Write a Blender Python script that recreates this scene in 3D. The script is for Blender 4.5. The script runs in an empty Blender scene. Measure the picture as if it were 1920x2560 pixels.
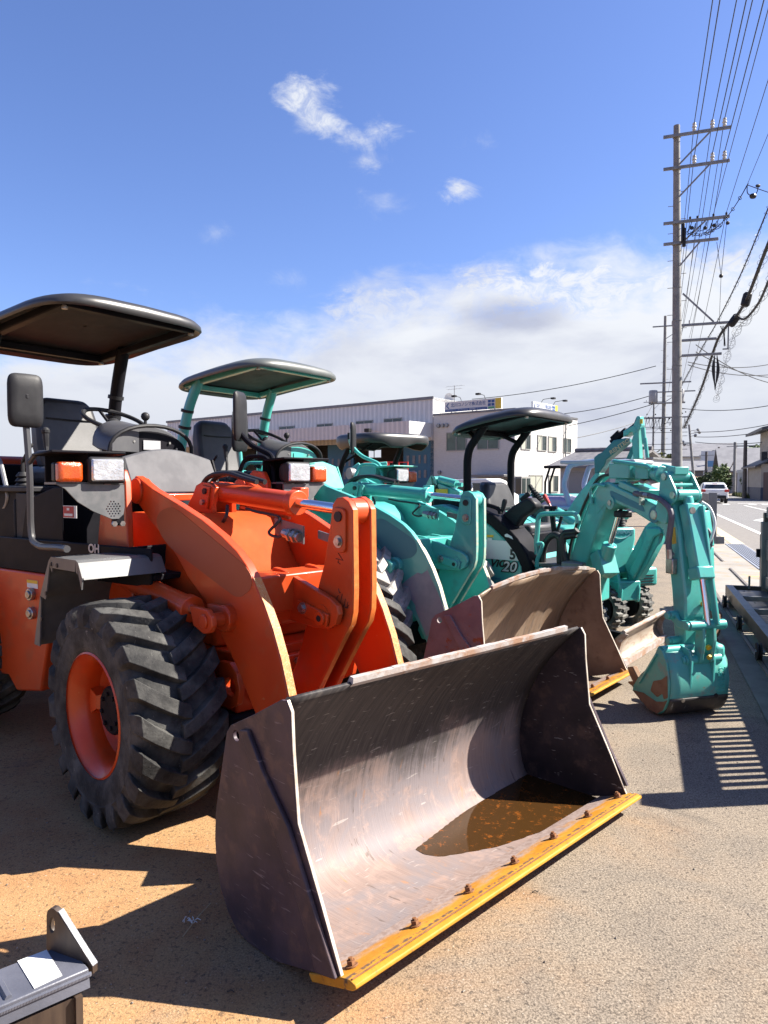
import bpy, bmesh, math, random
from mathutils import Vector, Matrix
R_ = math.radians
random.seed(7)
scene = bpy.context.scene
COL = scene.collection

# ------------------------------------------------------------------ camera
EYE = Vector((0.0, 0.0, 1.5)); FPX = 1775.0; HORIZON = 1205.0
PITCH = math.atan((1280.0 - HORIZON) / FPX)
cam_d = bpy.data.cameras.new('camera'); cam = bpy.data.objects.new('camera', cam_d); COL.objects.link(cam)
cam_d.sensor_fit = 'HORIZONTAL'; cam_d.sensor_width = 36.0; cam_d.lens = 36.0 * FPX / 1920.0
cam_d.clip_start = 0.05; cam_d.clip_end = 3000.0
cam.location = EYE; cam.rotation_euler = (math.pi / 2 - PITCH, 0, 0)
scene.camera = cam

# ------------------------------------------------------------------ light
SUN_AZ = R_(84.0); SUN_EL = R_(42.0)          # azimuth from +Y towards +X
sun_d = bpy.data.lights.new('sun', 'SUN'); sun_d.energy = 5.0; sun_d.angle = R_(0.5); sun_d.color = (1.0, 0.93, 0.82)
sun = bpy.data.objects.new('sun', sun_d); COL.objects.link(sun)
sdir = Vector((math.sin(SUN_AZ) * math.cos(SUN_EL), math.cos(SUN_AZ) * math.cos(SUN_EL), math.sin(SUN_EL)))
sun.rotation_euler = sdir.to_track_quat('Z', 'Y').to_euler(); sun.location = sdir * 60
vs = scene.view_settings
vs.view_transform = 'Standard'; vs.look = 'None'; vs.gamma = 1.0; vs.use_curve_mapping = False
vs.exposure = 1.75

class NT:
    """tiny helper for node trees: every method returns an output socket"""
    def __init__(s, nt): s.nt = nt
    def n(s, t, **kw):
        nd = s.nt.nodes.new(t)
        for k, v in kw.items(): setattr(nd, k, v)
        return nd
    def put(s, sock, v):
        if isinstance(v, bpy.types.NodeSocket): s.nt.links.new(v, sock)
        else: sock.default_value = v
    def math(s, op, a, b=0.0, c=0.0, clamp=False):
        nd = s.n('ShaderNodeMath', operation=op); nd.use_clamp = clamp
        s.put(nd.inputs[0], a); s.put(nd.inputs[1], b); s.put(nd.inputs[2], c); return nd.outputs[0]
    def mix(s, f, a, b, mode='MIX'):
        nd = s.n('ShaderNodeMix', data_type='RGBA', blend_type=mode); nd.clamp_factor = True
        s.put(nd.inputs[0], f); s.put(nd.inputs[6], a); s.put(nd.inputs[7], b); return nd.outputs[2]
    def step(s, v, lo, hi, smooth=True):
        nd = s.n('ShaderNodeMapRange'); nd.interpolation_type = 'SMOOTHSTEP' if smooth else 'LINEAR'; nd.clamp = True
        s.put(nd.inputs[0], v); nd.inputs[1].default_value = lo; nd.inputs[2].default_value = hi; return nd.outputs[0]
    def noise(s, vec, scale, detail=4, rough=0.55, dist=0.0):
        nd = s.n('ShaderNodeTexNoise'); s.put(nd.inputs['Vector'], vec)
        nd.inputs['Scale'].default_value = scale; nd.inputs['Detail'].default_value = detail
        nd.inputs['Roughness'].default_value = rough; nd.inputs['Distortion'].default_value = dist; return nd.outputs[0]
    def mapping(s, vec, scale=(1, 1, 1), rot=(0, 0, 0), loc=(0, 0, 0)):
        nd = s.n('ShaderNodeMapping'); s.put(nd.inputs[0], vec); nd.inputs[1].default_value = loc
        nd.inputs[2].default_value = rot; nd.inputs[3].default_value = scale; return nd.outputs[0]

# ------------------------------------------------------------------ sky
w = bpy.data.worlds.new('World'); scene.world = w; w.use_nodes = True
nt = w.node_tree; nt.nodes.clear(); X = NT(nt)
sky = X.n('ShaderNodeTexSky', sky_type='NISHITA'); sky.sun_disc = False
sky.sun_elevation = SUN_EL; sky.sun_rotation = SUN_AZ; sky.altitude = 0; sky.air_density = 1.0; sky.dust_density = 0.6; sky.ozone_density = 3.0
gen = X.n('ShaderNodeTexCoord').outputs['Generated']
sep = X.n('ShaderNodeSeparateXYZ'); X.put(sep.inputs[0], gen)
el = X.math('ARCSINE', sep.outputs[2])                       # elevation in radians
az = X.math('ARCTAN2', sep.outputs[0], sep.outputs[1])       # azimuth from +Y
tint = X.mix(1.0, sky.outputs[0], (0.90, 0.95, 1.27, 1), 'MULTIPLY')
def pos(a, e, ra, re):                                        # soft ellipse in the sky
    dx = X.math('MULTIPLY', X.math('SUBTRACT', az, R_(a)), 1 / R_(ra)); dy = X.math('MULTIPLY', X.math('SUBTRACT', el, R_(e)), 1 / R_(re))
    d = X.math('ADD', X.math('MULTIPLY', dx, dx), X.math('MULTIPLY', dy, dy))
    return X.math('SUBTRACT', 1.0, X.math('SQRT', d))
cv = X.mapping(gen, scale=(1, 1, 1.9))
n1 = X.noise(cv, 4.2, 8, 0.56, 0.25)
n2 = X.noise(cv, 15.0, 9, 0.66, 0.7)
n3 = X.noise(X.mapping(gen, scale=(1, 1, 1.5), rot=(0, .5, 0)), 30.0, 8, 0.7, 1.0)
nn = X.math('ADD', X.math('MULTIPLY', n1, 0.78), X.math('MULTIPLY', n2, 0.22))
# broad bank of cloud low in the sky all round, a little higher towards the north east
top = X.math('ADD', R_(12.6), X.math('MULTIPLY', X.math('SINE', X.math('ADD', az, 0.12)), R_(6.5)))
bank = X.math('MULTIPLY', X.math('SUBTRACT', top, el), 1 / R_(9.0))
bank = X.math('MINIMUM', bank, 0.55)
bank_v = X.math('ADD', bank, X.math('MULTIPLY', X.math('SUBTRACT', nn, 0.5), 2.3))
bank_m = X.step(bank_v, -0.28, 0.34)
def puff(a, e, ra, re, lo=0.1, hi=0.75, amp=3.4):
    v = X.math('ADD', pos(a, e, ra, re), X.math('MULTIPLY', X.math('SUBTRACT', X.math('ADD', X.math('MULTIPLY', n1, 0.4), X.math('MULTIPLY', n2, 0.6)), 0.52), amp))
    return X.math('MULTIPLY', X.step(v, lo, hi), X.math('ADD', 0.35, X.math('MULTIPLY', X.step(n3, 0.30, 0.62), 0.65)))
p = puff(-6.3, 27.6, 3.0, 2.0, 0.05, 1.0, 4.2)
for a_, e_, ra_, re_, hi_, k_ in ((-4.6, 26.2, 3.6, 1.8, 1.0, 1.0), (-2.6, 25.4, 3.4, 1.5, 1.2, .95), (-.6, 25.8, 3.2, 1.6, 1.3, .85), (-1.2, 23.7, 2.4, 1.2, 1.3, .7), (7.3, 25.0, 2.8, 1.2, 1.6, .5), (5.9, 21.8, 2.1, 1.2, 1.0, .95), (-.2, 21.2, 2.6, 1.3, 1.6, .45), (-13.2, 18.5, 2.0, 1.2, 1.8, .35), (-8.0, 15.6, 3.8, 1.2, 1.5, .35), (9.5, 16.2, 6.5, 1.4, 1.2, .7)):
    p = X.math('MAXIMUM', p, X.math('MULTIPLY', puff(a_, e_, ra_, re_, 0.05, hi_, 4.4), k_))
p = X.math('MAXIMUM', p, puff(13.0, 13.2, 9.0, 3.2, -0.15, 0.25, 3.0))
p = X.math('MAXIMUM', p, puff(24.0, 13.5, 6.0, 3.4, -0.15, 0.3, 3.0))
p = X.math('MAXIMUM', p, X.math('MULTIPLY', puff(1.5, 13.2, 7.0, 2.2, -0.1, 0.5, 3.2), .85))
cm = X.math('MAXIMUM', bank_m, p)
cm = X.math('MULTIPLY', cm, X.step(el, -0.05, 0.0))
# clouds: bright tops, grey violet undersides towards the horizon
shade = X.noise(X.mapping(gen, scale=(1, 1, 3.0), loc=(0, 0, .13)), 5.0, 6, 0.55, 0.2)
lowgrey = X.step(el, R_(14), R_(1))
under = X.math('MULTIPLY', X.step(X.math('ADD', pos(10.8, 12.8, 6.0, 1.8), X.math('MULTIPLY', X.math('SUBTRACT', n1, .5), 1.6)), 0.0, .8), .8)
g = X.math('ADD', X.math('MULTIPLY', X.step(shade, 0.42, 0.72), 0.45), X.math('ADD', X.math('MULTIPLY', lowgrey, 0.5), under), clamp=True)
ccol = X.mix(g, (5.5, 5.65, 5.9, 1), (3.2, 3.4, 4.2, 1))
fin = X.mix(X.math('MULTIPLY', cm, 0.97), tint, ccol)
bgn = X.n('ShaderNodeBackground'); X.put(bgn.inputs[0], fin); bgn.inputs[1].default_value = 0.05
out = X.n('ShaderNodeOutputWorld'); nt.links.new(bgn.outputs[0], out.inputs[0])

# ------------------------------------------------------------------ helpers
def ray(px, py):
    x = (px - 960.0) / FPX; y = (1280.0 - py) / FPX
    return Vector((x, math.cos(PITCH) + math.sin(PITCH) * y, -math.sin(PITCH) + math.cos(PITCH) * y))
def G(px, py, z=0.0):
    r = ray(px, py); return EYE + r * ((z - EYE.z) / r.z)
def Wd(px, py, d):
    r = ray(px, py); return EYE + r * (d / r.y)
class Fr:
    """machine frame: u forward, v to the machine's left, z up"""
    def __init__(s, O, L):
        l = Vector((L[0], L[1], 0)).normalized(); s.L = l; s.F = Vector((l.y, -l.x, 0)); s.O = Vector((O[0], O[1], 0))
        s.yaw = math.atan2(s.F.y, s.F.x)
    def loc(s, P): D = P - s.O; return Vector((D.dot(s.F), D.dot(s.L), P.z))
    def wor(s, u, v, z): return s.O + s.F * u + s.L * v + Vector((0, 0, z))
    def pv(s, px, py, v): r = ray(px, py); return s.loc(EYE + r * ((v - (EYE - s.O).dot(s.L)) / r.dot(s.L)))
    def pu(s, px, py, u): r = ray(px, py); return s.loc(EYE + r * ((u - (EYE - s.O).dot(s.F)) / r.dot(s.F)))
    def pz(s, px, py, z): return s.loc(G(px, py, z))

def V(*a): return Vector(a[0]) if len(a) == 1 else Vector(a)
def catmull(pts, n=6):
    P = [V(p) for p in pts]
    if len(P) < 3: return P
    Q = [P[0] * 2 - P[1]] + P + [P[-1] * 2 - P[-2]]; r = []
    for i in range(1, len(Q) - 2):
        a, b, c, d = Q[i - 1], Q[i], Q[i + 1], Q[i + 2]
        for k in range(n):
            t = k / n
            r.append(0.5 * ((2 * b) + (c - a) * t + (2 * a - 5 * b + 4 * c - d) * t * t + (3 * b - a - 3 * c + d) * t ** 3))
    r.append(P[-1]); return r
def fillet(pts, rad, n=5):
    P = [V(p) for p in pts]; r = [P[0]]
    for i in range(1, len(P) - 1):
        a, b, c = P[i - 1], P[i], P[i + 1]
        d1 = (a - b); d2 = (c - b); k = min(rad, d1.length * .45, d2.length * .45)
        s0 = b + d1.normalized() * k; s1 = b + d2.normalized() * k
        for j in range(n + 1):
            t = j / n; r.append(s0 * (1 - t) ** 2 + b * 2 * t * (1 - t) + s1 * t * t)
    r.append(P[-1]); return r
def round_poly(pts, rad, n=4):
    P = [V(p) for p in pts]; m = len(P); r = []
    for i in range(m):
        a, b, c = P[i - 1], P[i], P[(i + 1) % m]; d1 = a - b; d2 = c - b
        k = min(rad, d1.length * .45, d2.length * .45); s0 = b + d1.normalized() * k; s1 = b + d2.normalized() * k
        for j in range(n + 1):
            t = j / n; r.append(s0 * (1 - t) ** 2 + b * 2 * t * (1 - t) + s1 * t * t)
    return r
def perp(d):
    d = d.normalized(); a = Vector((0, 0, 1)) if abs(d.z) < .9 else Vector((1, 0, 0))
    x = a.cross(d).normalized(); return x, d.cross(x).normalized()

class MB:
    def __init__(s): s.v = []; s.f = []; s.m = []; s.mi = 0
    def add(s, vs, fs):
        o = len(s.v); s.v += [tuple(p) for p in vs]
        for f in fs: s.f.append([i + o for i in f]); s.m.append(s.mi)
        return s
    def poly(s, pts): return s.add(pts, [list(range(len(pts)))])
    def prism(s, pts, off):
        P = [V(p) for p in pts]; n = len(P); off = V(off)
        fs = [list(range(n))[::-1], [n + i for i in range(n)]] + [[i, (i + 1) % n, n + (i + 1) % n, n + i] for i in range(n)]
        return s.add(P + [p + off for p in P], fs)
    def plate(s, uz, v0, v1):                       # outline in (u,z), between two v planes
        return s.prism([(a, v0, b) for a, b in uz], (0, v1 - v0, 0))
    def box(s, c, d, rot=None):
        c = V(c); h = [x / 2 for x in d]; P = []
        for z in (-1, 1):
            for x, y in ((-1, -1), (1, -1), (1, 1), (-1, 1)):
                q = Vector((x * h[0], y * h[1], z * h[2]))
                if rot is not None: q = rot @ q
                P.append(c + q)
        return s.add(P, [[3, 2, 1, 0], [4, 5, 6, 7], [0, 1, 5, 4], [1, 2, 6, 5], [2, 3, 7, 6], [3, 0, 4, 7]])
    def bb(s, a, b):                                # axis-aligned box between two corners
        a = V(a); b = V(b); return s.box((a + b) / 2, [abs(q) for q in (b - a)])
    def beam(s, a, b, w, h, up=(0, 0, 1), w2=None, h2=None):
        a = V(a); b = V(b); d = (b - a).normalized(); x = d.cross(V(up))
        x = x.normalized() if x.length > 1e-5 else Vector((1, 0, 0)); y = x.cross(d)
        w2 = w if w2 is None else w2; h2 = h if h2 is None else h2
        P = [a + x * (i * w / 2) + y * (j * h / 2) for i, j in ((-1, -1), (1, -1), (1, 1), (-1, 1))]
        P += [b + x * (i * w2 / 2) + y * (j * h2 / 2) for i, j in ((-1, -1), (1, -1), (1, 1), (-1, 1))]
        return s.add(P, [[3, 2, 1, 0], [4, 5, 6, 7], [0, 1, 5, 4], [1, 2, 6, 5], [2, 3, 7, 6], [3, 0, 4, 7]])
    def cyl(s, a, b, r, r2=None, n=16, ends=True):
        a = V(a); b = V(b); r2 = r if r2 is None else r2; x, y = perp(b - a)
        c = [(math.cos(2 * math.pi * i / n), math.sin(2 * math.pi * i / n)) for i in range(n)]
        P = [a + (x * p + y * q) * r for p, q in c] + [b + (x * p + y * q) * r2 for p, q in c]
        fs = [[i, (i + 1) % n, n + (i + 1) % n, n + i] for i in range(n)]
        if ends: fs += [list(range(n))[::-1], [n + i for i in range(n)]]
        return s.add(P, fs)
    def lathe(s, prof, c, ax, n=32, close=False):   # prof: (radius, along axis)
        c = V(c); ax = V(ax).normalized(); x, y = perp(ax); P = []; m = len(prof)
        for i in range(n):
            t = 2 * math.pi * i / n; d = x * math.cos(t) + y * math.sin(t)
            P += [c + d * r + ax * h for r, h in prof]
        fs = []
        for i in range(n):
            j = (i + 1) % n
            for k in range(m - 1): fs.append([i * m + k, j * m + k, j * m + k + 1, i * m + k + 1])
        if close:
            fs.append([i * m for i in range(n)][::-1]); fs.append([i * m + m - 1 for i in range(n)])
        return s.add(P, fs)
    def tube(s, pts, r, n=8, ends=True):
        P = [V(p) for p in pts]; m = len(P); vs = []; x = None
        for i in range(m):
            d = (P[min(i + 1, m - 1)] - P[max(i - 1, 0)]).normalized()
            if x is None: x, y = perp(d)
            else:
                x = (x - d * x.dot(d))
                x = x.normalized() if x.length > 1e-6 else perp(d)[0]
                y = d.cross(x)
            rr = r[i] if isinstance(r, (list, tuple)) else r
            vs += [P[i] + (x * math.cos(2 * math.pi * k / n) + y * math.sin(2 * math.pi * k / n)) * rr for k in range(n)]
        fs = [[i * n + k, i * n + (k + 1) % n, (i + 1) * n + (k + 1) % n, (i + 1) * n + k] for i in range(m - 1) for k in range(n)]
        if ends: fs += [list(range(n))[::-1], [(m - 1) * n + k for k in range(n)]]
        return s.add(vs, fs)
    def sph(s, c, r, n=12, sc=(1, 1, 1)):
        c = V(c); prof = []; P = []
        for i in range(n // 2 + 1):
            t = math.pi * i / (n // 2)
            for k in range(n):
                a = 2 * math.pi * k / n
                P.append(c + Vector((math.sin(t) * math.cos(a) * r * sc[0], math.sin(t) * math.sin(a) * r * sc[1], math.cos(t) * r * sc[2])))
        fs = [[i * n + k, (i + 1) * n + k, (i + 1) * n + (k + 1) % n, i * n + (k + 1) % n] for i in range(n // 2) for k in range(n)]
        return s.add(P, fs)
    def loft(s, rings, caps=True):
        n = len(rings[0]); P = [q for r in rings for q in r]
        fs = [[i * n + k, i * n + (k + 1) % n, (i + 1) * n + (k + 1) % n, (i + 1) * n + k] for i in range(len(rings) - 1) for k in range(n)]
        if caps: fs += [list(range(n))[::-1], [(len(rings) - 1) * n + k for k in range(n)]]
        return s.add(P, fs)
    def grid(s, rows):                              # open sheet
        n = len(rows[0]); P = [q for r in rows for q in r]
        return s.add(P, [[i * n + k, i * n + k + 1, (i + 1) * n + k + 1, (i + 1) * n + k] for i in range(len(rows) - 1) for k in range(n - 1)])
    def build(s, name, mat, parent=None, bevel=0.0, sharp=32, loc=None, rotz=None, kind=None, solid=0.0, label=None, seg=2):
        me = bpy.data.meshes.new(name); me.from_pydata(s.v, [], s.f)
        mats = mat if isinstance(mat, (list, tuple)) else [mat]
        for m in mats: me.materials.append(m)
        if len(mats) > 1:
            for p_, k in zip(me.polygons, s.m): p_.material_index = k
        bm = bmesh.new(); bm.from_mesh(me)
        bmesh.ops.remove_doubles(bm, verts=bm.verts, dist=1e-5)
        bmesh.ops.dissolve_degenerate(bm, edges=bm.edges, dist=1e-6)
        bmesh.ops.recalc_face_normals(bm, faces=bm.faces); bm.to_mesh(me); bm.free()
        me.shade_smooth() if hasattr(me, 'shade_smooth') else None
        me.set_sharp_from_angle(angle=R_(sharp))
        o = bpy.data.objects.new(name, me); COL.objects.link(o)
        if parent is not None: o.parent = parent
        if loc is not None: o.location = loc
        if rotz is not None: o.rotation_euler = (0, 0, rotz)
        if solid: md = o.modifiers.new('solid', 'SOLIDIFY'); md.thickness = solid; md.offset = 0
        if bevel:
            md = o.modifiers.new('bevel', 'BEVEL'); md.width = bevel; md.segments = seg; md.limit_method = 'ANGLE'; md.angle_limit = R_(40); md.use_clamp_overlap = True
        if kind: o['kind'] = kind
        if label: o['label'] = label
        return o
def tag(o, label, cat, group=None):
    o['label'] = label; o['category'] = cat
    if group: o['group'] = group
    return o
def thing(name, label, cat, loc=(0, 0, 0), rotz=0.0, group=None):
    o = bpy.data.objects.new(name, None); COL.objects.link(o); o.empty_display_size = .2
    o.location = loc; o.rotation_euler = (0, 0, rotz); return tag(o, label, cat, group)
def copy_obj(o, parent, loc=None, rotz=None):
    c = o.copy(); COL.objects.link(c); c.parent = parent
    if loc is not None: c.location = loc
    if rotz is not None: c.rotation_euler = (0, 0, rotz)
    for ch in list(o.children): copy_obj(ch, c)
    return c

# ------------------------------------------------------------------ materials
def lin(h):
    c = [int(h[i:i + 2], 16) / 255 for i in (0, 2, 4)]
    return tuple(x / 12.92 if x <= .04045 else ((x + .055) / 1.055) ** 2.4 for x in c) + (1,)
ALB = 0.76                                         # overall albedo trim
def pbr(name, cols, rough=0.5, metal=0.0, scale=6.0, detail=5, bump=0.0, bscale=60.0, coat=0.0, stretch=(1, 1, 1), rot=(0, 0, 0), rvar=0.12,
        lo=0.35, hi=0.65, spots=None, scratch=None, spec=0.5, coord='Object', scratch_stretch=None, trans=0.0, alpha=1.0, emit=None):
    m = bpy.data.materials.new(name); m.use_nodes = True; t = m.node_tree; b = t.nodes['Principled BSDF']; x = NT(t)
    tc = x.n('ShaderNodeTexCoord').outputs[coord]; vec = x.mapping(tc, stretch, rot)
    if not isinstance(cols[0], (tuple, list)): cols = [cols]
    K = 1.0 if metal > .8 or emit else ALB
    cols = [tuple(x_ * K for x_ in c[:3]) + (1,) for c in cols]
    if len(cols) > 1:
        n = x.noise(vec, scale, detail, 0.6)
        f = x.step(n, lo, hi); col = x.mix(f, cols[0], cols[1])
        if len(cols) > 2: col = x.mix(x.step(x.noise(vec, scale * 2.7, detail, 0.65), .5, .68), col, cols[2])
    else: col = x.mix(0.0, cols[0], cols[0])
    if spots:                                        # (colour, scale, threshold)
        s0 = x.step(x.noise(tc, spots[1], 6, 0.7), spots[2], spots[2] + .06); col = x.mix(s0, col, spots[0])
    if scratch:                                      # (colour, scale, threshold)
        sv = x.mapping(tc, scratch_stretch or (1, 14, 1), (.5, .6, .4)); s1 = x.step(x.noise(sv, scratch[1], 3, .5), scratch[2], scratch[2] + .03)
        col = x.mix(x.math('MULTIPLY', s1, .7), col, scratch[0])
    x.put(b.inputs['Base Color'], col)
    rn = x.noise(vec, scale * 1.9, 4, .6)
    x.put(b.inputs['Roughness'], x.math('ADD', rough - rvar / 2, x.math('MULTIPLY', rn, rvar), clamp=True))
    b.inputs['Metallic'].default_value = metal
    b.inputs['Specular IOR Level'].default_value = spec
    if coat: b.inputs['Coat Weight'].default_value = coat; b.inputs['Coat Roughness'].default_value = .06
    if trans: b.inputs['Transmission Weight'].default_value = trans
    if alpha < 1: b.inputs['Alpha'].default_value = alpha
    if emit: b.inputs['Emission Color'].default_value = emit[0]; b.inputs['Emission Strength'].default_value = emit[1]
    if bump:
        bn = x.n('ShaderNodeBump'); bn.inputs['Strength'].default_value = bump; bn.inputs['Distance'].default_value = .01
        x.put(bn.inputs['Height'], x.noise(tc, bscale, 4, .6)); x.nt.links.new(bn.outputs[0], b.inputs['Normal'])
    return m

ORANGE = pbr('orange_paint', [(.56, .055, .008), (.63, .074, .011), (.52, .082, .022)], .40, scale=3, coat=.18, spec=.4, rvar=.2, bump=.03, bscale=14, spots=((.30, .07, .03, 1), 30, .70), scratch=((.45, .16, .07, 1), 9, .73), scratch_stretch=(2, 16, 3))
ORANGE_MATT = pbr('dull_orange_paint', [(.55, .062, .009), (.60, .085, .014)], .72, scale=4, spec=.15, spots=((.35, .10, .04, 1), 20, .68))
ORANGE_LOGO = pbr('faded_brown_orange', [(.40, .075, .018)], .55)
TEAL = pbr('teal_paint', [(.070, .430, .385), (.092, .485, .43), (.10, .38, .34)], .36, scale=3, coat=.3, rvar=.2, spots=((.16, .26, .22, 1), 22, .69))
TEAL_DIRTY = pbr('dusty_teal_paint', [(.08, .42, .36), (.13, .47, .40), (.20, .33, .29)], .5, scale=5, rvar=.2, spots=((.20, .17, .12, 1), 18, .66))
TEAL_DARK = pbr('dull_blue_teal', [(.055, .235, .28)], .6)
GREY_WORN = pbr('bare_worn_grey', [(.21, .27, .33), (.27, .33, .39)], .6, scale=8)
BLACK = pbr('black_paint', [(.010, .010, .013), (.016, .015, .019)], .45, scale=5, spec=.06, rvar=.15)
BLACKP = pbr('black_plastic', [(.020, .020, .023), (.030, .030, .033)], .5, spec=.2, scale=9, bump=.05, bscale=300)
GREYP = pbr('dark_grey_plastic', [(.06, .06, .068), (.085, .085, .09)], .48, scale=4, bump=.04, bscale=260)
CANOPY = pbr('charcoal_canopy_resin', [(.028, .028, .030), (.045, .044, .045)], .38, scale=3, rvar=.2, bump=.02, bscale=200)
UNDER = pbr('dark_brown_headliner', [(.020, .016, .016), (.034, .026, .025)], .75, scale=8)
VINYL = pbr('black_seat_vinyl', [(.026, .026, .030), (.045, .045, .05)], .48, scale=5, bump=.06, bscale=220)
RUBBER = pbr('dusty_tyre_rubber', [(.017, .017, .018), (.115, .113, .106), (.042, .041, .040)], .75, spec=.2, scale=7, rvar=.2, bump=.25, bscale=90, lo=.3, hi=.75, scratch=((.2, .19, .18, 1), 30, .70))
RUBBER_G = pbr('pale_dusty_tyre', [(.30, .29, .27), (.42, .40, .38), (.22, .21, .20)], .85, scale=9, bump=.2, bscale=90)
HOSE = pbr('black_hose', [(.016, .016, .017)], .5)
HOSE_G = pbr('grey_hose_sleeve', [(.10, .095, .12), (.14, .135, .16)], .6, scale=20)
CHROME = pbr('chromed_rod', [(.72, .73, .76)], .12, metal=1.0, rvar=.04)
STEEL = pbr('bolt_steel', [(.45, .44, .42), (.3, .28, .26)], .35, metal=.9, scale=30)
RUSTB = pbr('rusty_bolt', [(.17, .065, .025), (.28, .12, .04)], .75, scale=40)
BUCKET_IN = bpy.data.materials.new('worn_bucket_steel'); BUCKET_IN.use_nodes = True
def _bucket_in(m):
    t = m.node_tree; b = t.nodes['Principled BSDF']; x = NT(t); c = x.n('ShaderNodeTexCoord').outputs['Object']
    sp = x.n('ShaderNodeSeparateXYZ'); x.put(sp.inputs[0], c)
    streak = x.noise(x.mapping(c, (1.6, 30, 1.6)), 2.2, 8, .68); fine = x.noise(x.mapping(c, (3, 90, 3)), 2.0, 5, .6); cloud = x.noise(c, 3.2, 6, .6, .5)
    bare = x.mix(x.step(streak, .32, .68), (.195, .145, .13, 1), (.24, .178, .158, 1))
    bare = x.mix(x.math('MULTIPLY', x.step(cloud, .42, .62), .75), bare, (.175, .160, .172, 1)); bare = x.mix(x.math('MULTIPLY', x.step(x.noise(c, 7.5, 8, .7, .8), .52, .66), .6), bare, (.30, .215, .185, 1)); bare = x.mix(x.math('MULTIPLY', x.step(x.noise(x.mapping(c, (14, 2.2, 14), (.3, .5, .9)), 4, 3, .5), .675, .72), .55), bare, (.38, .34, .32, 1)); bare = x.mix(x.math('MULTIPLY', x.step(x.noise(x.mapping(c, (3, 16, 3), (.9, .1, .4)), 3, 4, .55), .66, .70), .7), bare, (.10, .075, .065, 1))
    bare = x.mix(x.math('MULTIPLY', x.step(fine, .60, .70), .35), bare, (.34, .29, .27, 1))
    rust = x.step(x.noise(x.mapping(c, (1, 3, 1)), 6.5, 7, .68), .60, .72); bare = x.mix(x.math('MULTIPLY', rust, .6), bare, (.36, .16, .05, 1))
    shade_paint = x.mix(x.step(streak, .35, .7), (.025, .023, .025, 1), (.06, .053, .05, 1))
    sc = x.step(x.noise(x.mapping(c, (9, 2, 9), (.7, .2, .5)), 9, 3, .5), .66, .70); shade_paint = x.mix(x.math('MULTIPLY', sc, .7), shade_paint, (.20, .19, .18, 1))
    # upper back's shade put into the colour as scratched black, ending in ragged streaks
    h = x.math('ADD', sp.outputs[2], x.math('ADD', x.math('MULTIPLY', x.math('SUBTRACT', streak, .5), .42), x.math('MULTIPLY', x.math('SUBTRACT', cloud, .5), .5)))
    x.put(b.inputs['Base Color'], x.mix(x.step(h, .25, .50), bare, shade_paint))
    x.put(b.inputs['Roughness'], x.math('ADD', .45, x.math('MULTIPLY', cloud, .25))); b.inputs['Specular IOR Level'].default_value = .15
    bn = x.n('ShaderNodeBump'); bn.inputs['Strength'].default_value = .25; bn.inputs['Distance'].default_value = .004; x.put(bn.inputs['Height'], x.math('ADD', fine, x.math('MULTIPLY', cloud, 1.5))); t.links.new(bn.outputs[0], b.inputs['Normal'])
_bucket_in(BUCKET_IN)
BUCKET_BACK = pbr('scratched_black_bucket_paint', [(.045, .032, .043), (.085, .058, .072), (.12, .075, .07)], .5, spec=.35, scale=4, detail=8, bump=.06, bscale=80, rvar=.25,
                  scratch=((.16, .13, .14, 1), 5, .66), scratch_stretch=(2, 1.5, 22))
EDGE = bpy.data.materials.new('rust_yellow_edge'); EDGE.use_nodes = True
def _edge(m):
    t = m.node_tree; b = t.nodes['Principled BSDF']; x = NT(t); c = x.n('ShaderNodeTexCoord').outputs['Object']; sp = x.n('ShaderNodeSeparateXYZ'); x.put(sp.inputs[0], c)
    n = x.noise(x.mapping(c, (2, .7, 2)), 7, 7, .65); f = x.noise(c, 45, 5, .65)
    yel = x.mix(x.step(n, .35, .65), (.37, .155, .012, 1), (.46, .225, .026, 1)); yel = x.mix(x.math('MULTIPLY', x.step(f, .56, .70), .6), yel, (.17, .085, .04, 1))
    pale = x.mix(x.step(f, .35, .65), (.22, .16, .14, 1), (.30, .235, .215, 1))
    k = x.math('ADD', x.math('SUBTRACT', x.math('SUBTRACT', 1.575, sp.outputs[0]), x.math('MULTIPLY', x.step(sp.outputs[1], -.74, -.80), .5)), x.math('MULTIPLY', x.math('SUBTRACT', n, .5), .28))
    col = x.mix(x.step(k, -.01, .06), yel, pale)
    seam = x.math('ABSOLUTE', x.math('SUBTRACT', sp.outputs[0], 1.618)); col = x.mix(x.math('MULTIPLY', x.step(seam, .012, .002), x.step(f, .42, .55)), col, (.09, .06, .045, 1))
    x.put(b.inputs['Base Color'], col); b.inputs['Roughness'].default_value = .6; b.inputs['Specular IOR Level'].default_value = .25
    bn = x.n('ShaderNodeBump'); bn.inputs['Strength'].default_value = .35; bn.inputs['Distance'].default_value = .004; x.put(bn.inputs['Height'], f); t.links.new(bn.outputs[0], b.inputs['Normal'])
_edge(EDGE)
EDGE_BARE = pbr('bare_plate_edge', [(.62, .56, .48), (.5, .42, .34)], .5, scale=30, metal=.2)
LIP = pbr('rusty_grey_lip', [(.40, .37, .36), (.34, .20, .13), (.46, .44, .43)], .55, scale=9, stretch=(1, .7, 1), bump=.2, bscale=90)
BUCKET2_IN = pbr('tan_worn_bucket', [(.26, .175, .115), (.34, .25, .18), (.19, .145, .115)], .5, scale=2.2, detail=8, stretch=(1, 5, 1), metal=.1, bump=.15, bscale=50, spots=((.34, .15, .05, 1), 7, .66))
BUCKET2_SIDE = pbr('rust_streaked_side', [(.19, .155, .165), (.27, .22, .225)], .6, scale=6, detail=8, spots=((.22, .075, .03, 1), 9, .58), bump=.2, bscale=70)
ALU = pbr('brushed_grey_aluminium', [(.16, .16, .17), (.21, .21, .22)], .42, metal=.55, scale=3, rvar=.2)
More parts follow.
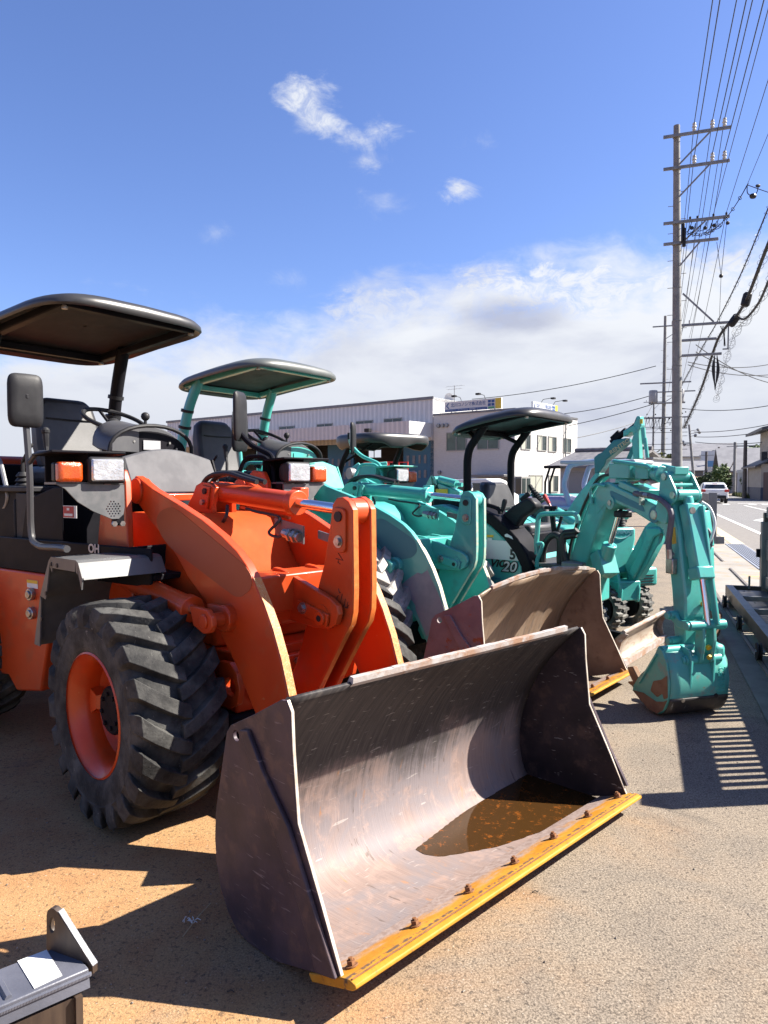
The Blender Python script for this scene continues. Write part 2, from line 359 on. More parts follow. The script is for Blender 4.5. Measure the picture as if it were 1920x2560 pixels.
WHITE = pbr('white_paint', [(.78, .78, .77), (.72, .71, .70)], .5, scale=3)
GLASSLENS = pbr('lamp_lens', [(.62, .63, .66), (.80, .82, .85)], .08, metal=.55, scale=16, bump=.5, bscale=55, coat=1.0)
AMBER = pbr('amber_lens', [(.50, .060, .004), (.62, .085, .006)], .2, scale=30, coat=.8, bump=.3, bscale=160)
REDP = pbr('red_plastic', [(.55, .02, .015)], .4)
YELLOWP = pbr('yellow_label', [(.80, .50, .03)], .55)
BLUEP = pbr('blue_label', [(.05, .14, .42)], .5)
WHITEL = pbr('white_label', [(.75, .75, .75)], .5)
REDL = pbr('red_label', [(.45, .02, .02)], .5)
INK = pbr('black_ink', [(.01, .01, .012)], .6)
SILVER = pbr('silver_lettering', [(.60, .60, .62)], .4, metal=.3)
CONCRETE = pbr('pole_concrete', [(.20, .20, .205), (.27, .27, .265)], .85, scale=4, bump=.1, bscale=60)
GALV = pbr('galvanised_steel', [(.22, .225, .235), (.30, .305, .31)], .5, metal=.5, scale=6)
CABLE = pbr('cable_black', [(.012, .012, .016)], .6)
CERAMIC = pbr('insulator_ceramic', [(.62, .61, .57)], .2, coat=.5)

_font_cache = {}
def text(s, name, loc, rot, size, mat, parent=None, depth=.002, align='CENTER', sx=1.0, shear=0.0, bold=0.0, label=None):
    """flat lettering as a mesh; rot = 3x3 matrix whose columns are right, up, normal"""
    cu = bpy.data.curves.new(name, 'FONT'); cu.body = s; cu.size = size; cu.align_x = align; cu.align_y = 'CENTER'; cu.extrude = depth; cu.resolution_u = 3
    cu.shear = shear; cu.offset = bold
    tmp = bpy.data.objects.new(name, cu); COL.objects.link(tmp)
    dg = bpy.context.evaluated_depsgraph_get(); me = bpy.data.meshes.new_from_object(tmp.evaluated_get(dg))
    bpy.data.objects.remove(tmp); bpy.data.curves.remove(cu)
    me.materials.clear(); me.materials.append(mat); o = bpy.data.objects.new(name, me); COL.objects.link(o)
    M4 = rot.to_4x4() @ Matrix.Diagonal((sx, 1, 1, 1)); M4.translation = V(loc)
    if parent is not None: o.parent = parent
    o.matrix_local = M4
    if label: o['label'] = label
    return o
def basis(right, up):
    r = V(right).normalized(); n = r.cross(V(up)).normalized(); u = n.cross(r)
    return Matrix((r, u, n)).transposed()
# ================================================================== ground, road, yard edge
RV = Vector((.3425, .9395, 0)); NV = Vector((.9395, -.3425, 0)); RYAW = math.atan2(RV.y, RV.x)
def RS(s, t, z=0.0): return NV * s + RV * t + Vector((0, 0, z))
def asphalt(name, rusty):
    m = bpy.data.materials.new(name); m.use_nodes = True; t = m.node_tree; b = t.nodes['Principled BSDF']; x = NT(t)
    c = x.n('ShaderNodeTexCoord').outputs['Object']; sp = x.n('ShaderNodeSeparateXYZ'); x.put(sp.inputs[0], c)
    big = x.noise(c, 1.1, 6, .6, .5); mid = x.noise(c, 5.5, 5, .6); fine = x.noise(c, 140, 3, .6); grain = x.noise(c, 330, 2, .5)
    if rusty:
        base = x.mix(x.step(fine, .32, .68), (.104, .084, .063, 1), (.280, .230, .176, 1))
        base = x.mix(x.math('MULTIPLY', x.step(x.noise(c, 2.1, 7, .7, .6), .42, .62), .5), base, x.mix(x.step(fine, .3, .7), (.065, .056, .048, 1), (.19, .165, .135, 1)))
        left = x.math('ADD', x.math('MULTIPLY', x.math('SUBTRACT', .55, sp.outputs[0]), .55), x.math('MULTIPLY', x.math('SUBTRACT', big, .5), 2.4))
        st = x.step(left, -.25, .75)
        rust = x.mix(x.step(mid, .35, .7), (.47, .275, .115, 1), (.43, .215, .080, 1))
        rust = x.mix(x.math('MULTIPLY', x.step(fine, .3, .7), .5), x.mix(.45, rust, (.05, .03, .02, 1)), rust)
        col = x.mix(x.math('MULTIPLY', st, .88), base, rust)
        blot = x.step(x.noise(x.mapping(c, (1, 1, 1), (0, 0, .3), (3.3, 1.2, 0)), .55, 6, .6, .6), .585, .70)
        col = x.mix(x.math('MULTIPLY', blot, .55), col, x.mix(.3, col, (.36, .17, .04, 1)))
        ring = x.step(x.noise(c, 2.3, 5, .65, .4), .60, .72); col = x.mix(x.math('MULTIPLY', ring, .35), col, (.09, .07, .06, 1))
    else:
        base = x.mix(x.step(fine, .3, .7), (.11, .11, .115, 1), (.20, .20, .205, 1)); col = x.mix(x.step(mid, .4, .7), base, (.17, .165, .16, 1))
    pits = x.step(x.noise(c, 62, 4, .75, .6), .555, .61); col = x.mix(x.math('MULTIPLY', pits, .6), col, (.032, .024, .019, 1)); col = x.mix(x.math('MULTIPLY', x.step(grain, .58, .66), .5), col, (.04, .03, .025, 1))
    chips = x.step(x.noise(c, 95, 2, .5), .685, .71); col = x.mix(x.math('MULTIPLY', chips, .5), col, (.42, .39, .34, 1))
    crk = x.math('ABSOLUTE', x.math('SUBTRACT', x.noise(x.mapping(c, loc=(7.3, 2.1, 0)), .75, 9, .68, .3), .5)); ck = x.math('MULTIPLY', x.step(crk, .0035, .0005), x.step(x.noise(c, .6, 2, .5), .46, .56))
    col = x.mix(x.math('MULTIPLY', ck, .6), col, (.03, .023, .018, 1))
    oil = x.step(x.noise(x.mapping(c, loc=(1.7, 5.2, 0)), 1.3, 4, .5, .4), .64, .72); col = x.mix(x.math('MULTIPLY', oil, .45), col, (.05, .042, .036, 1))
    x.put(b.inputs['Base Color'], col); b.inputs['Roughness'].default_value = .88; b.inputs['Specular IOR Level'].default_value = .3
    bn = x.n('ShaderNodeBump'); bn.inputs['Strength'].default_value = .65; bn.inputs['Distance'].default_value = .004
    x.put(bn.inputs['Height'], x.math('ADD', x.math('MULTIPLY', fine, 1.0), x.math('MULTIPLY', grain, .5))); t.links.new(bn.outputs[0], b.inputs['Normal'])
    return m
LOT = asphalt('yard_asphalt', True); ROADM = asphalt('road_asphalt', False)
SLAB = pbr('track_concrete', [(.27, .25, .225), (.33, .315, .285), (.32, .235, .14)], .85, scale=1.3, bump=.2, bscale=90, spots=((.42, .27, .12, 1), 1.1, .60))
SLAB_S = pbr('dark_concrete_strip', [(.15, .14, .125), (.20, .19, .17)], .88, scale=4, bump=.3, bscale=120)
PAINTW = pbr('road_paint', [(.70, .70, .69), (.60, .60, .59)], .7, scale=12)
TACTILE = pbr('yellow_kerb_concrete', [(.50, .42, .27), (.56, .50, .36)], .8, scale=2)
SIDEW = pbr('roadside_paving', [(.17, .157, .147), (.21, .195, .18)], .88, scale=6, bump=.2, bscale=120)

def sheet(name, pts, mat, z, thick=.0):
    m = MB(); P = [Vector((p[0], p[1], z)) for p in pts]
    if thick: m.prism([p - Vector((0, 0, thick)) for p in P], (0, 0, thick))
    else: m.poly(P)
    return m.build(name, mat, kind='structure')
sheet('ground', [(-900, -300), (900, -300), (900, 1800), (-900, 1800)], LOT, 0.0)
T0, T1 = -12, 160
sheet('gate_track_slab', [RS(.76, T0), RS(2.32, T0), RS(2.32, 60), RS(.76, 60)], SLAB, .004)
sheet('track_edge_strip', [RS(.75, T0), RS(.90, T0), RS(.90, 9.1), RS(.75, 9.1)], SLAB_S, .008)
sheet('kerb_strip', [RS(2.02, 18.95), RS(2.32, 18.95), RS(2.40, 60), RS(2.02, 60)], TACTILE, .010)
sheet('roadside', [RS(2.32, T0), RS(3.14, T0), RS(3.14, T1), RS(2.32, T1)], SIDEW, .004)
sheet('road', [RS(3.14, T0), RS(9.0, T0), RS(9.0, 400), RS(3.14, 400)], ROADM, .004)
sheet('side_road', [RS(9.0, 52), RS(60, 52), RS(60, 58), RS(9.0, 58)], ROADM, .006)
mk = MB()
def mark(s0, s1, t0, t1): mk.poly([RS(s0, t0, .010), RS(s1, t0, .010), RS(s1, t1, .010), RS(s0, t1, .010)])
mark(3.14, 3.29, T0, 49.5); mark(3.14, 3.29, 60, 160)
mark(6.03, 6.16, 20, 50.5); mark(6.03, 6.16, 62, 150)
mark(6.2, 8.9, 54.6, 55.1)
for k in range(7): mark(3.45 + k * .8, 3.87 + k * .8, 52.0, 53.6) if k != 3 else None
mk.poly([RS(4.04, 30.8, .010), RS(4.55, 28.6, .010), RS(4.42, 31.2, .010), RS(4.95, 33.6, .010)][::-1])
mk.poly([RS(4.42, 29.9, .010), RS(4.58, 29.9, .010), RS(4.58, 26.0, .010), RS(4.42, 26.0, .010)])
mk.build('road_marking', PAINTW, kind='structure')
# yard surface beyond the road, concrete joints
jt = MB()
for t in (7.2, 10.3, 14.2, 18.0): jt.poly([RS(.78, t, .006), RS(2.3, t, .006), RS(2.3, t + .012, .006), RS(.78, t + .012, .006)])
jt.build('slab_joint', SLAB_S, kind='structure')

# rails the gates run on: a groove with a proud steel bar
RAILM = pbr('gate_rail_steel', [(.30, .26, .22), (.42, .36, .30)], .4, metal=.7, scale=20)
def rail(s, t0, t1, label):
    o = thing('gate_rail', label, 'rail', RS(s, t0), RYAW)
    L = t1 - t0
    MB().bb((0, -.035, .0), (L, .035, .006)).build('groove', SLAB_S, o)
    MB().bb((0, -.012, .006), (L, .012, .022)).build('bar', RAILM, o)
    return o
rail(.93, 3.0, 12.5, 'steel gate rail nearest the excavators, running beside the dark strip')
rail(1.43, 9.9, 13.5, 'short steel gate rail beside the grating, on the concrete strip')
rail(1.43, 14.7, 17.7, 'far steel gate rail by the folded gate post')
# drain grating
gr = thing('drain_grate', 'long galvanised drain grating set in the concrete beside the road', 'grating', RS(1.9, 10.8), RYAW)
MB().bb((0, -.36, .0), (8.1, 0, .005)).build('pit', INK, gr)
GALVL = pbr('light_galvanised', [(.42, .45, .52), (.50, .53, .60)], .4, metal=.4, scale=9)
b0 = None
for k in range(8):
    y = -.36 + .010 + k * .0465
    if b0 is None: b0 = MB().bb((0, 0, .004), (8.1, .020, .014)).build('bar', GALVL, gr, loc=(0, y, 0))
    else: copy_obj(b0, gr, (0, y, 0))
for y in (-.375, .0): MB().bb((0, y, .004), (8.1, y + .015, .016)).build('frame', GALVL, gr)

# ================================================================== sliding gates
GATEM = pbr('gate_grey_powder_coat', [(.20, .195, .195), (.25, .245, .24)], .45, scale=3, metal=.3, rvar=.15)
GATED = pbr('gate_dark_bronze', [(.065, .062, .062), (.095, .09, .088)], .42, metal=.5, scale=4)
gate = thing('sliding_gate', 'near sliding gate leaf on its wheeled base at the right edge', 'gate', RS(1.43, 4.25), RYAW)
GL = 5.35                                            # local x runs away from the viewer, y to the left
m = MB(); m.bb((0, -.03, 1.07), (GL, .03, 1.20)); m.bb((0, -.025, .56), (GL, .025, .80)); m.bb((0, -.03, .22), (GL, .03, .36)); m.build('rail_frame', GATEM, gate, bevel=.004)
m = MB(); n_ = int(GL / .083)
for k in range(n_):
    x = .06 + k * .083
    if abs((x % 2.05) - 1.0) < .05: continue
    m.bb((x, -.012, .80), (x + .042, .012, 1.07)); m.bb((x, -.012, .36), (x + .042, .012, .56))
m.build('baluster_row', GATEM, gate, kind='stuff')
m = MB()
for x in (2.0, 4.05): m.bb((x, -.03, .22), (x + .09, .031, 1.16))
m.build('mullion', GATEM, gate)
MB().bb((GL + .002, -.07, .12), (GL + .13, .07, 1.02)).build('end_post', GATEM, gate, bevel=.006)
MB().bb((GL + .0, -.05, 1.02), (GL + .10, .05, 1.13)).build('end_post_cap', GATED, gate, bevel=.004)
MB().bb((-.14, -.07, .0), (-.01, .07, 1.36)).build('end_post', GATEM, gate, bevel=.006)
lt = MB().bb((GL + .135, .01, .42), (GL + .165, .07, .86)).bb((GL + .10, .075, .58), (GL + .16, .11, .68)).bb((GL + .135, .0, .90), (GL + .16, .05, .93)).build('latch', BLACK, gate, bevel=.004)
# wheeled base frame, standing out to the yard side
ba = MB()
ba.bb((-.05, .40, .10), (GL, .455, .235)).bb((-.05, -.09, .10), (GL, -.04, .235)); ba.bb((GL + .002, -.09, .09), (GL + .05, .455, .232))
ba.build('base_rail', GATED, gate, bevel=.003)
cap = MB().bb((-.05, .385, .2365), (GL - .06, .462, .243)).build('base_cap_strip', GALV, gate)
pn = None
for k in range(7):
    x = GL - .14 - k * .86
    q = MB().bb((-.62, -.035, .12), (0, .395, .20)) if pn is None else None
    if pn is None: pn = q.build('base_panel', GATED, gate, loc=(x, 0, 0))
    else: copy_obj(pn, gate, (x, 0, 0))
br = None
for k in range(7):
    x = GL - .80 - k * .86
    if br is None: br = MB().bb((0, -.038, .13), (.05, .398, .222)).build('base_crossbar', GALV, gate, loc=(x, 0, 0))
    else: copy_obj(br, gate, (x, 0, 0))
rv = MB()
for k in range(3):
    for x in (-.10, -.55):
        for y in (.05, .28): rv.cyl((GL - .14 - k * .86 + x, y, .20), (GL - .14 - k * .86 + x, y, .206), .010, n=8)
rv.build('rivet', GALV, gate)
for x in (GL - .35, GL - 1.7, GL - 3.0, .5):
    wl = MB().lathe([(.03, -.02), (.075, -.02), (.075, -.008), (.062, 0), (.075, .008), (.075, .02), (.03, .02)], (x, .50, .082), (0, 1, 0), 20, True).build('wheel', BLACKP, gate)
    MB().cyl((x, .455, .082), (x, .53, .082), .018, n=10).build('axle', STEEL, wl)
MB().bb((GL - .45, .40, .03), (GL - .25, .46, .10)).build('wheel_bracket', GATED, gate)
MB().cyl((GL - .02, .20, .2), (GL - .02, .20, .36), .012, n=8).build('stop_pin', GALV, gate)
# far gate leaf, folded
g2 = thing('sliding_gate', 'far grey sliding gate leaf standing half open behind the excavator arm', 'gate', RS(1.60, 18.95), RYAW)
MB().bb((-.06, -.09, .0), (.10, .09, 1.24)).build('end_post', ALU, g2, bevel=.006)
MB().bb((-.02, -.27, .0), (.12, -.092, .17)).build('catch_block', ALU, g2, bevel=.005)
m = MB()
for a, b, x0, x1 in ((1.02, 1.20, .12, 3.4), (1.02, 1.20, 3.5, 9.0), (.10, .26, .12, 9.0), (.55, .66, .12, 9.0)): m.bb((x0, -.03, a), (x1, .03, b))
m.build('rail_frame', GATEM, g2, bevel=.004)
p0 = None
for k in range(44):
    x = .2 + k * .2
    if p0 is None: p0 = MB().bb((0, -.02, .26), (.14, .02, .55)).bb((0, -.02, .66), (.14, .02, 1.02)).build('slat', ALU, g2, loc=(x, 0, 0))
    else: copy_obj(p0, g2, (x, 0, 0))
MB().bb((.10, .095, .62), (.16, .14, .92)).bb((.45, .04, .62), (.52, .09, .9)).build('latch', BLACK, g2)

# ================================================================== warehouse and office
WV = Vector((-.775, .632, 0)); PV = Vector((.632, .775, 0)); C0 = Vector((10.1, 55.0, 0))
def BW(t, q, z): return C0 + WV * t + PV * q + Vector((0, 0, z))
WYAW = math.atan2(WV.y, WV.x)                        # local x = along the facade to the left, y = -PV ... outward
def hit_q(px, py, q):
    r = ray(px, py); k = ((C0 + PV * q) - EYE).dot(PV) / r.dot(PV); P = EYE + r * k; return (P - C0).dot(WV), P.z
def hit_t(px, py, t):
    r = ray(px, py); k = ((C0 + WV * t) - EYE).dot(WV) / r.dot(WV); P = EYE + r * k; return (P - C0).dot(PV), P.z
def wbox(m, t0, t1, q0, q1, z0, z1):                 # in local coords of a thing at C0 with yaw WYAW: x=t, y = left of WV
    sgn = 1 if Vector((-WV.y, WV.x, 0)).dot(PV) > 0 else -1
    return m.bb((t0, sgn * q0, z0), (t1, sgn * q1, z1))
def ribbed(name, c0, c1, per=.25, axis=0):
    m = bpy.data.materials.new(name); m.use_nodes = True; t = m.node_tree; b = t.nodes['Principled BSDF']; x = NT(t)
    sp = x.n('ShaderNodeSeparateXYZ'); x.put(sp.inputs[0], x.n('ShaderNodeTexCoord').outputs['Object'])
    wv = x.math('SINE', x.math('MULTIPLY', sp.outputs[axis], 2 * math.pi / per))
    f = x.step(wv, -.2, .6); x.put(b.inputs['Base Color'], x.mix(f, c0 + (1,), c1 + (1,))); b.inputs['Roughness'].default_value = .5; b.inputs['Metallic'].default_value = .1
    bn = x.n('ShaderNodeBump'); bn.inputs['Strength'].default_value = .6; bn.inputs['Distance'].default_value = .05; x.put(bn.inputs['Height'], f); t.links.new(bn.outputs[0], b.inputs['Normal'])
    return m
SIDING = ribbed('grey_ribbed_siding', (.40, .405, .43), (.50, .50, .52), .5)
BEIGES = ribbed('beige_ribbed_siding', (.36, .34, .29), (.48, .46, .40), .4)
SIDEEND = pbr('white_end_siding', [(.70, .70, .70), (.74, .74, .73)], .5, scale=.4)
WALLW = pbr('white_tile_cladding', [(.56, .55, .54), (.63, .62, .61), (.52, .51, .50)], .7, scale=3, stretch=(1, 1, 5), bump=.1, bscale=14)
BLUED = pbr('blue_hangar_door', [(.015, .115, .20), (.02, .14, .235)], .5, scale=.5)
WFRAME = pbr('window_frame_grey', [(.30, .30, .29)], .5)
def glass(name, col, rough=.12): return pbr(name, [col, tuple(c * .7 for c in col)], rough, scale=.7, spec=.6, rvar=.05)
PANE_G = glass('green_window_glass', (.075, .125, .108)); PANE_D = glass('dark_window_glass', (.045, .06, .06)); CURTAIN = pbr('cream_curtain', [(.42, .42, .36), (.30, .32, .27)], .8, scale=3, stretch=(9, 9, .2))
wh = thing('warehouse', 'long grey ribbed metal warehouse with blue hangar doors behind the machines', 'warehouse', C0, WYAW)
TR, TL, HW = 7.75, 46.0, 8.6
m = wbox(MB(), TR, TL, 0.0, .3, 5.0, HW); m.build('wall', SIDING, wh)
m = wbox(MB(), TR, TR + .25, .31, 22, 0, HW - .004); wbox(m, TL - .25, TL, .31, 22, 0, HW - .004); m.build('end_wall', SIDEEND, wh)
wbox(MB(), TR - .1, TL + .1, -.12, .0, HW - .15, HW + .08).build('gutter', ALU, wh)
wbox(MB(), TR, TL, .31, 22, HW - .3, HW - .02).build('roof', SIDING, wh)
m = wbox(MB(), TR + .15, TL, -3.1, -3.0, 5.25, 6.45); m.build('canopy_fascia', SIDING, wh)
m = wbox(MB(), TR + .15, TR + .25, -2.99, -.01, 5.25, 6.45); m.build('canopy_side', SIDEEND, wh)
wbox(MB(), TR + .26, TL, -2.99, -.01, 5.6, 5.75).build('canopy_soffit', SIDING, wh)
wt = lambda a: hit_q(a, 1150, 0)[0]
def door(px0, px1, label=None):
    a, b = wt(px1), wt(px0); return wbox(MB(), a, b, -.02, .12, 0, 4.99).build('hangar_door', BLUED, wh, label=label), a, b
bay1, bay0 = wt(884), wt(1009)                       # open bay
dr, a, b = door(1009, 1084.5, 'blue sliding door with two rows of slit windows')
for px0, px1, py0, py1 in [(1017.5, 1023.7, 1139, 1159.5), (1032, 1038.5, 1139, 1159), (1047, 1052, 1138, 1158.5), (1060.5, 1066.5, 1137, 1158), (1032, 1038, 1176, 1194), (1047, 1052.5, 1176, 1195), (1060.5, 1066.5, 1175, 1194)]:
    x0, z1 = hit_q(px0, py0, 0); x1, z0 = hit_q(px1, py1, 0); wbox(MB(), x1, x0, -.05, -.021, z0, z1).build('slit_window', ALU, dr)
dr2, a, b = door(820, 884)
for px0 in (830, 845, 860, 872):
    for py0 in (1147, 1180):
        x0, z1 = hit_q(px0, py0, 0); x1, z0 = hit_q(px0 + 5, py0 + 18, 0); wbox(MB(), x1, x0, -.05, -.021, z0, z1).build('slit_window', ALU, dr2)
door(700, 745)
a, b = wt(800), wt(760); 
a, b = wt(540), wt(424); wbox(MB(), a, b, -.02, .12, 2.7, 4.99).build('wall_panel', BEIGES, wh)
wbox(MB(), b - .8, b, -.02, .12, 0, 2.69).build('wall_panel', BEIGES, wh)
wbox(MB(), TR + .2, wt(1084.5), -.02, .1, 0, 4.99).build('wall_panel', WALLW, wh)
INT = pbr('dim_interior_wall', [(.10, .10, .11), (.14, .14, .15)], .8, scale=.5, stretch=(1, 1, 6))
# back wall with a window opening to the light
QB = 14.0; x1, z1 = hit_q(919.5, 1124.5, QB); x0, z0 = hit_q(952.5, 1145, QB)
m = wbox(MB(), TR + .3, x0, QB, QB + .2, 0, HW - .4); wbox(m, x1, TL - .3, QB, QB + .2, 0, HW - .4); wbox(m, x0, x1, QB, QB + .2, 0, z0); wbox(m, x0, x1, QB, QB + .2, z1, HW - .4)
m.build('back_wall', INT, wh)
bw = wbox(MB(), x0, x1, QB - .05, QB - .02, z1 - .08, z1); wbox(bw, (x0 + x1) / 2 - .05, (x0 + x1) / 2 + .05, QB - .06, QB - .02, z0, z1); wbox(bw, x0, x1, QB - .05, QB - .02, z0, z0 + .08); bw.build('window_frame', GALV, wh)
pf = MB()
for z in (1.5, 2.7, 3.9): wbox(pf, bay0, bay1, QB - .35, QB - .15, z, z + .14)
pf.build('shelf_beam', GALV, wh)
def sash(parent, rect, z0, z1, face, n=2, panes=(PANE_G, PANE_G), frame=WFRAME, proud=.07):
    """window on the facade: frame with mullion, and panes as sub-parts. face 'q': along t; face 't': along q"""
    a, b = min(rect), max(rect); fr = MB(); e = .07
    sgn = 1 if Vector((-WV.y, WV.x, 0)).dot(PV) > 0 else -1
    def bxx(m, u0, u1, za, zb, d0, d1):
        if face == 'q': m.bb((u0, sgn * -d1, za), (u1, sgn * -d0, zb))
        else: m.bb((-d1, sgn * u0, za), (-d0, sgn * u1, zb))
    bxx(fr, a, b, z0, z0 + e, 0, proud); bxx(fr, a, b, z1 - e, z1, 0, proud); bxx(fr, a, a + e, z0 + e, z1 - e, 0, proud); bxx(fr, b - e, b, z0 + e, z1 - e, 0, proud)
    for k in range(1, n): c = a + (b - a) * k / n; bxx(fr, c - e / 2, c + e / 2, z0 + e, z1 - e, 0, proud - .01)
    f = fr.build('window', frame, parent)
    for k in range(n):
        u0 = a + (b - a) * k / n + (e if k == 0 else e / 2); u1 = a + (b - a) * (k + 1) / n - (e if k == n - 1 else e / 2)
        m = MB(); bxx(m, u0, u1, z0 + e, z1 - e, .005, .03); m.build('pane', panes[k % len(panes)], f)
    return f
HI = [(420 + a * .3496, 420 + b * .3496, 850 + c * .3496, 850 + d * .3496) for a, b, c, d in ((412, 470, 650, 675), (610, 712, 635, 660), (795, 906, 620, 645), (1065, 1180, 602, 628), (1345, 1466, 580, 607))] + [(960, 1005.5, 1047, 1058.5), (895, 933, 1053, 1063)]
for a, b, c, d in HI[:6]:
    x1, z1 = hit_q(a, c, 0); x0, _ = hit_q(b, c, 0); _, z0 = hit_q(a, d, 0); sash(wh, (x0, x1), z0, z1, 'q', 2, (PANE_D, PANE_D))
for a, c in ((924, 1073), (634, 1095)):              # floodlights on the fascia
    x, z = hit_q(a, c, -3.1); sgn = 1 if Vector((-WV.y, WV.x, 0)).dot(PV) > 0 else -1
    MB().beam((x, sgn * -3.1, z), (x - .3, sgn * -3.6, z - .15), .08, .08).box((x - .35, sgn * -3.75, z - .15), (.5, .35, .3)).build('floodlight', BLACKP, wh)

of = thing('office_building', 'white two storey office with sliding windows and a sign on its roof', 'office', C0, WYAW)
HO = 7.05; TQ = 11.4; TT = TR - .06
sgn = 1 if Vector((-WV.y, WV.x, 0)).dot(PV) > 0 else -1
wbox(MB(), 0, TT, 0, TQ, 0, HO).build('wall', WALLW, of)
m = wbox(MB(), -.06, TT, -.06, .10, HO + .002, HO + .16); wbox(m, -.06, .10, .102, TQ, HO + .002, HO + .16); m.build('parapet', ALU, of)
for a, b, c, d in ((1116.4, 1167, 1081.5, 1128), (1193, 1248, 1085, 1124.5)):
    x1, z1 = hit_q(a, c, 0); x0, _ = hit_q(b, c, 0); _, z0 = hit_q(a, d, 0); sash(of, (x0, x1), z0, z1, 'q', 2)
for a, b, c, d, pn_ in ((1302, 1325.5, 1084, 1123.5, (CURTAIN, PANE_D)), (1343, 1365.5, 1087, 1127, (CURTAIN, PANE_D)), (1370, 1390.5, 1090, 1129.5, (CURTAIN, PANE_D)), (1407.5, 1427, 1094.5, 1131.5, (PANE_G, PANE_D)),
                   (1322, 1355.5, 1187, 1232, (CURTAIN, CURTAIN)), (1371, 1395, 1188, 1231, (CURTAIN, PANE_D)), (1404, 1424, 1188, 1230, (PANE_D, PANE_G))):
    x0, z1 = hit_t(a, c, 0); x1, _ = hit_t(b, c, 0); _, z0 = hit_t(a, d, 0); sash(of, (x0, x1), z0, z1, 't', 2, pn_)
# ground floor shop front, bay window, entrance hood
x1, z1 = hit_q(1140, 1196, 0); x0, _ = hit_q(1276, 1196, 0); sash(of, (x0, x1), .5, z1, 'q', 4, (PANE_D, PANE_G))
x1, zc_ = hit_q(1190, 1186, 0); x0, _ = hit_q(1279, 1186, 0); wbox(MB(), x0, x1, -1.2, -.08, z1 + .1, z1 + .28).build('entrance_hood', ALU, of, bevel=.02)
x0, z1 = hit_t(1288, 1191, 0); x1, _ = hit_t(1311, 1191, 0)
m = MB(); m.bb((-.55, sgn * x0, .35), (-.001, sgn * x1, z1)); bay = m.build('bay_window', WFRAME, of)
for k in range(2): MB().bb((-.58, sgn * (x0 + .1 + k * (x1 - x0) / 2), .6), (-.551, sgn * (x0 + (k + 1) * (x1 - x0) / 2 - .1), z1 - .15)).build('pane', PANE_D, bay)
MB().bb((-.5, sgn * (x0 - .03), .6), (-.08, sgn * (x0 - .001), z1 - .15)).build('pane', PANE_D, bay)
dp = MB()
for px_ in (1411,): q_, _ = hit_t(px_, 1100, 0); dp.cyl((-.12, sgn * q_, 0), (-.12, sgn * q_, HO), .06, n=8)
dp.build('downpipe', GALV, of)
vents = MB()
for px_, py_ in ((1097.5, 1064.5), (1108, 1064), (1118, 1063.5), (1100, 1181)):
    x, z = hit_q(px_, py_, 0); vents.cyl((x, sgn * 0, z), (x, sgn * -.2, z), .16, n=10)
vents.build('wall_vent', GALV, of)

# roof signs. lettering as on the boards; the mascot at the right end is left out (plain yellow block)
SIGNW = pbr('sign_white', [(.70, .71, .72)], .4); SIGNB = pbr('sign_blue', [(.02, .09, .30)], .45); SIGNY = pbr('sign_yellow', [(.70, .50, .05)], .5); SIGNG = pbr('sign_green', [(.10, .38, .20)], .5)
def roof_sign(p0, p1, ztop, zbot, label, back):
    p0 = V(p0); p1 = V(p1); d = (p1 - p0); L = d.length; yaw = math.atan2(d.y, d.x)
    o = thing('billboard', label, 'signboard', (p0.x, p0.y, HO), yaw, None)
    h = ztop - zbot; zb = zbot - HO
    MB().bb((0, 0, zb), (L, .18, zb + h)).build('board', SIGNW, o)
    MB().bb((.02 * L, -.012, zb), (.76 * L, -.001, zb + .25 * h)).build('blue_strip', SIGNB, o)
    MB().bb((.90 * L, -.012, zb), (L, -.001, zb + h)).build('yellow_end', SIGNY, o)
    Bm = basis((1, 0, 0), (0, 0, 1))
    for k, (xx, zz) in enumerate(((.775, .74), (.835, .74), (.775, .42), (.835, .42))):
        MB().bb((xx * L, -.012, zb + (zz - .12) * h), ((xx + .05) * L, -.001, zb + (zz + .14) * h)).build('square_badge', SIGNB, o)
    MB().bb((.78 * L, -.012, zb + .03 * h), (.885 * L, -.001, zb + .24 * h)).build('green_strip', SIGNG, o)
    text('北川コノシマ株式会社', 'lettering', (.43 * L, -.006, zb + .63 * h), Bm, .42 * h, SIGNB, o, .004, sx=.62 * L / (.42 * h * 10), bold=.004)
    text('フォークリフト・タイヤショベル　建設機械・ミニショベル', 'lettering', (.39 * L, -.016, zb + .125 * h), Bm, .18 * h, SIGNW, o, .003, sx=.68 * L / (.18 * h * 26))
    mkk = MB(); mkk.prism([(.075 * L, -.016, zb + .9 * h), (.03 * L, -.016, zb + .6 * h), (.075 * L, -.016, zb + .32 * h), (.095 * L, -.016, zb + .32 * h), (.055 * L, -.016, zb + .6 * h), (.095 * L, -.016, zb + .9 * h)], (0, .01, 0)); mkk.build('chevron_emblem', SIGNB, o)
    fr = MB()
    for xx in (.12, .5, .88): fr.cyl((xx * L, .09, 0.0), (xx * L, .09, zb + .001), .05, n=8); fr.beam((xx * L, .2, zb + .5 * h), (xx * L, 1.2, 0.0), .06, .06)
    fr.build('support', GALV, o)
    for xx in ((.3, .72) if not back else (.35, .85)):
        q = MB().tube([(xx * L, .1, zb + h), (xx * L, -.1, zb + h + .28), (xx * L, -.9, zb + h + .34)], .025, 6).box((xx * L, -1.0, zb + h + .30), (.34, .3, .14)); q.build('floodlight', BLACKP, o)
    return o
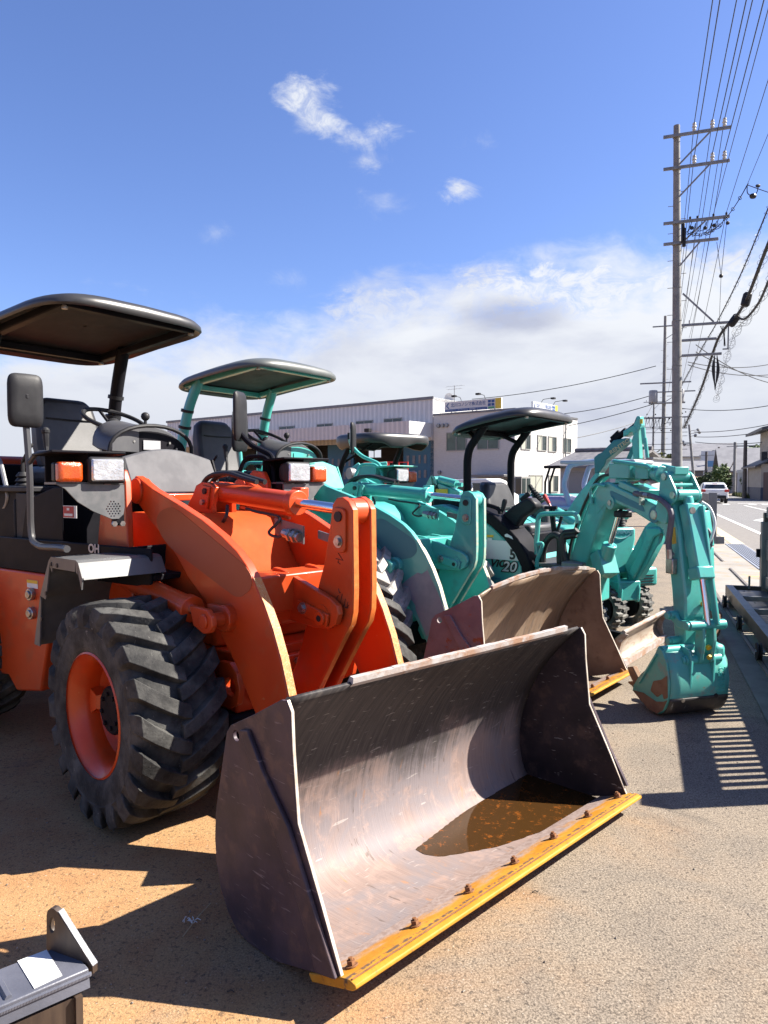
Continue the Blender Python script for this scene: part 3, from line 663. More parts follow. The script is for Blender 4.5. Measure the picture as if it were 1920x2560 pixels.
# sign 1 over the shaded face (left end nearest the warehouse)
qs = .5
a, z1 = hit_q(1111, 1006, qs); _, z0 = hit_q(1111, 1031, qs); b, _ = hit_q(1253.5, 1000, qs)
roof_sign(BW(a, qs, 0), BW(b, qs, 0), z1, z0, 'white roof sign with blue lettering above the shaded wall of the white office', False)
ts = .5
a, z1 = hit_t(1333, 1003, ts); _, z0 = hit_t(1333, 1030, ts); b, _ = hit_t(1394, 1011, ts)
roof_sign(BW(ts, a, 0), BW(ts, b, 0), z1 , max(z0, HO + .25), 'sunlit white roof sign above the bright wall of the white office', True)
# aerial and dish
x, z = hit_q(1136, 990, 3.0)
an = thing('roof_aerial', 'thin television aerial and dish on the office roof', 'aerial', BW(x, 3.0, HO), WYAW)
m = MB().cyl((0, 0, 0), (0, 0, z - HO + .9), .03, n=6)
for dz, L in ((.85, .9), (.6, .7)):
    m.cyl((-L, 0, z - HO + dz), (L, 0, z - HO + dz), .012, n=5)
    for k in range(5): m.cyl((-L + k * L / 2, -.3, z - HO + dz), (-L + k * L / 2, .3, z - HO + dz), .008, n=4)
m.build('mast', GALV, an)
MB().lathe([(.02, .12), (.25, .09), (.45, .0), (.46, -.03), (.25, .05), (.02, .08)], (.7, -.3, z - HO - .1), (0.2, -.9, .3), 20).build('dish', WHITE, an)

# ================================================================== tiled house and grey shed beyond the yard
TILE = pbr('grey_roof_tile', [(.16, .155, .16), (.23, .22, .22), (.11, .105, .11)], .6, scale=3)
HWALL = pbr('pale_house_wall', [(.42, .42, .43), (.47, .47, .48)], .8, scale=1)
def gable(name, label, cat, P, yaw, L, D, h, rise, wall, roofm, over=.5, tiles=0, group=None):
    """house: x along the ridge, y depth; P is its near left foot"""
    o = thing(name, label, cat, P, yaw, group)
    m = MB(); m.loft([[(x, 0, 0), (x, D, 0), (x, D, h), (x, D / 2, h + rise - .05), (x, 0, h)] for x in (0, L)]); m.build('wall', wall, o)
    r = MB()
    for sg in (0, 1):
        y0 = -over if sg == 0 else D + over; z0 = h - rise * over / (D / 2)
        r.prism([(-over, y0, z0 + .02), (L + over, y0, z0 + .02), (L + over, D / 2, h + rise + .02), (-over, D / 2, h + rise + .02)], (0, 0, .14))
    ro = r.build('roof', roofm, o)
    if tiles:
        tb = MB(); nrow = tiles; sl = math.hypot(D / 2 + over, rise + rise * over / (D / 2))
        ncol = int((L + 2 * over) / .3)
        for i in range(nrow):
            f0 = i / nrow; y = -over + (D / 2 + over) * f0; z = h - rise * over / (D / 2) + (rise + rise * over / (D / 2)) * f0 + .17
            dy = (D / 2 + over) / nrow; dz = (rise + rise * over / (D / 2)) / nrow
            for j in range(ncol):
                x = -over + j * .3
                tb.prism([(x + .02, y, z), (x + .15, y, z + .09), (x + .28, y, z)], (0, dy * 1.05, dz * .9))
        tb.cyl((-over, D / 2, h + rise + .22), (L + over, D / 2, h + rise + .22), .16, n=8)
        tb.build('roof_tile', roofm, o, kind='stuff')
    return o
P = Wd(1652, 1230, 46); P.z = 0
gable('house', 'pale single storey house with a grey tiled roof behind the raised green boom', 'house', P, WYAW + math.pi * 0 , 3.7, 7.0, 2.45, .85, HWALL, TILE, .6, 14)
for o_ in [bpy.context.scene.objects['house']]:
    for x in (.4, 1.9):
        w_ = MB().bb((x, -.05, .6) if sgn > 0 else (x, 7.0, .6), (x + 1.2, -.01, 2.1) if sgn > 0 else (x + 1.2, 7.05, 2.1)).build('window', WFRAME, o_)
sh = Wd(1692, 1235, 38); sh.z = 0
o = thing('shed', 'plain grey metal shed wall beside the utility pole', 'shed', sh, WYAW)
MB().bb((0, 0, 0), (2.1, 4, 2.62)).build('wall', ribbed('shed_siding', (.33, .335, .36), (.40, .40, .42), .7), o)
MB().bb((-.1, -.1, 2.622), (2.2, 4.1, 2.72)).build('roof', GALV, o)

# ================================================================== street beyond: houses, trees, car
BEIGE = pbr('beige_render', [(.40, .36, .31), (.45, .41, .36)], .85, scale=2); NAVY = pbr('navy_panel', [(.035, .045, .085), (.05, .06, .10)], .6, scale=2); DKROOF = pbr('dark_slate_roof', [(.035, .038, .05), (.055, .058, .07)], .5, scale=5)
LROOF = pbr('pale_metal_roof', [(.21, .21, .225), (.26, .26, .275)], .6, scale=1); BROWNW = pbr('brown_trim', [(.16, .10, .085)], .6)
nh = thing('house', 'beige and navy two storey house at the right edge', 'house', RS(9.15, 66), RYAW)   # local x away along road, y left (towards road)
MB().bb((0, -9, 0), (8, 0, 1.05)).build('plinth', NAVY, nh)
MB().bb((.02, -9, 1.052), (8, -.02, 3.0)).build('wall', BEIGE, nh)
MB().bb((.02, -9, 3.02), (8, -1.0, 6.0)).build('wall', BEIGE, nh)
m = MB(); m.prism([(-.6, .5, 2.7), (-.6, -1.4, 3.6), (-.6, -1.4, 3.75), (-.6, .5, 2.85)], (9, 0, 0)); m.build('porch_roof', DKROOF, nh)
m = MB(); m.prism([(-.9, .1, 5.75), (-.9, -9, 7.6), (-.9, -9, 7.85), (-.9, .1, 5.98)], (10, 0, 0)); m.build('roof', DKROOF, nh)
for y0, y1, z0, z1 in ((-1.5, -1.1, 3.5, 5.5), (-3.9, -1.7, 3.3, 5.6), (-6.2, -4.2, 3.3, 5.6)): MB().bb((-.03, y0, z0), (.018, y1, z1)).build('window', NAVY, nh)
for y0, y1, z0, z1 in ((-.75, -.2, 0, 2.3), (-2.8, -2.2, .9, 2.4), (-3.8, -3.2, .9, 2.4)): MB().bb((-.03, y0, z0), (.018, y1, z1)).build('shutter', NAVY if y0 < -1 else BROWNW, nh)
MB().box((4, -.8, 3.6), (.5, .5, 1.1)).build('chimney', DKROOF, nh)
def street_pole(px, d, ztop, r0, r1, label, lean=0.0, group='utility poles along the far street'):
    P = Wd(px, 1230, d); o = thing('utility_pole', label, 'pole', (P.x, P.y, 0), RYAW, group)
    MB().cyl((0, 0, 0), (0, -lean, ztop), r0, r1, 12).build('shaft', CONCRETE, o); return o
Pn = G(1836, 1242); Pn.z = 0
st_ = thing('storage_shed', 'white roller door storage block behind the far pole', 'shed', RS(10.0, 84), RYAW)
MB().bb((0, -7, 0), (5, 0, 2.5)).build('wall', pbr('white_roller_door', [(.62, .62, .64)], .6), st_); MB().bb((-.15, -7.1, 2.502), (5.1, .1, 2.85)).build('fascia', WHITE, st_)
gable('house', 'big pale roofed house with a blue banner beyond the white car', 'house', RS(10.2, 104), RYAW + math.pi / 2 + math.pi, 11, 9, 3.3, 2.7, BEIGE, LROOF, .8)
bp_ = RS(14.4, 103.3)
o = thing('banner', 'two narrow blue banners on the pale roofed house', 'banner', (bp_.x, bp_.y, 4.3), RYAW); MB().bb((-.05, -.25, 0), (0, .15, 1.5)).bb((-.05, -1.0, 0), (0, -.6, 1.5)).build('cloth', pbr('banner_blue', [(.06, .06, .22)], .7), o)
MB().bb((.0, -1.0, 1.5), (.05, .15, 1.56)).build('rod', GALV, o)
gable('house', 'small beige gabled shop with a red awning by the leaning pole', 'shop', RS(2.9, 112), RYAW - math.pi / 2, 5.2, 7, 3.2, 1.3, BEIGE, LROOF, .5)
o = thing('awning', 'faded red awning on the beige gabled shop', 'awning', RS(3.0, 111.3), RYAW); MB().prism([(0, 0, 2.2), (-1, 0, 1.8), (-1, 0, 1.95), (0, 0, 2.4)], (0, -4.8, 0)).build('cloth', pbr('faded_red', [(.40, .13, .10)], .7), o); MB().bb((.05, -3.5, .8), (.2, -.8, 2.0)).build('shop_window', PANE_D, o)
gable('house', 'white gabled building rising behind the blue road sign', 'house', RS(6.3, 140), RYAW - math.pi / 2, 9, 9, 6.3, 2.2, WHITE, LROOF, .7)
gable('house', 'low dark house between the shop and the car', 'house', RS(7.4, 122), RYAW - math.pi / 2, 3.5, 6, 2.6, 1.0, pbr('dark_timber', [(.07, .06, .055)], .8), DKROOF, .5)
sg = thing('road_sign', 'white and blue billboard above the street beside a pole', 'signboard', RS(8.4, 118), RYAW)
MB().bb((0, -3.2, 3.6), (.2, .2, 6.2)).build('board', SIGNW, sg); MB().bb((-.03, -2.8, 3.8), (-.001, -.2, 4.7)).build('blue_panel', pbr('sky_blue', [(.12, .30, .55)], .5), sg); MB().bb((-.03, -3.0, 1.4), (.15, -.3, 3.3)).build('lower_board', SIGNW, sg)
for y in (-2.9, -.1): MB().cyl((.1, y, 0), (.1, y, 3.6), .08, n=8).build('post', GALV, sg)
o = thing('traffic_light', 'red traffic light on an arm beside the leaning pole', 'traffic light', RS(3.5, 95), RYAW)
MB().cyl((0, 0, 0), (0, 0, 4.4), .08, n=8).build('post', GALV, o); MB().sph((-.1, -.5, 4.05), .30, 12).build('lamp', pbr('red_signal', [(.8, .02, .03)], .4, emit=((1, .03, .06, 1), 1.2)), o); MB().beam((0, 0, 4.1), (0, -.5, 4.1), .06, .06).build('arm', GALV, o)

LEAF = [pbr('leaf_mid', [(.055, .105, .022), (.10, .15, .035)], .7, scale=4), pbr('leaf_olive', [(.11, .13, .030), (.15, .16, .05)], .7, scale=4), pbr('leaf_dark', [(.03, .06, .018), (.05, .085, .025)], .7, scale=4)]
def foliage(name, label, cat, P, h, r, mat, n=900, leaf=.3, trunk=.12, squash=.75, group=None, clumps=9):
    rnd = random.Random(hash(label) % 9999 + int(P[0] * 10)); o = thing(name, label, cat, (P[0], P[1], 0), 0, group)
    t = MB().tube(catmull([(0, 0, 0), (.05 * h, .02 * h, .3 * h), (0, .03 * h, .7 * h)], 4), [trunk * (1 - .7 * i / 8) for i in range(9)], 7)
    for k in range(5):
        a = rnd.uniform(0, 6.28); t.tube([(0, 0, h * rnd.uniform(.3, .6)), (math.cos(a) * r * .5, math.sin(a) * r * .5, h * rnd.uniform(.6, .85))], trunk * .35, 5)
    t.build('trunk', pbr('bark', [(.10, .075, .055), (.15, .12, .09)], .9, scale=9) if 'bark' not in bpy.data.materials else bpy.data.materials['bark'], o)
    m = MB(); cz = h - r * squash
    cl = [(Vector((rnd.gauss(0, .45) * r, rnd.gauss(0, .45) * r, cz + rnd.gauss(0, .38) * r * squash)), r * rnd.uniform(.28, .55)) for _ in range(clumps)]
    for i in range(n):
        c, cr = rnd.choice(cl); d = Vector((rnd.gauss(0, 1), rnd.gauss(0, 1), rnd.gauss(0, 1))).normalized() * cr * rnd.uniform(.55, 1.0)
        p = c + Vector((d.x, d.y, d.z * squash))
        if p.z < .1: p.z = .1 + rnd.random() * .2
        a = Vector((rnd.uniform(-1, 1), rnd.uniform(-1, 1), rnd.uniform(-1, 1))).normalized(); x, y = perp(a); s = leaf * rnd.uniform(.5, 1.1)
        m.poly([p - x * s, p - y * s * .5, p + x * s, p + y * s * .5])
    m.build('crown', mat, o); return o
foliage('shrub', 'tall green bush in front of the white storage block', 'bush', RS(8.6, 86), 4.6, 1.5, LEAF[0], 900, .26, .08, 1.5)
foliage('shrub', 'dark clipped bush behind the white car', 'bush', RS(7.6, 97), 3.2, 1.8, LEAF[2], 800, .26, .08, .9)
P = Wd(1860, 1140, 140); foliage('tree', 'broad green tree rising behind the pale roofed house', 'tree', P, 7.9, 4.4, LEAF[0], 2600, .42, .3, .55, clumps=22)
P = Wd(1648, 1160, 52); foliage('tree', 'olive green tree left of the near pole, above the shed', 'tree', P, 3.8, 1.15, LEAF[1], 900, .18, .1, .8)
P = Wd(1674, 1160, 52); foliage('tree', 'olive green tree right beside the near pole, above the shed', 'tree', P, 3.5, 1.0, LEAF[1], 800, .18, .1, .8)
P = Wd(1725, 1160, 150); foliage('tree', 'distant green tree behind the beige shop roof', 'tree', P, 5.2, 3.2, LEAF[0], 900, .4, .3, .6)
rnd = random.Random(5); hm = MB()                    # low hedge and weeds by the far kerb
for i in range(700):
    p = RS(9.1 + rnd.random() * .5, 72 + rnd.random() * 14, .02); s = rnd.uniform(.1, .25); a = rnd.uniform(0, 6.28)
    hm.poly([p + Vector((math.cos(a) * s * .4, math.sin(a) * s * .4, 0)), p - Vector((math.cos(a) * s * .4, math.sin(a) * s * .4, 0)), p + Vector((0, 0, s * 2))])
hm.build('roadside_grass', LEAF[1], kind='stuff')
o = tag(hm.build('far_treeline', LEAF[0], kind='stuff'), 'x', 'x') if False else None

# white car driving away
def car(P, yaw, label):
    o = thing('parked_car' if False else 'car', label, 'car', P, yaw)
    W2 = .86; sec = [(-2.1, .42, .95, .80), (-2.0, .34, 1.02, .86), (-1.2, .30, 1.02, .87), (0, .30, 1.0, .87), (1.1, .30, .95, .86), (1.95, .34, .78, .80), (2.12, .45, .66, .70)]
    rings = [[(x, -w, zb), (x, w, zb), (x, w * 1.0, (zb + zt) / 2 + .1), (x, w * .95, zt), (x, -w * .95, zt), (x, -w, (zb + zt) / 2 + .1)] for x, zb, zt, w in sec]
    CARW = bpy.data.materials.get('car_white') or pbr('car_white', [(.80, .80, .81)], .25, coat=.8)
    MB().loft(rings).build('body', CARW, o, bevel=.05)
    cab = [(-1.95, .98, 1.02, .80), (-1.72, 1.0, 1.34, .70), (-1.1, 1.0, 1.46, .66), (-.1, 1.0, 1.45, .66), (.9, .98, 1.02, .74)]
    MB().loft([[(x, -.80, zb - .03), (x, .80, zb - .03), (x, w, zt), (x, -w, zt)] for x, zb, zt, w in cab]).build('cabin', CARW, o, bevel=.05)
    GL_ = bpy.data.materials.get('car_glass') or pbr('car_glass', [(.02, .025, .028)], .08, coat=.5)
    MB().prism([(-1.965, -.66, 1.03), (-1.965, .66, 1.03), (-1.735, .58, 1.31), (-1.735, -.58, 1.31)], (-.03, 0, .01)).build('rear_window', GL_, o)
    for s_ in (-1, 1):
        MB().prism([(-1.6, s_ * .80, 1.04), (.6, s_ * .79, 1.04), (.0, s_ * .70, 1.36), (-1.2, s_ * .70, 1.36)], (0, s_ * .02, 0)).build('side_window', GL_, o)
        MB().bb((-2.13, s_ * .60, .80), (-1.9, s_ * .88, .98)).build('tail_light', REDP, o, bevel=.02)
        for x in (-1.35, 1.3):
            MB().lathe([(.18, -.1), (.32, -.1), (.33, -.05), (.33, .05), (.32, .1), (.18, .1)], (x, s_ * .76, .33), (0, 1, 0), 20, True).build('wheel', BLACKP, o)
        MB().box((.55, s_ * .98, 1.0), (.14, .2, .14)).build('mirror', CARW, o, bevel=.03)
    MB().bb((-2.16, -.72, .34), (-2.0, .72, .56)).build('bumper', BLACKP, o, bevel=.03)
    MB().bb((-1.80, -.16, 1.36), (-1.72, .16, 1.40)).build('brake_light', REDP, o)
    MB().bb((-2.135, -.17, .72), (-2.10, .17, .86)).build('number_plate', WHITEL, o)
    MB().bb((-2.13, -.30, .60), (-2.11, .30, .62)).build('trim', GALV, o)
    return o
car(RS(4.72, 56.5, .01), RYAW, 'white hatchback driving away along the street')
o = thing('car', 'small dark car half hidden beyond the gate, in front of the shop', 'car', RS(3.6, 96), RYAW)
MB().bb((-1.6, -.7, .3), (1.6, .7, .9)).build('body', BLACK, o, bevel=.12); MB().bb((-1.3, -.62, .9), (.9, .62, 1.6)).build('cabin', BLACK, o, bevel=.15); MB().bb((-1.62, .45, .7), (-1.6, .68, 1.0)).build('tail_light', REDP, o)
# ================================================================== wheel loaders
from mathutils.geometry import tessellate_polygon
def plate_holes(m, outer, holes, off):
    """flat plate with round holes; loops are lists of 3D points"""
    loops = [[V(p) for p in outer]] + [[V(p) for p in h] for h in holes]; off = V(off)
    allp = [p for l in loops for p in l]; n = len(allp)
    tri = tessellate_polygon(loops)
    fs = [list(t) for t in tri] + [[i + n for i in t][::-1] for t in tri]
    o = 0
    for l in loops:
        k = len(l); fs += [[o + i, o + (i + 1) % k, n + o + (i + 1) % k, n + o + i] for i in range(k)]; o += k
    return m.add(allp + [p + off for p in allp], fs)
def circ(c, r, ax='v', n=14):
    return [(c[0] + math.cos(2 * math.pi * i / n) * r, c[1], c[2] + math.sin(2 * math.pi * i / n) * r) for i in range(n)]
zm = {'1': (0, 700, .36166), '2': (300, 1100, .42194), '3': (0, 1350, .36166), '4': (500, 1500, .48222), '5': (1000, 1500, .42194), 'A': (0, 1000, .20343), 'e': (500, 1200, .3014), 'g': (900, 1200, .2411),
      'c': (1500, 1150, .2411), 'd': (1550, 1450, .223), 'b': (1250, 1250, .211), 'p': (1350, 1000, .3436), 'k': (1480, 1020, .14467), 'h': (1200, 1200, .16878), 'l': (860, 1060, .15672)}
def Z(k, x, y): a, b, s = zm[k]; return a + x * s, b + y * s
def outl(F, k, pts, v): return [tuple(F.pv(*Z(k, x, y), v)) for x, y in pts]

MA = Fr((-.715, 3.60), (.70, .714))
def rear_frame(M, ang):
    P = M.wor(-.95, 0, 0); c, s = math.cos(ang), math.sin(ang); L = M.L * c - M.F * s
    return Fr((P.x, P.y), (L.x, L.y))
ANG_A = R_(9.5); MAR = rear_frame(MA, ANG_A)
MB2 = Fr((-.01, 5.53), (.63, .776)); ANG_B = R_(3.5)

def uz(pts, v0, v1, m=None): return (m or MB()).plate(pts, v0, v1)
ARM = [(-.475, 1.50), (-.43, 1.532), (-.38, 1.515), (-.256, 1.466), (-.012, 1.396), (.196, 1.331), (.36, 1.264), (.475, 1.205), (.543, 1.153), (.591, 1.101), (.62, 1.062), (.666, 1.000), (.722, .908), (.776, .794), (.829, .643), (.93, .33), (.97, .22), (.93, .15), (.85, .16), (.79, .22),
       (.601, .536), (.529, .63), (.455, .722), (.378, .799), (.339, .845), (.286, .92), (.188, .985), (.072, 1.06), (-.003, 1.13), (-.112, 1.214), (-.278, 1.306), (-.40, 1.385), (-.465, 1.44)]
LEVER = [(.755, 1.36), (.763, 1.405), (.79, 1.433), (.825, 1.437), (.862, 1.42), (.887, 1.385), (.892, 1.057), (.888, .96), (.873, .905), (.839, .86), (.76, .74), (.69, .632), (.55, .40), (.50, .34), (.43, .34), (.39, .40), (.42, .50), (.515, .686), (.576, .844), (.66, 1.027), (.709, 1.153), (.741, 1.291)]
BRK = [(.40, 1.11), (.468, 1.105), (.703, 1.037), (.795, 1.012), (.84, .985), (.848, .95), (.83, .905), (.78, .878), (.678, .875), (.501, .884), (.38, .90), (.36, 1.0)]

def tyre_mesh(R=.49, W=.40, rim=.262, nl=20, lug=.034, seg=80):
    """carcass plus chevron lugs, axle along local y, outer face towards -y"""
    m = MB(); h = W / 2; rt = R - lug
    prof = [(rim, -h * .86), (rim + .010, -h * .93), (rim + .035, -h * .985), (rim + .10, -h * 1.0), (rim + .118, -h * .995), (rim + .122, -h * 1.015), (rim + .128, -h * .985), (rt - .055, -h * .97), (rt - .02, -h * .90), (rt - .004, -h * .76), (rt, -h * .4), (rt + .003, 0)]
    prof = prof + [(r, -y) for r, y in prof[-2::-1]]
    m.lathe(prof, (0, 0, 0), (0, 1, 0), seg)
    def pt(w, th, r): return Vector((math.cos(th) * r, w, math.sin(th) * r))
    dth = 2 * math.pi / nl
    for side in (-1, 1):
        for k in range(nl):
            t0 = k * dth + (dth / 2 if side > 0 else 0)
            # centre line of the lug: across, angle, outer radius, base radius, half width
            path = [(.10, -.035, R - .004, rt - .01, .046), (-.10, .0, R, rt - .01, .050), (-.40, .07, R, rt - .01, .052), (-.72, .165, R - .002, rt - .02, .058), (-.97, .255, R - .012, rt - .05, .066), (-1.03, .275, R - .05, rt - .08, .066), (-1.015, .285, R - .10, rt - .12, .058)]
            rings = []
            for w, a, ro, rb, hw in path:
                w = -w * side * -1 if False else (w * h if side < 0 else -w * h)
                a0 = (t0 + a - hw / R * .62); a1 = (t0 + a + hw / R * .62)
                b0 = a0 - .028; b1 = a1 + .028
                wi = w * (.93 if abs(w) > h * .9 else 1)
                rings.append([pt(wi, b0, rb), pt(w, a0, ro), pt(w, a1, ro), pt(wi, b1, rb)])
            m.loft(rings)
    return m
_tyres = {}
def wheel(parent, c, out, R, W, rimmat, rubber, rim=.262, spin=0.0, nl=20, hub=True, tab=True):
    """rim mesh with tyre and hub as sub-parts. out = -1 when the outer face looks to the machine's right"""
    key = (R, W, rubber.name, nl)
    d = .08 * 1; h = W / 2
    rm = MB().lathe([(rim + .004, -h * .965), (rim + .012, -h * .94), (rim - .004, -h * .86), (rim - .026, -h * .78), (rim - .045, -h * .55), (rim - .042, -h * .30), (rim - .060, -h * .16), (rim - .10, -h * .08), (.12, -h * .04), (.118, -h * .2), (.0, -h * .2)], (0, 0, 0), (0, 1, 0), 48)
    if tab:
        for a in (math.pi, math.pi + 2.1, math.pi - 2.1):
            ca, sa = math.cos(a), math.sin(a); r0 = rim - .045
            P = lambda r, t, y: Vector((ca * r - sa * t, y, sa * r + ca * t))
            rm.loft([[P(r0, -.062, -h * .52), P(r0, .062, -h * .52), P(r0, .062, -h * .1), P(r0, -.062, -h * .1)], [P(r0 - .05, -.03, -h * .48), P(r0 - .05, .03, -h * .48), P(r0 - .05, .03, -h * .1), P(r0 - .05, -.03, -h * .1)], [P(r0 - .10, -.045, -h * .2), P(r0 - .10, .045, -h * .2), P(r0 - .10, .045, -h * .03), P(r0 - .10, -.045, -h * .03)]])
    o = rm.build('wheel', rimmat, parent, loc=c)
    if key not in _tyres:
        t = tyre_mesh(R, W, rim, nl).build('tyre', rubber, o, bevel=.006, sharp=40); _tyres[key] = t
    else:
        t = bpy.data.objects.new('tyre', _tyres[key].data); COL.objects.link(t); t.parent = o
        md = t.modifiers.new('bevel', 'BEVEL'); md.width = .006; md.segments = 1; md.limit_method = 'ANGLE'; md.angle_limit = R_(40)
    t.rotation_euler = (0, spin, 0)
    if out > 0: o.rotation_euler = (0, 0, math.pi)
    if hub:
        hb = MB().lathe([(.0, -h * .54), (.098, -h * .54), (.108, -h * .50), (.11, -h * .2)], (0, 0, 0), (0, 1, 0), 24)
        for k in range(8):
            a = k * math.pi / 4 + .2; hb.cyl((math.cos(a) * .075, -h * .54 - .010, math.sin(a) * .075), (math.cos(a) * .075, -h * .54 + .01, math.sin(a) * .075), .011, n=6)
        for k in range(3):
            a = k * 2.1 + .5; hb.cyl((math.cos(a) * .045, -h * .545, math.sin(a) * .045), (math.cos(a) * .045, -h * .53, math.sin(a) * .045), .016, n=10)
        hb.build('hub', BLACK, o, bevel=.002)
        nb = MB()
        for k in range(6):
            a = k * math.pi / 3 + .35; nb.cyl((math.cos(a) * .145, -h * .16, math.sin(a) * .145), (math.cos(a) * .145, -h * .05, math.sin(a) * .145), .014, n=6)
        nb.build('wheel_nut', STEEL, o)
    return o

def superell(hx, hy, n=40, e=.55):
    r = []
    for i in range(n):
        t = 2 * math.pi * i / n; c, s = math.cos(t), math.sin(t)
        r.append((math.copysign(abs(c) ** e, c) * hx, math.copysign(abs(s) ** e, s) * hy))
    return r
def canopy_roof(parent, name, cx, hx, hy, zf, zr, crown, mat, under, fmat, loc, rotz, e=.42, drop=.05, beams=True):
    """domed roof with a rolled rim; rim height zf at the front, zr at the back"""
    def zat(x): t = min(1, max(0, (x - (cx - hx)) / (2 * hx))); return zr + (zf - zr) * (1 - (1 - t) ** 1.7)
    rings = []
    for sx, dz in ((.94, .010), (.985, -.008), (1.0, .004), (.995, .022), (.955, .048), (.82, .074), (.55, .092), (.25, .102), (.02, .105)):
        rings.append([Vector((cx + x * sx, y * sx, zat(cx + x * sx) + dz + (crown if dz > .02 else 0) * (1 - (y * sx / hy) ** 2) * .4)) for x, y in superell(hx, hy, 44, e)])
    o = MB().loft(rings, caps=False).build(name, mat, parent, loc=loc, rotz=rotz, sharp=50)
    ur = []
    for sx, dz in ((.93, .012), (.90, .045), (.6, .055), (.02, .06)):
        ur.append([Vector((cx + x * sx, y * sx, zat(cx + x * sx) + dz)) for x, y in superell(hx, hy, 44, e)])
    MB().loft(ur, caps=False).build('headliner', under, o)
    if beams:
        f = MB(); q = .78
        c4 = [(cx + hx * q, hy * q), (cx + hx * q, -hy * q), (cx - hx * q, -hy * q), (cx - hx * q, hy * q)]
        for i in range(4):
            a, b = c4[i], c4[(i + 1) % 4]; f.beam((a[0], a[1], zat(a[0]) + .016), (b[0], b[1], zat(b[0]) + .016), .055, .045)
        f.build('roof_frame', fmat, o, bevel=.006)
        for a in c4: MB().cyl((a[0], a[1], zat(a[0]) - .02), (a[0], a[1], zat(a[0]) + .0), .018, n=8).build('frame_bolt', STEEL, o)
    return o, zat

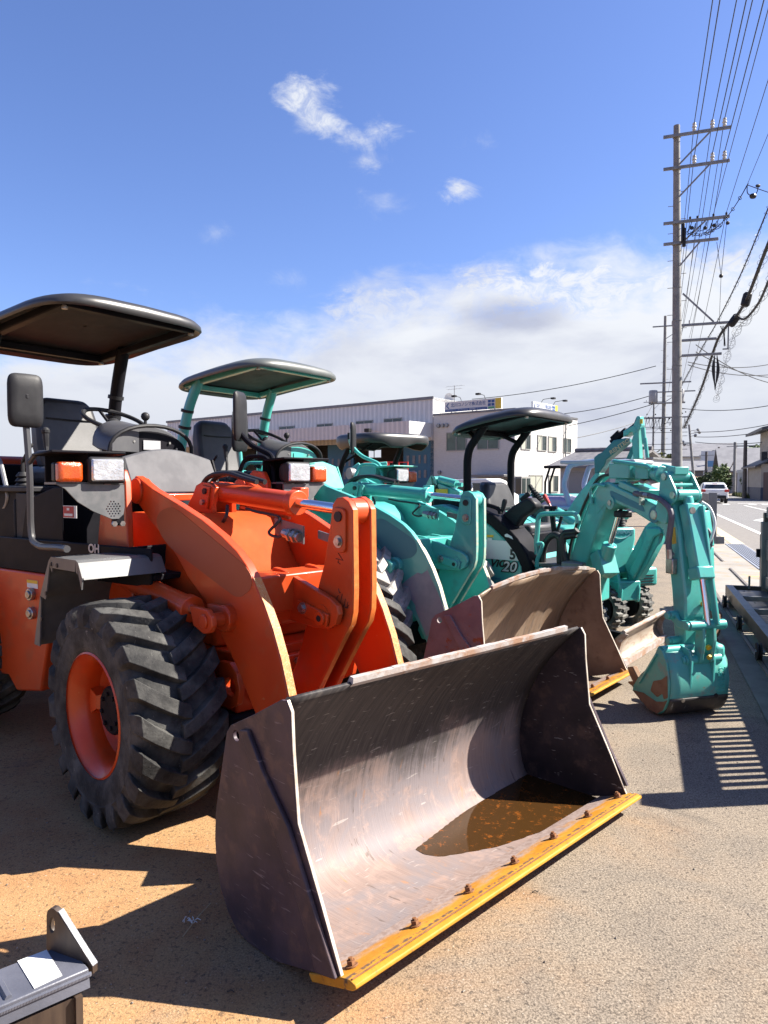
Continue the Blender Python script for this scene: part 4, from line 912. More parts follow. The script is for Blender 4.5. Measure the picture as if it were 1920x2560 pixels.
def loader(M, ang, paint, cfg):
    root = thing('wheel_loader', cfg['label'], 'wheel loader', M.O, M.yaw, cfg.get('group'))
    rl = dict(loc=(-.95, 0, 0), rotz=ang)               # parts of the rear frame
    main, dark = paint, cfg['dark']
    # ---------------- wheels
    R, W = cfg['tyre']; vo = .80
    wheel(root, (0, -vo + W / 2, R), -1, R, W, main, cfg['rubber'], cfg['rim'], .12)
    wheel(root, (0, vo - W / 2, R), 1, R, W, main, cfg['rubber'], cfg['rim'], .3)
    c, s = math.cos(ang), math.sin(ang)
    for sy in (-1, 1):
        x, y = -1.10, sy * (vo - W / 2); o = wheel(root, (-.95 + x * c - y * s, x * s + y * c, R), sy, R, W, main, cfg['rubber'], cfg['rim'], .2 + sy * .1)
        o.rotation_euler.z += ang
    # ---------------- front frame
    m = MB()
    for sg in (-1, 1):
        a = -.45 if sg < 0 else .41
        uz([(-.66, 1.30), (-.60, 1.50), (-.50, 1.57), (-.40, 1.56), (-.36, 1.50), (-.345, 1.20), (-.30, .95), (-.22, .62), (-.70, .62), (-.75, .9)], a, a + .035, m)
    m.bb((-.70, -.414, .60), (-.30, .409, .74)); m.bb((-.72, -.414, .742), (-.66, .409, 1.28))
    m.build('front_frame', main, root, bevel=.006)
    m = MB()
    m.loft([[(-.62, -.30, z), (fu, -.30 * k, z), (fu + .03, -.2 * k, z), (fu + .03, .2 * k, z), (fu, .30 * k, z), (-.62, .30, z)] for z, fu, k in ((.74, .20, 1), (1.02, .18, 1), (1.06, .10, .95), (1.12, .06, .9), (1.25, .00, .85), (1.31, -.06, .8), (1.34, -.16, .75))])
    m.build('centre_tower', ORANGE_MATT if cfg['hero'] else main, root, bevel=.012)
    m = MB(); m.bb((-.15, -.29, .46), (.36, .29, .735)); m.bb((.361, -.22, .50), (.40, .27, .69)); m.build('axle_frame', main, root, bevel=.01)
    m = MB(); m.cyl((0, -.5, R), (0, .5, R), .13, n=16); m.box((0, 0, R), (.42, .34, .34)); m.bb((.1, -.33, .28), (.37, .33, .459)); m.build('front_axle', BLACK, root, bevel=.02)
    # towing eye and warning stickers low on the frame
    for tv in (-.34, .34):
        e = MB(); plate_holes(e, [(.30, tv, .50), (.30, tv, .70), (.38, tv, .705), (.44, tv, .67), (.46, tv, .60), (.44, tv, .53), (.38, tv, .50)], [circ((.385, tv, .60), .042)], (0, .03, 0)); e.build('tow_eye', main, root, bevel=.004)
    if cfg['hero']:
        Bf = basis((0, 1, 0), (0, 0, 1))
        for v in (-.17, .17):
            st = MB().bb((.4005, v - .05, .545), (.4025, v + .05, .67)).build('sticker', BLUEP, root)
            text('S', 'emblem', (.4035, v, .60), Bf, .085, WHITEL, st, .0008); text('Q', 'emblem', (.4035, v + .004, .592), Bf, .05, WHITEL, st, .0006)
            q = MB()
            for k in range(4): q.bb((.4026, v - .04 + k * .022, .65), (.4032, v - .03 + k * .022, .664))
            q.build('printed_dash', WHITEL, st)
        st = MB().bb((.0, -.16, 0), (.003, -.05, .10)).build('sticker', YELLOWP, root); st.location = (.05, 0, 1.14); st.rotation_euler = (0, -.45, 0)
        text('i', 'printed_mark', (.0045, -.085, .05), Bf, .05, INK, st, .0008)
    bo = MB().cyl((0, 0, 0), (.02, 0, 0), .016, n=6).build('frame_bolt', STEEL, root, loc=(.20, -.06, .93))
    for L_ in ((.20, .22, .93), (.395, -.2, .655), (.395, .02, .655), (.395, .24, .655)): copy_obj(bo, root, L_)
    # ---------------- lift arms, cross tube, bellcrank
    for v0, lab in ((-.36, None), (.27, None)):
        a = uz(ARM, v0, v0 + .045).build('lift_arm', main, root, bevel=.005)
        MB().cyl((-.415, v0 - .012, 1.455), (-.415, v0 + .057, 1.455), .065, n=20).build('pivot_boss', main, a, bevel=.004)
        MB().cyl((.42, v0 - .035, .915), (.42, v0 + .08, .915), .058, n=20).build('cylinder_boss', main, a, bevel=.004)
        MB().prism([(p[0] + .0025, v0 + .004, p[1] + .001) for p in ARM[9:17]] + [(p[0] - .004, v0 + .004, p[1] - .002) for p in ARM[9:17]][::-1], (0, .037, 0)).build('sunlit_worn_edge', cfg['edge'], a)  # bright strip: sunlight on the arm's front edge put into its colour, with wear
        if v0 < 0 and cfg.get('patch'):
            uz(round_poly([(p[0], 0, p[2]) for p in cfg['patch']], .04, 3) and [(q.x, q.z) for q in round_poly([(p[0], 0, p[2]) for p in cfg['patch']], .05, 4)], v0 - .0015, v0 + .002).build('painted_over_panel', cfg['patchmat'], a, label='dull capsule shaped panel painted over the arm side')
        if v0 < 0 and cfg.get('worn'):
            uz([(p[0], p[2]) for p in cfg['worn']], v0 - .0012, v0 + .002).build('worn_patch', GREY_WORN, a, label='bare grey metal where the green paint has worn off')
    m = MB().bb((.37, -.313, .93), (.55, .268, 1.095)); m.cyl((.46, -.313, .93), (.46, .268, .93), .075, n=18); m.build('cross_member', main, root, bevel=.008)
    m = MB()
    for v0 in (-.115, .075): uz(BRK, v0, v0 + .03, m)
    br = m.build('lever_bracket', main, root, bevel=.004)
    for v in (-.117,):
        m = MB().plate([(.60, .985), (.80, .945), (.79, .89), (.59, .93)], v - .014, v); m.cyl((.755, v - .026, .925), (.755, v - .012, .925), .030, n=14); m.build('lock_plate', main, br, bevel=.003)
        MB().cyl((.755, v - .0275, .925), (.755, v - .0255, .925), .014, n=10).build('grease_hole', INK, br); MB().cyl((.635, v - .03, .953), (.635, v - .013, .953), .018, n=6).cyl((.635, v - .018, .953), (.635, v - .012, .953), .026, n=12).build('bolt', STEEL, br)
    for v0 in (-.070, .035):
        l = uz(LEVER, v0, v0 + .035).build('tilt_lever', main, root, bevel=.005)
        MB().prism([(p[0] + .0015, v0 + .004, p[1]) for p in LEVER[5:12]] + [(p[0] - .004, v0 + .004, p[1]) for p in LEVER[5:12]][::-1], (0, .027, 0)).build('sunlit_worn_edge', cfg['ledge'], l)  # lever's front edge strip, coloured as if sunlit, with a few chips
        if v0 < 0:
            m = MB().plate([(q.x, q.z) for q in round_poly([(.772, 0, 1.395), (.855, 0, 1.39), (.852, 0, 1.20), (.778, 0, 1.21)], .03)], v0 - .013, v0); m.build('lock_plate', main, l, bevel=.003)
            MB().cyl((.815, v0 - .02, 1.355), (.815, v0 - .011, 1.355), .022, n=14).build('grease_hole', INK, l); MB().cyl((.815, v0 - .028, 1.25), (.815, v0 - .012, 1.25), .018, n=6).cyl((.815, v0 - .017, 1.25), (.815, v0 - .012, 1.25), .027, n=12).build('bolt', STEEL, l)
    if cfg['hero']:
        ik = MB(); rk = random.Random(12)
        for (u0, z0) in ((.80, 1.05), (.80, 1.02), (.79, 1.00), (.825, 1.03), (.845, 1.01), (.84, .985), (.86, 1.0), (.80, 1.20), (.802, 1.17)):
            ik.tube([(u0, -.0712, z0), (u0 + rk.uniform(-.01, .03), -.0712, z0 - rk.uniform(.0, .03)), (u0 + rk.uniform(-.02, .03), -.0712, z0 - rk.uniform(.01, .045))], .0016, 4)
        ik.build('pen_scribble', INK, [o for o in root.children if o.name.startswith('tilt_lever')][0], kind='stuff')
    m = MB().cyl((.825, -.034, 1.375), (.825, .034, 1.375), .056, n=18); m.cyl((.74, -.12, .93), (.74, .10, .93), .05, n=16); m.build('pin_bush', main, root)
    MB().beam((.47, -.0, .38), (1.0, .0, .32), .10, .06).cyl((.47, -.07, .38), (.47, .07, .38), .04, n=12).build('tilt_link', main, root, bevel=.01)
    # ---------------- tilt cylinder with proximity switch
    lugp = [(-.36, 1.43), (-.325, 1.482), (-.27, 1.50), (-.20, 1.497), (-.145, 1.473), (-.15, 1.43), (-.173, 1.38), (-.16, 1.20), (-.30, 1.16), (-.42, 1.20), (-.55, 1.26), (-.50, 1.29)]
    m = MB()
    for v0 in (-.075, .045): uz(lugp, v0, v0 + .03, m)
    lg = m.build('cylinder_lug', main, root, bevel=.004)
    m = MB().plate([(-.25, 1.485), (-.175, 1.475), (-.20, 1.36), (-.26, 1.375)], -.088, -.076).build('lock_plate', main, lg, bevel=.003)
    MB().cyl((-.212, -.098, 1.452), (-.212, -.087, 1.452), .016, n=12).build('grease_hole', INK, lg); MB().cyl((-.232, -.102, 1.395), (-.232, -.087, 1.395), .016, n=6).build('bolt', STEEL, lg)
    d0 = V(-.25, 0, 1.452); d1 = V(.825, 0, 1.375); dd = (d1 - d0).normalized()
    m = MB().cyl(d0 + dd * .04, d0 + dd * .68, .050, n=28); m.cyl(d0 + dd * .655, d0 + dd * .70, .060, n=28); m.cyl((-.25, -.044, 1.452), (-.25, .044, 1.452), .05, n=18); m.box(d0 + dd * .66 + V(0, .04, .045), (.07, .05, .05))
    tc_ = m.build('tilt_cylinder', main, root, bevel=.005)
    MB().cyl(d0 + dd * .69, d1, .024, n=20).build('rod', CHROME, tc_)
    MB().cyl(d1 - dd * .085, d1 - dd * .02, .040, n=18).build('rod_end', main, tc_, bevel=.004)
    m = MB().beam((.05, -.045, 1.375), (.44, -.045, 1.335), .012, .012); m.beam((.36, -.06, 1.32), (.60, -.06, 1.295), .012, .065, up=(0, 1, 0), w2=.012) if False else None
    m.build('switch_bar', main, tc_)
    MB().plate([(.375, 1.335), (.585, 1.305), (.585, 1.225), (.38, 1.262)], -.085, -.077).build('switch_plate', ALU if cfg['hero'] else main, tc_)
    MB().cyl((.46, -.095, 1.27), (.57, -.095, 1.255), .020, n=10).cyl((.50, -.095, 1.265), (.515, -.095, 1.262), .03, n=6).cyl((.535, -.095, 1.26), (.55, -.095, 1.257), .03, n=6).build('proximity_switch', STEEL, tc_)
    MB().plate([(.62, 1.285), (.80, 1.255), (.80, 1.215), (.62, 1.25)], -.03, -.022).build('sensor_strip', ALU, tc_)
    hs = MB().tube(catmull([(.10, -.05, 1.37), (.2, -.055, 1.355), (.32, -.06, 1.345), (.42, -.085, 1.33), (.38, -.12, 1.27), (.43, -.11, 1.25), (.47, -.10, 1.265)], 6), .007, 6); hs.tube(catmull([(-.05, -.06, 1.38), (.0, -.1, 1.33), (-.06, -.1, 1.28), (-.12, -.06, 1.3)], 6), .009, 6); hs.build('sensor_cable', HOSE, tc_)
    for sy in ((-.02, .03)):
        MB().tube(catmull([(-.42, sy, 1.40), (-.30, sy, 1.52), (-.12, sy, 1.545), (.02, sy + .01, 1.52), (.12, sy + .02, 1.50)], 6), .014, 8).build('hydraulic_hose', HOSE, root)
    # ---------------- lift cylinders beside the arms
    for v in (-.43, .36):
        a, b = V(-.46, v, 1.02), V(.42, v, .913); k = (b - a).normalized()
        cy = MB().cyl(a, a + k * .68, .052, n=22).cyl(a + k * .65, a + k * .70, .060, n=22).build('lift_cylinder', main, root, bevel=.004)
        MB().cyl(a + k * .70, b, .026, n=16).build('rod', CHROME, cy)
        y = MB()
        for dv in (-.055, .03): uz([(.30, .965), (.37, .968), (.44, .965), (.475, .94), (.48, .90), (.455, .87), (.41, .86), (.33, .885)], v + dv, v + dv + .025, y)
        y.cyl((.42, v - .065, .915), (.42, v + .065, .915), .03, n=14); y.build('clevis', main, cy, bevel=.004)
    # ---------------- bucket
    SP = [(1.592, .108), (1.507, .280), (1.400, .487), (1.378, .70), (1.372, .815), (1.352, .846), (1.325, .842), (1.19, .768), (1.055, .70), (1.03, .67), (.958, .38), (.952, .28), (.96, .20), (.985, .12), (1.03, .055), (1.08, .018), (1.14, .004), (1.285, .012), (1.505, .078)]
    IP = catmull([(1.60, 0, .118), (1.50, 0, .075), (1.38, 0, .052), (1.26, 0, .042), (1.16, 0, .040), (1.09, 0, .060), (1.045, 0, .105), (1.022, 0, .17), (1.018, 0, .25), (1.030, 0, .34), (1.060, 0, .44), (1.105, 0, .54), (1.16, 0, .63), (1.24, 0, .73), (1.345, 0, .842)], 3)
    vn, vf = cfg['bucket']; N = 22
    tw = cfg.get('twist', .012)
    def sag(v, z): t = max(0, min(1, (v + .3) / 1.27)); return -.028 * t * max(0, min(1, (.15 - z) / .08)) - tw * (v - vn)
    def wob(v, z): return cfg['wob'] * math.sin((v - vn) / (vf - vn) * math.pi) * max(0, (z - .45)) + cfg['wob'] * .35 * math.sin(v * 9) * max(0, z - .6)
    rows = [[Vector((p.x, vn + (vf - vn) * j / N, p.z + sag(vn + (vf - vn) * j / N, p.z) + wob(vn + (vf - vn) * j / N, p.z))) for j in range(N + 1)] for p in IP]
    bk = MB().grid(rows)
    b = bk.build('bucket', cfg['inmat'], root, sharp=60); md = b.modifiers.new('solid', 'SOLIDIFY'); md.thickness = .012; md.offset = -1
    if sum((p.normal.x for p in b.data.polygons)) < 0: md.offset = 1
    for v, k in ((vn, 0), (vf, 1)):
        v0 = v - .014 if k == 0 else v; m = MB(); dz = 0 if k == 0 else -tw * (vf - vn)
        plate_holes(m, [(u, v0, z + dz) for u, z in SP], [circ((1.085, v0, .672 + dz), .018)], (0, .014, 0))
        sp_ = m.build('side_plate', cfg['backmat'] if k == 0 else cfg['farmat'], b, bevel=.002, label=None)
        # bright worn rim of the plate
        e = MB(); e.prism([(p[0] + .003, v0 + .002, p[1] + dz + .001) for p in SP[0:6]] + [(p[0] - .003, v0 + .002, p[1] + dz - .001) for p in SP[0:6]][::-1], (0, .010, 0)); e.build('worn_edge', EDGE_BARE, b)
        if k == 0:
            ST = [(1.125, .705), (1.17, .715), (1.255, .60), (1.375, .475), (1.49, .275), (1.585, .110), (1.50, .088), (1.42, .26), (1.30, .44), (1.20, .58)]
            uz(ST, v - .030, v - .0145).build('side_stiffener', cfg['stiff'], b, bevel=.004)
        else:
            uz([(1.30, .72), (1.352, .73), (1.385, .49), (1.495, .275), (1.59, .11), (1.53, .09), (1.44, .26), (1.34, .48)], v + .0145, v + .03, MB()).build('side_stiffener', cfg['stiff'], b)
    # cutting edge and its bolts
    m = MB(); e0 = [(1.455, .060), (1.60, .1185), (1.632, .1275), (1.656, .1245), (1.659, .114), (1.645, .102), (1.47, .040)]
    m.loft([[(u, v, z - tw * (v - vn)) for u, z in e0] for v in [vn - .018 + (vf - vn + .036) * i / 12 for i in range(13)]])
    m.build('cutting_edge', EDGE, b, bevel=.003)
    m = MB(); m.loft([[(u, v, z - tw * (v - vn)) for u, z in ((1.633, .129), (1.636, .1305), (1.640, .130))] for v in (vn - .012, vf + .012)]); m.build('weld_line', RUSTB, b)
    bolt = None
    for i in range(7):
        f = i / 6; v = vn + .045 + (vf - vn - .09) * f; L_ = (1.575, v, .1085 - tw * (v - vn))
        if bolt is None:
            q = MB().cyl((0, 0, 0), (-.005, 0, .017), .013, n=6).cyl((0, 0, 0), (-.002, 0, .004), .020, n=12).cyl((-.005, 0, .017), (-.007, 0, .024), .007, n=8); bolt = q.build('bolt', RUSTB, b, loc=L_)
        else: copy_obj(bolt, b, L_)
    a0, a1 = cfg['lip']
    m = MB(); n = 14
    for seg in range(n):
        va = a0 + (a1 - a0) * seg / n; vb = a0 + (a1 - a0) * (seg + 1) / n
        h0 = cfg['wob'] * math.sin((va - vn) / (vf - vn) * math.pi) * .39; h1 = cfg['wob'] * math.sin((vb - vn) / (vf - vn) * math.pi) * .39
        ja = random.uniform(-.0015, .002) * (1 + cfg['wob'] * 4); 
        ta, tb = -tw * (va - vn), -tw * (vb - vn)
        P = [(1.318, va, .815 + h0 + ta), (1.350, va, .846 + h0 + ta), (1.352, va, .866 + h0 + ta + ja), (1.335, va, .869 + h0 + ta + ja), (1.322, va, .845 + h0 + ta)]
        Q = [(1.318, vb, .815 + h1 + tb), (1.350, vb, .846 + h1 + tb), (1.352, vb, .866 + h1 + tb + ja), (1.335, vb, .869 + h1 + tb + ja), (1.322, vb, .845 + h1 + tb)]
        m.loft([P, Q])
    m.build('spill_lip', LIP, b, bevel=.003)
    hg = MB()
    for v in (-.34, .29, .0): uz([(.80, .12), (.80, .45), (.98, .56), (.98, .10)], v - .05, v - .03, hg); uz([(.80, .12), (.80, .45), (.98, .56), (.98, .10)], v + .03, v + .05, hg)
    hg.build('hanger_bracket', cfg['backmat'], b, bevel=.003)
    # ---------------- rear frame: deck, body, hood, counterweight
    m = MB(); m.bb((-.75, -.60, 1.00), (.78, -.585, 1.185)); m.bb((-.75, .585, 1.0), (.78, .60, 1.185)); m.bb((-.75, -.584, 1.03), (.78, .584, 1.06)); m.bb((.60, -.584, 1.062), (.62, .584, 1.185))
    m.build('deck_skirt', cfg['skirt'], root, bevel=.006, **rl)
    m = MB(); body = [(-1.5, .42), (-1.5, .998), (.05, .998), (.03, .93), (-.12, .62), (-.20, .34), (-.46, .30), (-.55, .38), (-.8, .36)]
    for sy in (-1, 1): m.plate(body, sy * .60 - (.0 if sy < 0 else .12), sy * .60 + (.12 if sy < 0 else 0))
    m.bb((-1.5, -.478, .45), (-.1, .478, .96)); bd = m.build('side_body', main, root, bevel=.012, **rl)
    if cfg['hero']:
        pa = [MAR.pv(*Z('3', x, y), -.605) for x, y in ((220, 375), (225, 505), (220, 305))]
        for p in pa[:2]: MB().cyl((p.x, -.598, p.z), (p.x, -.625, p.z), .034, n=18).cyl((p.x, -.62, p.z), (p.x, -.634, p.z), .022, n=12).build('filler_cap', STEEL, bd, bevel=.003)
        p = pa[2]; st = MB().bb((p.x - .055, -.6025, p.z - .022), (p.x + .055, -.6005, p.z + .022)).build('caution_label', WHITEL, bd); MB().bb((p.x - .055, -.6035, p.z + .004), (p.x + .055, -.603, p.z + .022)).build('label_band', YELLOWP, bd)
        p = MAR.pv(*Z('A', 1158, 1860), -.601); Br = basis((1, 0, 0), (0, 0, 1))
        text('OH', 'letter_plate', (p.x, -.6015, p.z + .012), Br, .062, SILVER, root, .001, bold=.002).location = Vector((-.95, 0, 0)) + Matrix.Rotation(ang, 3, 'Z') @ Vector((p.x, -.603, p.z + .012))
        bpy.context.view_layer.update()
        lp = [o for o in root.children if o.name.startswith('letter_plate')][0]; lp.rotation_euler = (math.pi / 2, 0, ang)
        MB().bb((p.x - .045, -.602, p.z - .04), (p.x + .045, -.6005, p.z - .02)).build('name_strip', SILVER, root, **rl)
    m = MB(); m.loft([[(-2.15, y0, .62), (-1.30, y0, .62), (-1.26, y0 * .99, 1.45), (-1.32, y0 * .95, 1.68), (-2.0, y0 * .95, 1.66), (-2.13, y0 * .97, 1.5)] for y0 in (-.50, .50)]); hd = m.build('engine_hood', main, root, bevel=.05, seg=3, **rl)
    g = None
    for k in range(6):
        if g is None: g = MB().bb((-2.0, -.512, 0), (-1.5, -.50, .03)).build('vent_slat', BLACKP, hd, loc=(0, 0, .85))
        else: copy_obj(g, hd, (0, 0, .85 + k * .07))
    MB().bb((-2.42, -.62, .42), (-2.16, .62, 1.05)).build('counterweight', main, root, bevel=.04, **rl)
    # ---------------- operator station
    m = MB(); m.bb((-1.22, -.52, 1.062), (-.52, .52, 1.48)); m.bb((-1.25, -.54, 1.482), (-1.18, .54, 1.62)); m.build('seat_base', dark, root, bevel=.015, **rl)
    m = MB(); m.bb((-.50, -.56, 1.062), (-.36, -.40, 1.44)); m.bb((-1.0, -.57, 1.442), (-.34, -.36, 1.475)); m.bb((-.52, -.565, 1.062), (-.505, -.30, 1.40)); m.build('side_console', cfg['console'], root, bevel=.01, **rl)
    if cfg['hero']:
        p0, p1 = MAR.pv(*Z('A', 735, 1445), -.575), MAR.pv(*Z('A', 925, 1303), -.575)
        st = MB().bb((p0.x, -.5685, p0.z), (p1.x, -.5665, p1.z)).build('warning_label', WHITEL, root, **rl); w_ = p1.x - p0.x; h_ = p1.z - p0.z
        MB().bb((p0.x + .17 * w_, -.5705, p0.z + .05 * h_), (p1.x - .17 * w_, -.569, p1.z - .05 * h_)).build('red_field', REDL, st); MB().bb((p0.x + .25 * w_, -.572, p0.z + .16 * h_), (p1.x - .22 * w_, -.571, p0.z + .36 * h_)).bb((p0.x + .42 * w_, -.572, p0.z + .62 * h_), (p1.x - .42 * w_, -.571, p0.z + .82 * h_)).build('white_mark', WHITEL, st)
        MB().plate([(-.45, 1.07), (.0, 1.07), (.0, 1.47), (-.08, 1.47), (-.36, 1.40)], -.572, -.5665).build('console_cover', dark, root, bevel=.01, **rl)
    m = MB(); cu = [(-1.02 + math.sin(t) * .0, 0, 0) for t in (0,)]
    m.loft([[(x, -w, z), (x - d, -w * .98, z), (x - d, w * .98, z), (x, w, z)] for x, w, z, d in ((-.92, .225, 1.58, .12), (-.97, .235, 1.74, .13), (-1.0, .23, 1.90, .12), (-1.03, .205, 2.02, .10), (-1.05, .15, 2.075, .07))])
    rs_ = dict(loc=(-.95 - math.sin(ang) * .09, math.cos(ang) * .09, 0), rotz=ang) if cfg['hero'] else rl
    bkr = m.build('seat_backrest', VINYL, root, bevel=.035, seg=3, **rs_)
    MB().tube([(-.999, -.17, 1.93), (-.996, 0, 1.926), (-.999, .17, 1.93)], .005, 6).build('seam', BLACKP, bkr)
    MB().loft([[(-1.0, -.24, z), (-.52, -.25, z), (-.50, 0, z), (-.52, .25, z), (-1.0, .24, z)] for z in (1.485, 1.60)]).build('seat_cushion', VINYL, root, bevel=.04, seg=3, **rl)
    # dashboard with cowl, steering wheel and knob
    m = MB(); n = 14; rings = []
    for x, sc, zb in ((-.36, .55, 1.74), (-.28, .80, 1.715), (-.16, .97, 1.69), (-.05, 1.06, 1.675), (.02, 1.09, 1.668)):
        rings.append([Vector((x + .05 * math.cos(math.pi * i / n), -math.cos(math.pi * i / n) * .265 * sc - .03, zb + math.sin(math.pi * i / n) ** .8 * .165 * (sc if x < -.3 else 1))) for i in range(n + 1)])
    m.loft(rings); dsh = m.build('dashboard', GREYP, root, bevel=.012, sharp=45, **rl)
    rim_ = [Vector((.05 + .03 * math.sin(math.pi * i / n), -math.cos(math.pi * i / n) * .29 - .03, 1.668 + math.sin(math.pi * i / n) ** .8 * .162)) for i in range(n + 1)]
    MB().tube(rim_, .012, 8).build('cowl_rim', BLACKP, dsh)
    MB().loft([[Vector((x, -math.cos(math.pi * i / n) * .26 - .03, 1.665 + math.sin(math.pi * i / n) ** .8 * .135)) for i in range(n + 1)] for x in (.028, .034)]).build('dash_face', dark if cfg['hero'] else main, dsh)
    MB().bb((.036, -.085, 1.69), (.041, .035, 1.745)).build('dash_plate', cfg['plate'], dsh)
    db = MB()
    for y, z in ((-.2, 1.70), (-.15, 1.735), (.10, 1.735), (.15, 1.70)): db.cyl((.036, y, z), (.046, y, z), .008, n=6)
    db.build('dash_bolt', STEEL, dsh)
    MB().bb((-.30, -.12, 1.07), (-.02, .10, 1.70)).build('steering_column', dark, root, bevel=.02, **rl)
    nrm = V(.42, 0, .91).normalized(); cst = V(-.36, .0, 1.885); ax, ay = perp(nrm)
    ringp = [cst + (ax * math.cos(2 * math.pi * i / 40) + ay * math.sin(2 * math.pi * i / 40)) * .19 for i in range(41)]
    sw = MB().tube(ringp, .014, 8, ends=False)
    for a in (.5, 2.6, 4.7): sw.tube([cst - nrm * .05, cst + (ax * math.cos(a) + ay * math.sin(a)) * .185], .010, 6)
    sw.tube([cst - nrm * .28, cst - nrm * .03], .030, 10); sw.sph(cst - nrm * .03, .045, 12)
    swo = sw.build('steering_wheel', BLACKP, root, **rl)
    kp = cst + V(.07, .155, 0) ; kp = cst + (ax * math.cos(.75) + ay * math.sin(.75)) * .19
    kk = max(ringp, key=lambda p: p.x * .6 + p.y); MB().tube([kk, kk + V(0, 0, .045)], .010, 8).sph(kk + V(0, 0, .07), .028, 12).build('knob', BLACKP, swo)
    # panel in front of the dashboard
    n = 12; pts = [(-.305 + .61 * i / n, 1.635 + .055 * math.sin(math.pi * i / n)) for i in range(n + 1)]
    P = [Vector((.30, -.34, 1.44))] + [Vector((.25 - (z - 1.44) * .22, y - .03, z)) for y, z in pts] + [Vector((.30, .28, 1.44))]
    fp = MB().prism(P, (-.035, 0, 0)).build('front_panel', cfg['panel'], root, bevel=.008, **rl)
    MB().prism([(.29, .281, 1.44), (.215, .28, 1.635), (-.05, .30, 1.60), (-.05, .30, 1.44)], (0, .01, 0)).build('panel_wing', dark, fp); MB().prism([(.29, -.341, 1.44), (.215, -.34, 1.635), (-.05, -.36, 1.60), (-.05, -.36, 1.44)], (0, -.01, 0)).build('panel_wing', dark, fp)
    MB().bb((.02, -.36, 1.395), (.36, .30, 1.435)).build('panel_ledge', main, root, bevel=.006, **rl)
    # levers
    lv = MB().tube([(-.42, -.42, 1.48), (-.44, -.40, 1.66), (-.46, -.39, 1.71)], .012, 8).tube([(-.46, -.39, 1.70), (-.47, -.388, 1.79)], [.014, .020], 8).sph((-.472, -.388, 1.80), .026, 10); lv.build('gear_lever', BLACKP, root, **rl)
    lv = MB().lathe([(.05, 0), (.035, .02), (.045, .03), (.03, .05), (.04, .06), (.022, .085)], (-.60, -.46, 1.475), (0, 0, 1), 14); lv.tube([(-.60, -.46, 1.55), (-.60, -.46, 1.62), (-.50, -.46, 1.72)], .011, 8); lv.build('parking_brake_lever', BLACKP, root, **rl)
    # ---------------- canopy on two posts
    ro, zat = canopy_roof(root, 'canopy', cfg['can'][0], cfg['can'][1], .565, cfg['can'][2], cfg['can'][3], .05, cfg.get('canm', CANOPY), cfg.get('underm', UNDER), cfg['post'], rl['loc'], rl['rotz'])
    for sy in (-1, 1):
        m = MB(); m.tube(fillet([(-.94 + cfg['px'], sy * .50, 1.0), (-1.02 + cfg['px'], sy * .50, 1.55), (-1.02 + cfg['px'], sy * .49, 1.78), (-.92 + cfg['px'], sy * .47, 2.16), (-.80 + cfg['px'], sy * .45, zat(-.80 + cfg['px']) + .03)], .15, 5), .045, 4 if False else 14)
        po = m.build('canopy_post', cfg['post'], root, **rl)
        for z, x in ((2.12, -.835), (1.98, -.872), (1.72, -.925)): x += cfg['px'] - .10; MB().tube([(x - .003, sy * .475, z - .012), (x + .003, sy * .475, z + .012)], .056, 12).build('post_clip', BLACKP, po)
    # ---------------- lamps on their brackets at both sides of the tower
    for sg in (-1, 1):
        sh = .0 if sg < 0 else -.055
        lb = MB(); Yb = lambda v: sg * v + sh
        outer = [Vector((-.25, Yb(a), z)) for a, z in ((.507, 1.487), (.826, 1.492), (.785, 1.470), (.73, 1.41), (.66, 1.365), (.57, 1.325), (.535, 1.325), (.512, 1.345), (.506, 1.38))]
        holes = []
        rnd = random.Random(3)
        for r_ in range(7):
            for c_ in range(5):
                y = .53 + c_ * .0145 + (r_ % 2) * .007; z = 1.338 + r_ * .0115
                if (y - .563) ** 2 + (z - 1.373) ** 2 < .038 ** 2: holes.append([Vector((-.25, Yb(y + .0042 * math.cos(k * math.pi / 3)), z + .0042 * math.sin(k * math.pi / 3))) for k in range(6)])
        plate_holes(lb, outer, holes, (-.012, 0, 0)); lb.bb((-.262, Yb(.507), 1.489), (-.40, Yb(.82), 1.499))
        bro = lb.build('lamp_bracket', cfg['bracket'], root)
        MB().bb((-.32, Yb(.50), 1.29), (-.27, Yb(.54), 1.49)).build('bracket_stay', BLACK, bro); MB().cyl((-.262, Yb(.515), 1.30), (-.25, Yb(.515), 1.30), .014, n=6).cyl((-.262, Yb(.555), 1.30), (-.25, Yb(.555), 1.30), .014, n=6).build('bolt', STEEL, bro)
        m = MB().prism([(-.24, Yb(.50), 1.632), (-.24, Yb(.845), 1.632), (-.30, Yb(.86), 1.625), (-.44, Yb(.86), 1.62), (-.44, Yb(.50), 1.62)], (0, 0, .012)); m.bb((-.43, Yb(.665), 1.50), (-.27, Yb(.672), 1.632)); m.bb((-.45, Yb(.50), 1.50), (-.44, Yb(.80), 1.632)); m.build('lamp_guard', cfg['guard'], bro, bevel=.004)
        hl = MB().loft([[(x, Yb(.598) - w, 1.555 - h), (x, Yb(.598) + w, 1.555 - h), (x, Yb(.598) + w, 1.555 + h), (x, Yb(.598) - w, 1.555 + h)] for x, w, h in ((-.36, .045, .032), (-.30, .075, .052), (-.235, .088, .062), (-.222, .086, .060))]).build('headlight', BLACKP, root, bevel=.012)
        MB().loft([[(x, Yb(.598) - w, 1.555 - h), (x, Yb(.598) + w, 1.555 - h), (x, Yb(.598) + w, 1.555 + h), (x, Yb(.598) - w, 1.555 + h)] for x, w, h in ((-.23, .077, .051), (-.217, .077, .051), (-.212, .070, .045))]).build('lens', GLASSLENS, hl, bevel=.008); MB().cyl((-.28, Yb(.6), 1.49), (-.28, Yb(.6), 1.50), .02, n=8).build('foot', BLACKP, hl)
